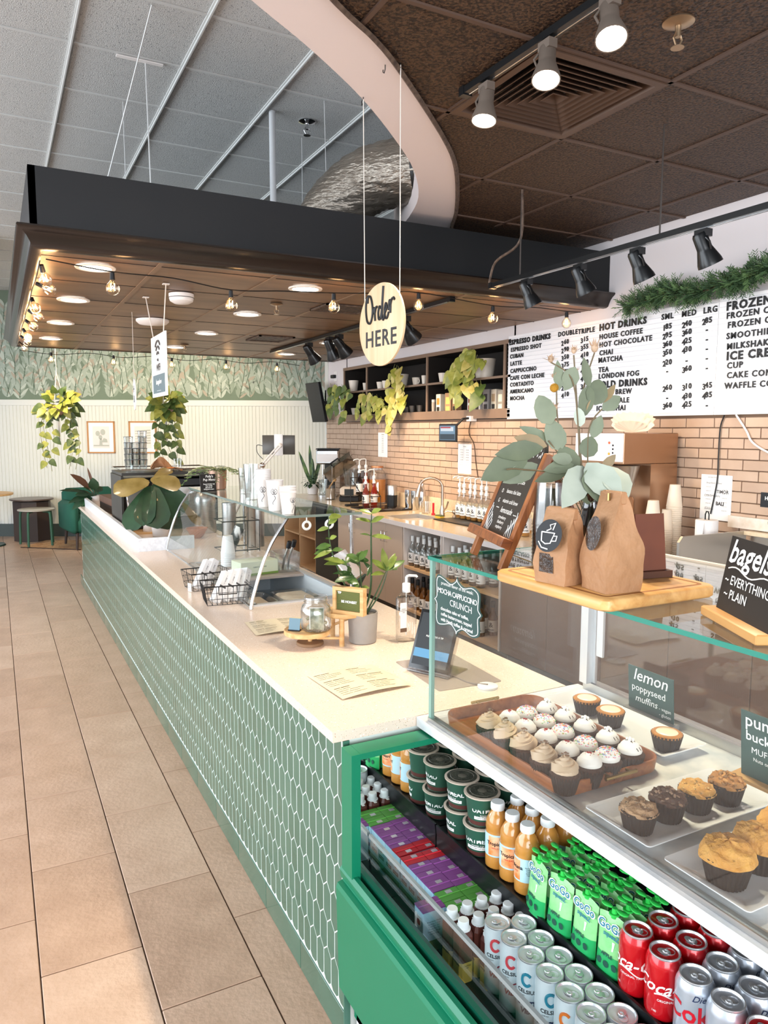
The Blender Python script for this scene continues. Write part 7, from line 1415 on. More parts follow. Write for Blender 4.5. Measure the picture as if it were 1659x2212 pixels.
for i, row in enumerate((('185', '240', '285', 452, 435, 415), ('295', '360', '-', 506, 486, 465), ('360', '425', '-', 559, 540, 525), ('350', '430', '-', 611, 593, 583), ('220', '-', '-', 673, 656, 642), ('-', '360', '-', 722, 712, 702), ('260', '310', '345', 829, 821, 815), ('-', '430', '485', 886, 880, 874), ('360', '425', '-', 938, 932, 932))):
    for q in range(3): price(row[q], (1010, 1130, 1255)[q], row[3+q])
# garland
g = thing('evergreen_garland', 'green cedar garland draped along the top of the menu board', 'garland', (0, 0, 0)); m_gar = [mat('cedar_%d' % i, sp(c), .7) for i, c in enumerate(('2f4a2c', '44613a', '5c7a4a'))]
GP = smooth_poly([tuple(AX(u, v, 3.60)) for u, v in ((1350, 664), (1400, 648), (1450, 630), (1500, 634), (1560, 615), (1610, 600), (1665, 578), (1740, 550))], 10); B().tube(GP, .006, 5).build('twig', mat('twig_brown', sp('5a4430'), .8), g); rr = random.Random(8)
for q, mi in ((0, 0), (1, 1), (2, 2)):
    b = B()
    for k in range(170):
        p = V(GP[rr.randrange(len(GP))]); a = rr.uniform(0, 6.3); d = V((-.5*abs(cos(a)), rr.uniform(-1, 1), sin(a)*.75)).normalized(); L = rr.uniform(.06, .12)
        for s_ in range(9):
            c_ = p+d*L*s_/9
            for sg in (-1, 1): e = (d+V((rr.uniform(-.3, .3), sg*.9, rr.uniform(-.3, .3)))).normalized(); leaf(b, c_, e, V((-1, 0, 0)), .024, .0045, .2, shape=((0, .6), (.6, 1), (1, .1)))
    o = b.build('needles', m_gar[mi], g, smooth=0); o['kind'] = 'stuff'
# things hanging on the brick
def sheet(name, label, y1, y0, z1, z0, lines, cat='poster'):
    t = thing(name, label, cat, (XW-.0145, (y0+y1)/2, (z0+z1)/2)); w_, h_ = abs(y1-y0), z1-z0; B().box((-.0015, -w_/2, -h_/2), (0, w_/2, h_/2)).build('sheet', tw, t, smooth=0); M_ = frame((-.0022, 0, 0), (0, -1, 0), (0, 0, 1))
    if lines: textjoin([(s, z, x, y, k) for s, z, x, y, k in lines], m_gp, t, 'print', M_, ext=0)['kind'] = 'stuff'
    return t
sheet('wall_notice', 'white notice with a column of small text above the drink dispenser', 7.175, 6.96, 1.661, 1.40, [('Schedule', .018, 0, .11, {})]+[('opening list', .010, 0, .085-.018*k, {}) for k in range(10)])
sheet('wall_notice', 'white notice with two columns of text above the faucet', 5.603, 5.392, 1.565, 1.302, [('Recipes', .014, 0, .11, {})]+[('two shots', .011, -.045+.09*(k % 2), .08-.022*(k//2), {}) for k in range(14)])
sheet('coffee_poster', 'white coffee origin poster reading TIMOR and BALI above the paper towel', 3.0, 2.792, 1.431, 1.17, [('WE MAKE FIVE', .009, -.03, .115, {}), ('bourbon street', .017, -.015, .083, {'shear': .3}), ('TIMOR', .026, .045, .034, {'bold': .0008}), ('COLOMBIAN', .018, -.025, .008, {}), ('BALI', .028, .03, -.035, {'bold': .0015}), ('Sumatra', .018, -.045, -.068, {'shear': .3})]+[('tasting notes', .007, (.06 if k % 2 else -.05), .06-.012*k, {}) for k in range(13)])
t = thing('small_black_sign', 'small black sign on the brick at right edge of frame', 'sign', (XW-.014, 2.50, 1.313)); B().box((-.004, -.11, -.04), (0, .11, .04)).build('plate', tb, t, smooth=0); text('HAND WASH', .028, tw, (-.0045, 0, .008), (0, -1, 0), (0, 0, 1), t, ext=0, bold=.0006)
t = thing('order_screen', 'small lit order screen on a bracket under the wall shelf', 'screen', (3.50, 5.484, 1.663), rz=.05); B().box((-.008, -.13, -.078), (.008, .13, .078), bev=.003).build('housing', tb, t); b = B(); b.poly([(-.0095, -.115, -.062), (-.0095, .115, -.062), (-.0095, .115, .062), (-.0095, -.115, .062)][::-1]).build('display', emis('screen_blue_grey', sp('7f9db4'), .8), t, smooth=0); b = B(); b.poly([(-.010, -.09, .015), (-.010, .10, .015), (-.010, .10, .05), (-.010, -.09, .05)][::-1]).build('display_window', emis('screen_window', sp('cfd8e0'), .9), t, smooth=0); b = B(); b.poly([(-.0104, -.05, .040), (-.0104, .10, .040), (-.0104, .10, .052), (-.0104, -.05, .052)][::-1]).build('display_bar', emis('screen_red', sp('c0505a'), .8), t, smooth=0); b = B(); b.poly([(-.010, -.11, -.058), (-.010, .11, -.058), (-.010, .11, -.01), (-.010, -.11, -.01)][::-1]).build('display_panel', emis('screen_dark', sp('3d4c58'), .8), t, smooth=0)
B().tube([(.008, -.09, .05), (.06, -.13, .12), (.16, -.13, .13)], .010, 8).build('bracket', tb, t); B().box((.12, -.16, .10), (.185, -.10, .145)).build('mount', m_pcup, t, smooth=0)
t = thing('wall_cable', 'thin dark cable hanging down the brick beside the order screen', 'cable', (0, 0, 0)); B().tube(pathpts([tuple(AX(u, v, XW-.02)) for u, v in ((1018, 905), (1013, 935), (1024, 960), (1028, 1000), (1033, 1035))], 5), .004, 5).build('cable', mat('brown_cable', sp('4a352a'), .6), t)
t = thing('wall_cable', 'thin black cable dropping from the menu board to the poster', 'cable', (0, 0, 0)); B().tube(pathpts([tuple(AX(u, v, XW-.022)) for u, v in ((1565, 897), (1556, 925), (1552, 985), (1549, 1040), (1535, 1110))], 5), .004, 5).build('cable', tb, t)
t = thing('wall_cable', 'white cable looping from the menu board to the right edge', 'cable', (0, 0, 0)); B().tube(pathpts([tuple(AX(u, v, XW-.025)) for u, v in ((1590, 896), (1612, 930), (1625, 955), (1659, 977), (1720, 1000))], 5), .006, 5).build('cable', m_pcup, t)
t = thing('wall_screen', 'thin flat screen seen edge-on at the left end of the wall shelf', 'screen', (3.50, 8.28, 2.02)); B().at(ry=radians(-12), rz=.12).box((-.02, -.02, -.24), (.02, .30, .24), bev=.004).build('panel', mat('screen_black', sp('17191b'), .2), t); B().cyl((0, .1, 0), (.18, .1, 0), .02).build('mount', tb, t)
t = thing('wall_outlet', 'white outlet plate with black adapters on the wall strip', 'outlet', (XW-.001, 8.33, 2.33)); B().box((-.008, -.04, -.06), (0, .04, .06), bev=.002).build('plate', m_pcup, t); B().box((-.05, -.03, -.02), (-.008, .05, .02), bev=.004).build('adapter', tb, t)
# ================================================================ CEILING THINGS
m_lens = emis('lamp_lens', (1, .86, .68), 22); m_lensoff = mat('lamp_lens_off', sp('b9b4ae'), .2); m_lblk = mat('black_lamp_enamel', sp('151719'), .28); m_lgr = mat('grey_lamp_body', sp('6d6259'), .4)
def head(name, label, top, aim, lit, body, s=1.0, group=None, col=(1, .84, .62), pw=0):
    t = thing(name, label, 'spotlight', top, group=group); d = (V(aim)-V(top)).normalized(); c0 = V((0, 0, -.055*s)); q = d.to_track_quat('-Z', 'Y').to_matrix().to_4x4()
    B().box((-.018*s, -.03*s, -.03*s), (.018*s, .03*s, 0)).cyl((0, 0, -.03*s), (0, 0, -.06*s), .009*s).build('adapter', body, t); b = B(); b.M = Matrix.Translation(c0) @ q
    b.lathe([(.0001, .045*s), (.024*s, .045*s), (.029*s, .035*s), (.030*s, -.02*s), (.033*s, -.03*s), (.048*s, -.075*s), (.050*s, -.09*s), (.046*s, -.09*s), (.044*s, -.078*s)], 24, cap=False); sh_ = b.build('shade', body, t, smooth=50)
    b = B(); b.M = Matrix.Translation(c0) @ q; b.lathe([(.045*s, -.078*s), (.03*s, -.081*s), (.0001, -.082*s)][::-1], 22, cap=False); b.build('lens', m_lens if lit else m_lensoff, sh_, smooth=50)
    b = B(); b.M = Matrix.Translation(c0) @ q; b.tube([(.031*s, 0, .02*s), (.045*s, 0, 0), (.034*s, 0, -.03*s)], .004*s, 6); b.build('yoke', body, t)
    if pw: p = V(top)+c0+d*.11*s; spot('track_spot', p, aim, pw, col, 95, .6, .04)
    return t
def track(name, label, p, q, m=m_lblk):
    t = thing(name, label, 'track', p); d = V(q)-V(p); b = B(); L = d.length; b.M = frame((0, 0, 0), d, V((0, 0, 1))); b.box((0, -.012, -.018), (L, .012, .018)); b.box((0, -.016, -.02), (.03, .016, .02)); b.build('rail', m, t, smooth=0)
    b = B(); b.M = frame((0, 0, 0), d, V((0, 0, 1)))
    b.box((.02, -.0135, -.006), (L, -.012, -.002)).build('groove', m_chr, t, smooth=0); return t
# three lit heads near the vent
track('ceiling_track', 'black ceiling track with three lit grey heads beside the square vent', (1.605, 2.44, ZD-.02), (1.66, .3, ZD-.02))
for k, (y, pos, aim) in enumerate(((2.30, 'farthest, over the vent corner', (1.25, 2.1, .9)), (1.97, 'in the middle', (1.15, 1.5, .9)), (1.70, 'nearest the top edge', (1.2, 1.0, .9)))):
    head('track_light', 'lit grey track head on the ceiling track, '+pos, (1.612+.03*k*0, y, ZD-.038), aim, True, m_lgr, .92, 'lit track heads near the vent', pw=60)
# hanging track along the menu board
t = track('hanging_track', 'black track hung on rods in front of the menu board', (2.52, 3.52, 2.49), (2.52, .2, 2.49)); 
for y in (2.32, 3.26): B().cyl((0, y-3.52, .018), (0, y-3.52, ZD-2.49), .004, n=6).build('rod', mat('dark_rod', sp('3a322d'), .4), t)
B().tube(pathpts([(0, .02, .01), (-.01, -.05, .12), (.0, -.22, .17), (.005, -.265, .25), (0, -.265, .45)], 6), .007, 6).build('flex_cable', m_bt, t)
for k, (y, pos) in enumerate(((3.20, 'leftmost'), (2.80, 'second from left'), (2.44, 'third from left'), (2.10, 'rightmost in view'))):
    head('track_light', 'black flared track head on the hanging track, '+pos, (2.52, y, 2.472), (2.95, y-.12, 1.6), False, m_lblk, .98, 'black heads on the hanging track')
    spot('menu_spot', (2.60, y-.03, 2.33), (3.7, y, 1.75), 5, (1, .88, .72), 90, .8, .05)
# track under the canopy
track('canopy_track', 'black track under the canopy lighting the brick wall', (2.56, 3.98, ZB-.012), (2.60, 7.5, ZB-.012))
for k, (y, aimx, pos) in enumerate(((4.62, 3.7, 'nearest, right of the order sign'), (5.05, 3.3, 'half hidden behind the order sign'), (5.75, 3.6, 'third from the front'), (5.95, 3.2, 'fourth from the front'), (6.42, 3.5, 'farthest'))):
    head('track_light', 'black track head under the canopy, '+pos, (2.585, y, ZB-.03), (aimx, y+.25, 1.35), True if k in (0, 2) else False, m_lblk, 1.3, 'black heads under the canopy'); 
    spot('brick_spot', (2.68, y+.03, 2.33), (3.68, y+.2, 1.15), 34, (1, .74, .48), 75, .5, .04)
spot('brick_spot', (2.68, 3.4, 2.40), (3.68, 3.0, 1.1), 30, (1, .74, .48), 80, .6, .04)
# downlights
m_down = emis('downlight_disc', (1, .93, .82), 9); m_dtrim = mat('downlight_trim', sp('efe8e0'), .3)
dn = None
for k, (x, y, lab) in enumerate(((.50, 4.14, 'left row, nearest the front edge'), (.49, 5.21, 'left row, second'), (.50, 6.36, 'left row, third'), (.50, 7.48, 'left row, farthest'), (1.655, 4.16, 'middle row, nearest the front edge'), (1.645, 5.25, 'middle row, second'), (1.655, 6.44, 'middle row, third'), (1.65, 7.65, 'middle row, farthest'), (2.86, 6.58, 'right row, beside the track'), (2.86, 7.74, 'right row, farthest'))):
    if dn is None: dn = thing('downlight', '', 'ceiling light', (x, y, ZB)); o = dn; B().lathe([(.098, .004), (.100, 0), (.098, -.005), (.080, -.006), (.072, 0)], 32, cap=False).build('trim', m_dtrim, dn); B().lathe([(.075, -.002), (.0001, -.003)], 28, cap=False).build('disc', m_down, dn)
    else: o = dup(dn, (x, y, ZB))
    o['label'] = 'round recessed downlight in the canopy, '+lab; o['group'] = 'canopy downlights'
    if x < 2: spot('downlight_beam', (x, y, ZB-.02), (x+.15, y, 0), 16 if x > 1 else 9, (1, .80, .58), 100, .7, .07)
t = thing('smoke_detector', 'white round smoke detector under the canopy', 'smoke detector', (1.055, 4.69, ZB)); B().lathe([(.075, .002), (.075, -.02), (.068, -.042), (.045, -.055), (.0001, -.058)], 28, cap=False).build('cover', m_pcup, t); B().lathe([(.076, -.020), (.0765, -.024)], 28, cap=False).build('vent_slot', m_gp, t)
t = thing('access_point', 'white domed access point under the canopy behind the wifi sign', 'dome', (1.10, 5.87, ZB)); B().lathe([(.12, .002), (.12, -.012), (.10, -.03), (.0001, -.04)], 32, cap=False).build('cover', m_pcup, t)
m_spk = mat('sprinkler_brass', sp('b0987c'), .3, .8)
def sprinkler(label, x, y, z, m, s=1.):
    t = thing('sprinkler', label, 'sprinkler', (x, y, z), scale=s); B().lathe([(.04, .001), (.042, -.004), (.02, -.012)], 22).build('plate', m, t); B().cyl((0, 0, -.01), (0, 0, -.04), .008).build('stem', m, t)
    b = B(); 
    for sg in (-1, 1): b.tube([(sg*.006, 0, -.03), (sg*.016, 0, -.045), (sg*.004, 0, -.065)], .003, 5)
    b.build('frame_arm', m, t); B().lathe([(.018, -.066), (.018, -.068)], 14).build('deflector', m, t)
sprinkler('brass sprinkler head under the canopy near the middle downlights', 1.683, 4.74, ZB, m_spk); sprinkler('brass sprinkler head under the canopy, farther back', 1.683, 7.4, ZB, m_spk); sprinkler('tarnished sprinkler head in the dark ceiling at the top right', 1.944, 1.75, ZD, m_spk, 1.15); sprinkler('chrome sprinkler head in the grey ceiling', 2.025, 5.03, ZG, m_chr, 1.4)
# vents
def louvre(label, x, y, z, w_, d_):
    t = thing('ceiling_vent', label, 'vent', (x, y, z)); 
    for a, c_ in (((-w_/2, -d_/2), (w_/2, -d_/2+.02)), ((-w_/2, d_/2-.02), (w_/2, d_/2)), ((-w_/2, -d_/2), (-w_/2+.02, d_/2)), ((w_/2-.02, -d_/2), (w_/2, d_/2))): B().box((*a, -.006), (*c_, .004)).build('frame_side', m_bt, t, smooth=0)
    B().box((-w_/2, -d_/2, .003), (w_/2, d_/2, .005)).build('backing', m_blk, t, smooth=0)
    for k in range(7): yy = -d_/2+.03+k*(d_-.06)/6; B().box((-w_/2+.02, yy-.006, -.003), (w_/2-.02, yy+.006, 0)).build('slat', m_bt, t, smooth=0)
louvre('dark louvred vent in the canopy ceiling near the order sign', 2.15, 4.72, ZB, .36, .30); louvre('dark louvred vent in the canopy ceiling, farther back', 2.26, 6.55, ZB, .33, .40)
sv = thing('square_diffuser', 'large square brown air diffuser in the dark ceiling by the lit track', 'vent', (1.95, 2.335, ZD)); m_br = mat('brown_vent_metal', sp('5c473a'), .45, .2)
hw = .285; 
def ring(b, a, z0, c_, z1):
    P = [(-1, -1), (1, -1), (1, 1), (-1, 1)]
    i = b.av([(x*a, y*a, z0) for x, y in P]); j = b.av([(x*c_, y*c_, z1) for x, y in P])
    for k in range(4): b.face((i+k, i+(k+1) % 4, j+(k+1) % 4, j+k))
b = B(); ring(b, hw, .0, hw, -.012); ring(b, hw, -.012, hw-.03, -.012); ring(b, hw-.03, -.012, hw-.045, .03); b.build('outer_frame', m_br, sv, smooth=0)
B().box((-hw, -hw, .04), (hw, hw, .045)).build('backing', m_blk, sv, smooth=0)
for k in range(7): a = .225-k*.031; b = B(); ring(b, a, -.010, a-.024, .018); ring(b, a, -.010, a-.003, -.012); b.build('louvre_ring', m_br, sv, smooth=0)
# hanging round order sign
m_ply = wood('sign_birch_ply', sp('d2b48c'), sp('dfc6a2'), 5, 'Z', .5)
t = thing('order_sign', 'round plywood sign reading Order HERE hung from the ceiling on cords', 'sign', (1.296, 2.497, 2.072), rz=.1); r = .151
b = B(); b.M = Matrix.Rotation(pi/2, 4, 'Y'); b.lathe([(r-.001, -.0045), (r, -.004), (r, .004), (r-.001, .0045)], 64); b.build('disc', m_ply, t)
# script word drawn as strokes
def strokes(L, r_, name, m, par, x, sc, ox, oz):
    b = B()
    for P in L: b.tube([V((x, -(ox+px*sc), oz+pz*sc)) for px, pz in smooth_poly(P, 5)], r_, 6)
    return b.build(name, m, par)
strokes([[(.18, .95), (.05, .85), (0, .5), (.08, .1), (.28, 0), (.42, .25), (.42, .6), (.3, .9), (.15, .9), (.12, .7)], [(.45, .3), (.56, .5), (.57, .35), (.6, .05)], [(.58, .3), (.66, .5), (.74, .5)], [(1.0, .42), (.88, .5), (.80, .3), (.84, .08), (.95, .12), (1.03, .4)], [(1.12, 1.15), (1.06, .6), (1.04, .15), (1.12, .03), (1.2, .2)], [(1.2, .22), (1.33, .42), (1.28, .56), (1.2, .4), (1.22, .12), (1.34, .06), (1.45, .25)], [(1.45, .3), (1.5, .62), (1.56, .5), (1.55, .2)], [(1.54, .4), (1.62, .62), (1.74, .68), (1.80, .60)]], .0045, 'script_lettering', tb, t, -.0065, .108, -.10, .012)
text('HERE', .085, tb, (-.0050, 0, -.052), (0, -1, 0), (0, 0, 1), t, bold=.001, ext=.001, space=1.12)
for y, hook in ((.118, V((1.298, 2.655, ZD-.02))), (-.118, V((1.31, 2.385, ZD-.005)))):
    a = V((0, y, .088)); h_ = (t.matrix_basis if False else (Matrix.Translation(t.location) @ Matrix.Rotation(.1, 4, 'Z'))).inverted() @ hook; B().tube([a, h_], .0017, 5).build('cord', mat('white_cord', sp('ded6cc'), .8), t); B().tube([h_+V((0, 0, -.012)), h_+V((0, .01, -.018)), h_+V((0, .012, -.004)), h_+V((0, 0, .002)), h_+V((0, 0, .014))], .0018, 5).build('hook', m_wire, t)
t = thing('ceiling_hook', 'empty black hook screwed into the white curved soffit', 'hook', tuple(AZ(832, 140, ZD-.013))); B().tube([(0, 0, 0), (0, 0, -.014), (0, .008, -.024), (0, .016, -.018), (0, .015, -.010)], .0018, 5).build('hook', m_wire, t)
# wifi sign
wy, wx = 4.64, .893; p0 = AX(344, 790, wx); t = thing('wifi_sign', 'tall white sign with wifi fan symbol hung from the canopy', 'sign', (wx, p0.y, p0.z)); zt, zb = AX(344, 722, wx).z-p0.z, AX(344, 857, wx).z-p0.z; yl, yr = AX(329, 790, wx).y-p0.y, AX(360, 790, wx).y-p0.y
hy = (yl-yr)/2; B().box((-.004, -hy, zb), (.004, hy, zt)).build('board', mat('sign_white', sp('f2f2f0'), .5), t, smooth=0); h_ = zt-zb
B().box((-.0052, -hy*.82, zb+h_*.06), (-.004, hy*.82, zb+h_*.36)).build('grey_panel', mat('slate_print', sp('5f7278'), .6), t, smooth=0)
for k, rr_ in enumerate((.035, .062, .088)):
    b = B(); b.tube([(-.0055, rr_*sin(a)*1.15, zb+h_*.60+rr_*cos(a)*1.25) for a in [-.75+1.5*q/8 for q in range(9)]], .0065, 5); b.build('wifi_arc', m_gp, t)
B().at((-.005, 0, zb+h_*.595)).sphere((0, 0, 0), .009, 10, k=6).build('wifi_dot', m_gp, t)
text('WIFI', .060, m_gp, (-.0055, 0, zb+h_*.47), (0, -1, 0), (0, 0, 1), t, bold=.0008); text('bungalow', .042, tw, (-.0060, 0, zb+h_*.24), (0, -1, 0), (0, 0, 1), t, shear=.2, bold=.0006); text('________', .03, tw, (-.0060, 0, zb+h_*.13), (0, -1, 0), (0, 0, 1), t)
for y, hk in ((hy*.7, V((.88, 4.892, ZB))), (-hy*.7, V((.905, 4.40, ZB)))): B().tube([V((0, y, zt-.01)), hk-V(t.location)], .0032, 5).build('rope', MATS['white_cord'], t); c_ = hk-V(t.location); B().box((c_.x-.018, c_.y-.018, c_.z-.004), (c_.x+.018, c_.y+.018, c_.z)).build('ceiling_clip', m_pcup, t, smooth=0)
p0 = AX(291, 852, .90); t = thing('oval_sign', 'narrow white oval sign with black letters turned nearly edge-on', 'sign', tuple(p0), rz=-.02); b = B(); b.M = Matrix.Rotation(pi/2, 4, 'Y'); b.lathe([(.11, -.004), (.11, .004)], 40, sy=.42); b.build('board', MATS['sign_white'], t); text('H\nB', .07, tb, (-.005, 0, 0), (0, -1, 0), (0, 0, 1), t, bold=.001); B().tube([(0, 0, .105), (0, 0, ZB-p0.z)], .0015, 4).build('cord', MATS['white_cord'], t)
# string lights
m_bulb = glass('bulb_glass', (1, .95, .86), 1.6, .01, .03); m_fil = emis('bulb_filament', (1, .62, .28), 40); m_filb = emis('bulb_core', (1, .74, .42), 6)
sl = thing('light_string', 'black cable of the globe string lights around the canopy edge', 'light cable', (0, 0, 0))
front = [(.26, 3.99, 2.492), (.554, 3.95, 2.455), (.85, 3.95, 2.452), (1.149, 3.95, 2.42), (1.45, 3.95, 2.44), (1.744, 3.95, 2.455), (2.05, 3.95, 2.48), (2.312, 3.97, 2.51), (2.86, 3.97, 2.475), (3.2, 3.97, 2.49), (3.47, 3.97, 2.485), (3.6, 3.98, 2.49)]
left = [(.235, 4.02+.42*k, 2.488-.02*(k % 2)) for k in range(11)]; back = [(.26+.33*k, 8.32, 2.47-.03*(k % 2)) for k in range(10)]
for P in (front, left, back): B().tube(smooth_poly(P, 6), .0032, 5).build('cable', m_wire, sl)
bl = None
BP = [((.554, 3.95, 2.45), 'front edge, first from the left'), ((1.149, 3.95, 2.415), 'front edge, second from the left'), ((1.744, 3.95, 2.45), 'front edge, third, left of the order sign'), ((2.312, 3.97, 2.505), 'front edge, fourth, right of the order sign'), ((2.86, 3.97, 2.47), 'front edge, fifth from the left'), ((3.47, 3.97, 2.48), 'front edge, nearest the menu wall')]
BP += [((.245, 4.10+.52*k, 2.485), 'left edge, %s from the front corner' % ORD[k]) for k in range(8)] + [((.55+.6*k, 8.32, 2.46), 'back edge, %s from the left' % ORD[k]) for k in range(5)]
for k, (p, lab) in enumerate(BP):
    if bl is None:
        bl = thing('globe_bulb', '', 'bulb', p); B().cyl((0, 0, 0), (0, 0, -.035), .011, .013, 12).build('socket', tb, bl); g_ = B().lathe([(.011, -.034), (.014, -.042), (.028, -.058), (.033, -.075), (.028, -.094), (.014, -.106), (.0001, -.109)], 20, cap=False).build('globe', m_bulb, bl, smooth=60)
        b = B(); b.tube([(-.008, 0, -.05), (-.010, 0, -.085), (0, 0, -.062), (.010, 0, -.085), (.008, 0, -.05)], .0018, 4); b.build('filament', m_fil, g_); o = bl
    else: o = dup(bl, p)
    tilt = (0, 0, 0) if 'left edge' not in lab else (R.uniform(-.6, .6), R.uniform(-1.2, -.2), 0); o.rotation_euler = tilt; o['label'] = 'clear glowing globe bulb on the canopy, '+lab; o['group'] = 'globe bulbs of the string lights'
    point('bulb_glow', (p[0]+(.03 if 'left' in lab else 0), p[1], p[2]-.075), 1.3 if 'left edge' in lab else .5, (1, .55, .24), .03)
# over the canopy: pipe, wires, duct
m_pipe = mat('white_conduit', sp('c9cdd0'), .4); t = thing('conduit_pipe', 'pale vertical pipe rising from the canopy top to the grey ceiling', 'pipe', (1.758, 4.99, ZT-.02)); B().cyl((0, 0, 0), (0, 0, ZG-ZT+.02), .022).build('pipe', m_pipe, t)
m_wr = mat('hanger_wire', sp('cfd2d2'), .4)
for k, (x, y, tx, ty, lab) in enumerate(((.85, 5.31, .85, 5.31, 'thin wire left of the long twisted one'), (.884, 4.69, .9, 4.71, 'twisted wire with knot near the middle left'), (.809, 4.08, .6, 5.2, 'long slanting twisted wire rising to the top left'), (2.005, 4.68, 2.08, 4.8, 'wire right of the chrome sprinkler'), (2.10, 5.32, 2.1, 5.32, 'thin wire below the chrome sprinkler'))):
    t = thing('suspension_wire', 'canopy suspension cable: '+lab, 'wire', (tx, ty, ZT-.02)); B().tube([(0, 0, 0), ((x-tx)*.4, (y-ty)*.4, .38), (x-tx, y-ty, ZG-ZT+.02)], .004 if k in (1, 2) else .0025, 5).build('wire', m_wr, t)
B().box((.72, 4.66, ZG-.012), (.98, 4.69, ZG-.006)).build('wire_bracket', m_pcup, bpy.data.objects['suspension_wire.001'], smooth=0).matrix_local = Matrix.Translation(-bpy.data.objects['suspension_wire.001'].location)
m_foil2 = mat('duct_foil', sp('a9a196'), .36, .75, noise=(6, sp('8c8378'), .3), bump=(16, 1.2, (1, 1, 3.5)))
t = thing('flexible_duct', 'crinkled silver flexible duct bending from the canopy into the white soffit', 'duct', (0, 0, 0)); b = B(); c1 = AY(757, 455, 4.35); PD = smooth_poly([(1.88, 4.45, 2.80), (1.885, 4.43, 2.90), (1.93, 4.36, 3.03), (2.05, 4.20, 3.16), (2.20, 4.02, 3.20), (2.40, 3.78, 3.20)], 8); N = len(PD)
nrm = None; rings = []; n = 40
for i, p in enumerate(PD):
    t_ = (V(PD[min(i+1, N-1)])-V(PD[max(i-1, 0)])).normalized(); s_ = t_.cross(V((.7, .7, 0.01))).normalized(); u_ = s_.cross(t_)
    rings.append(b.av([V(p)+(s_*cos(2*pi*k/n)+u_*sin(2*pi*k/n))*(.185+.004*sin(i*2.1+3*sin(k*.7))+.006*sin(k*2.3+i*.9)) for k in range(n)]))
for a, c_ in zip(rings, rings[1:]):
    for k in range(n): b.face((a+k, a+(k+1) % n, c_+(k+1) % n, c_+k))
b.build('duct_skin', m_foil2, t, smooth=60); cl_ = B().lathe([(.20, 0), (.20, .02)], 36, cap=False).build('collar', m_blk, t)
cl_.matrix_local = Matrix.Translation(V((2.29, 3.93, 3.20))) @ V((1, -1.1, 0)).to_track_quat('Z', 'Y').to_matrix().to_4x4()
# ================================================================ FAR SEATING AREA
def FZ(u, v, z=0): return AZ(u, v, z)
m_vel = mat('green_velvet', sp('1f5a4a'), .8, sheen=.5); m_dw = mat('dark_stained_wood', sp('3a2c26'), .5); m_grw = mat('green_painted_leg', sp('2f5a46'), .5)
rg = thing('woven_rug', 'tan woven rug with a dark scalloped edge under the green armchair', 'rug', (0, 0, 0)); b = B(); q = [AZ(45, 1183, 0), AZ(175, 1188, 0), V((2.1, 11.6, 0)), V((.62, 12.3, 0))]
def rugf(u, v): p = (q[0]*(1-u)+q[1]*u)*(1-v)+(q[3]*(1-u)+q[2]*u)*v; return (p.x, p.y, .008+.004*sin(u*60)*sin(v*40))
b.grid(rugf, 60, 14); b.build('weave', mat('tan_weave', sp('c49f78'), .95, noise=(9, sp('a87c58'), .2), bump=(40, 1)), rg, smooth=60); B().tube([V(rugf(k/24, 0))+V((0, -.01*(k % 2), -.003)) for k in range(25)], .008, 5).build('dark_edging', m_dw, rg)
# armchair
ac = thing('green_armchair', 'green velvet armchair with wooden legs beyond the counter end', 'armchair', (1.24, 11.45, .016), rz=.15)
B().box((-.36, -.36, .22), (.36, .36, .44), bev=.05).build('seat', m_vel, ac, smooth=60); B().box((-.42, -.38, .22), (-.30, .38, .66), bev=.05).build('armrest', m_vel, ac, smooth=60); B().box((.30, -.38, .22), (.42, .38, .66), bev=.05).build('armrest', m_vel, ac, smooth=60); B().box((-.36, .24, .30), (.36, .42, .82), bev=.06).build('backrest', m_vel, ac, smooth=60)
for x in (-.32, .32):
    for y in (-.30, .32): B().cyl((x, y, .23), (x*1.05, y*1.05, 0), .024, .016).build('leg', m_dw, ac)
p = AZ(95, 1178, 0); st = thing('round_stool', 'round-topped side table with bent green legs in front of dark drum table', 'side table', (p.x-.03, 11.35, .0)); st.location = (.49, 11.85, .016)
B().lathe([(.24, .50), (.25, .505), (.25, .52), (.24, .525), (.0001, .525)], 36).build('tabletop', mat('grey_tabletop', sp('a8a39a'), .3), st)
for a in (.6, 2.6, 4.2, 5.5): b = B(); b.tube(pathpts([(.12*cos(a), .12*sin(a), .49), (.21*cos(a), .21*sin(a), .485), (.245*cos(a), .245*sin(a), .42), (.26*cos(a), .26*sin(a), .0)], 5), .017, 8); b.build('leg', m_grw, st)
t = thing('drum_table', 'dark faceted drum side table behind the green-legged table', 'side table', (.46, 12.5, .001)); N = 8; b = B(); b.prism([(.27*cos(2*pi*k/N+.2), .27*sin(2*pi*k/N+.2)) for k in range(N)], 0, .60); b.build('faceted_body', m_dw, t, smooth=0); B().lathe([(.30, .615), (.31, .62), (.31, .64), (.0001, .642)], 32).build('tabletop', mat('brown_tabletop', sp('5f5049'), .3), t)
B().lathe([(.03, .6), (.03, .616)], 10).build('spacer', m_dw, t)
p = AZ(0, 1163, 0); t = thing('cafe_table', 'round light wood cafe table with dark pedestal at the left edge', 'table', (-.22, 12.15, .001)); B().lathe([(.42, .735), (.43, .74), (.43, .765), (.0001, .768)], 44).build('tabletop', m_wood1, t); B().cyl((0, 0, .02), (0, 0, .735), .035).build('pedestal', m_dkm, t); B().lathe([(.30, 0), (.29, .02), (.05, .045)], 36).build('base', mat('dark_teal_metal', sp('24403d'), .4), t)
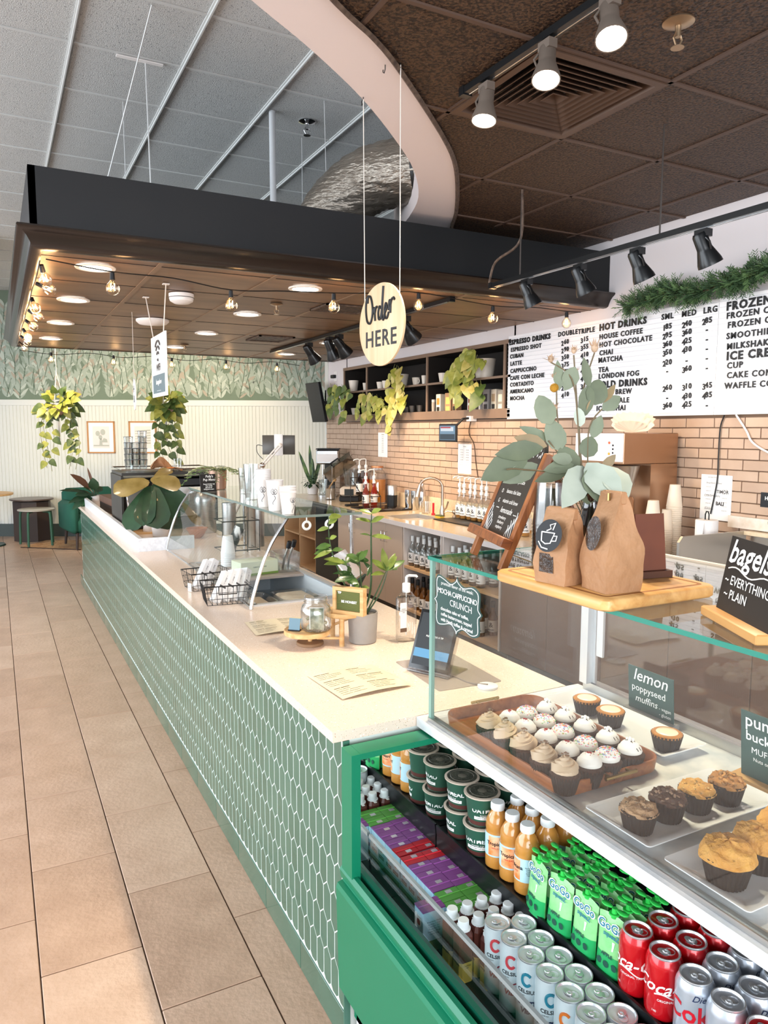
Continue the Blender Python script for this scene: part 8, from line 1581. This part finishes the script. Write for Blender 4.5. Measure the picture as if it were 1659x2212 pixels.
# framed art
def fart(label, u0, v0, u1, v1, seed):
    # on the far wall plane
    def onfar(u, v): d = ray(u, v); t_ = (FA-CO).dot(FN)/d.dot(FN); return CO+d*t_
    a, c_ = onfar(u0, v1), onfar(u1, v0); cen = (a+c_)/2+FN*.02; w_ = (V((a.x, a.y))-V((c_.x, c_.y))).length; h_ = c_.z-a.z; t = thing('framed_print', label, 'picture', tuple(cen), rz=atan2(FD.y, FD.x))
    for x0, z0, x1, z1 in ((-w_/2, -h_/2, w_/2, -h_/2+.022), (-w_/2, h_/2-.022, w_/2, h_/2), (-w_/2, -h_/2, -w_/2+.022, h_/2), (w_/2-.022, -h_/2, w_/2, h_/2)): B().box((x0, -.012, z0), (x1, .008, z1)).build('frame_side', mat('oak_frame', sp('b9803f'), .4), t, smooth=0)
    B().box((-w_/2+.02, -.001, -h_/2+.02), (w_/2-.02, .004, h_/2-.02)).build('mat_board', tw, t, smooth=0)
    b = B(); b.poly([(-w_*.3, -.002, -h_*.34), (w_*.3, -.002, -h_*.34), (w_*.3, -.002, h_*.34), (-w_*.3, -.002, h_*.34)]).build('print_ground', mat('pale_pink_print', sp('efe3df'), .6), t, smooth=0); m_a = mat('sage_print', sp('b9bcb2'), .6); b = B()
    if seed == 1:
        for (x, z, r) in ((-.05, .06, .035), (.03, .08, .04), (-.01, .0, .03)): b.poly([(x+r*cos(k*.63), -.003, z+r*1.2*sin(k*.63)) for k in range(10)])
        b.poly([(-.03, -.003, -.12), (.02, -.003, -.12), (.01, -.003, -.02), (-.02, -.003, -.02)]); b.poly([(.0, -.0032, -.08), (.10, -.0032, -.08), (.09, -.0032, -.03), (.04, -.0032, -.01)]); b.poly([(-.12, -.0028, -.14), (.12, -.0028, -.14), (.12, -.0028, -.12), (-.12, -.0028, -.12)])
    else:
        for k in range(6): b.poly([(-.12, -.003, .10-k*.04), (.12, -.003, .12-k*.04), (.12, -.003, .10-k*.04), (-.12, -.003, .09-k*.04)])
    b.build('drawing', m_a, t, smooth=0)
fart('oak-framed pale botanical print with pale leaves left of the hanging sign', 191, 910, 248, 979, 1); fart('oak-framed pale landscape print behind the stacked glasses', 281, 910, 338, 979, 2)
# hanging plants in front of the far wall
def hang(label, u, seed, zs, y, W, drops):
    t = thing('hanging_pothos', label, 'plant', (0, 0, 0)); c_ = AY(u, 880, y); t.location = (c_.x, y, c_.z); rr = random.Random(seed); B().lathe([(.05, -.10), (.08, -.08), (.10, 0), (.105, .01), (.095, .01), (.09, -.02)], 20).build('pot', mat('rose_clay_pot', sp('b08a78'), .7), t)
    for k in range(3): a = 2*pi*k/3; B().tube([(.10*cos(a), .10*sin(a), .0), (0, 0, .45), (0, 0, zs-c_.z)], .005, 4).build('macrame_cord', MATS['white_cord'], t)
    b = B(); b.tube([(0, 0, -.1), (0.0, 0, -.42)], .014, 6); b.build('tassel', MATS['white_cord'], t)
    mats_ = [m_po_[1], m_po_[2], m_po_[0]]
    def lv(p, d, L, mi): b = B(); leaf(b, p, d, V((-.3, -.9, .3)), L, L*.75, .3, fold=.1, shape=HEART); b.build('leaf', mats_[mi], t, smooth=60)
    for k in range(70):
        a = rr.uniform(0, 6.3); el = rr.uniform(-.7, 1.2); d = V((cos(a)*cos(el), sin(a)*cos(el), sin(el))); lv(V((0, 0, .02))+V((d.x*W, d.y*W, d.z*.20))*rr.uniform(.45, 1), d+V((0, 0, -.5)), rr.uniform(.10, .16), rr.randrange(3))
    for k in range(drops[0]):
        x = rr.uniform(-W, W)*.9; L = drops[1]*rr.uniform(.5, 1); pts = pathpts([(x*.5, rr.uniform(-.08, .05), 0), (x, -.05, -.2), (x+rr.uniform(-.06, .06), -.04, -L*.6), (x+rr.uniform(-.08, .08), -.04, -L)], 6); B().tube(pts, .003, 4).build('vine', mat('vine_stem', sp('7c7a40'), .5), t); acc = 0
        for p_, q_ in zip(pts, pts[1:]):
            acc += (q_-p_).length
            if acc > .10: acc = 0; lv(p_, V((rr.choice((-1, 1))*rr.uniform(.3, .9), -.2, -.7)), rr.uniform(.09, .14), rr.randrange(2))
    return t
hang('wide hanging pothos in macrame at the far left wall', 125, 1, ZG-.01, 10.6, .24, (7, .85)); hang('narrow hanging pothos behind the wifi sign', 358, 2, ZG-.01, 9.6, .17, (6, .78))
spot('wall_wash', (.3, 9.6, 2.9), (1.9, 12.2, 1.2), 150, (1, .80, .50), 95, .7, .10); spot('wall_wash', (2.0, 9.3, 2.9), (2.7, 11.6, 1.3), 110, (1, .80, .50), 95, .7, .10)
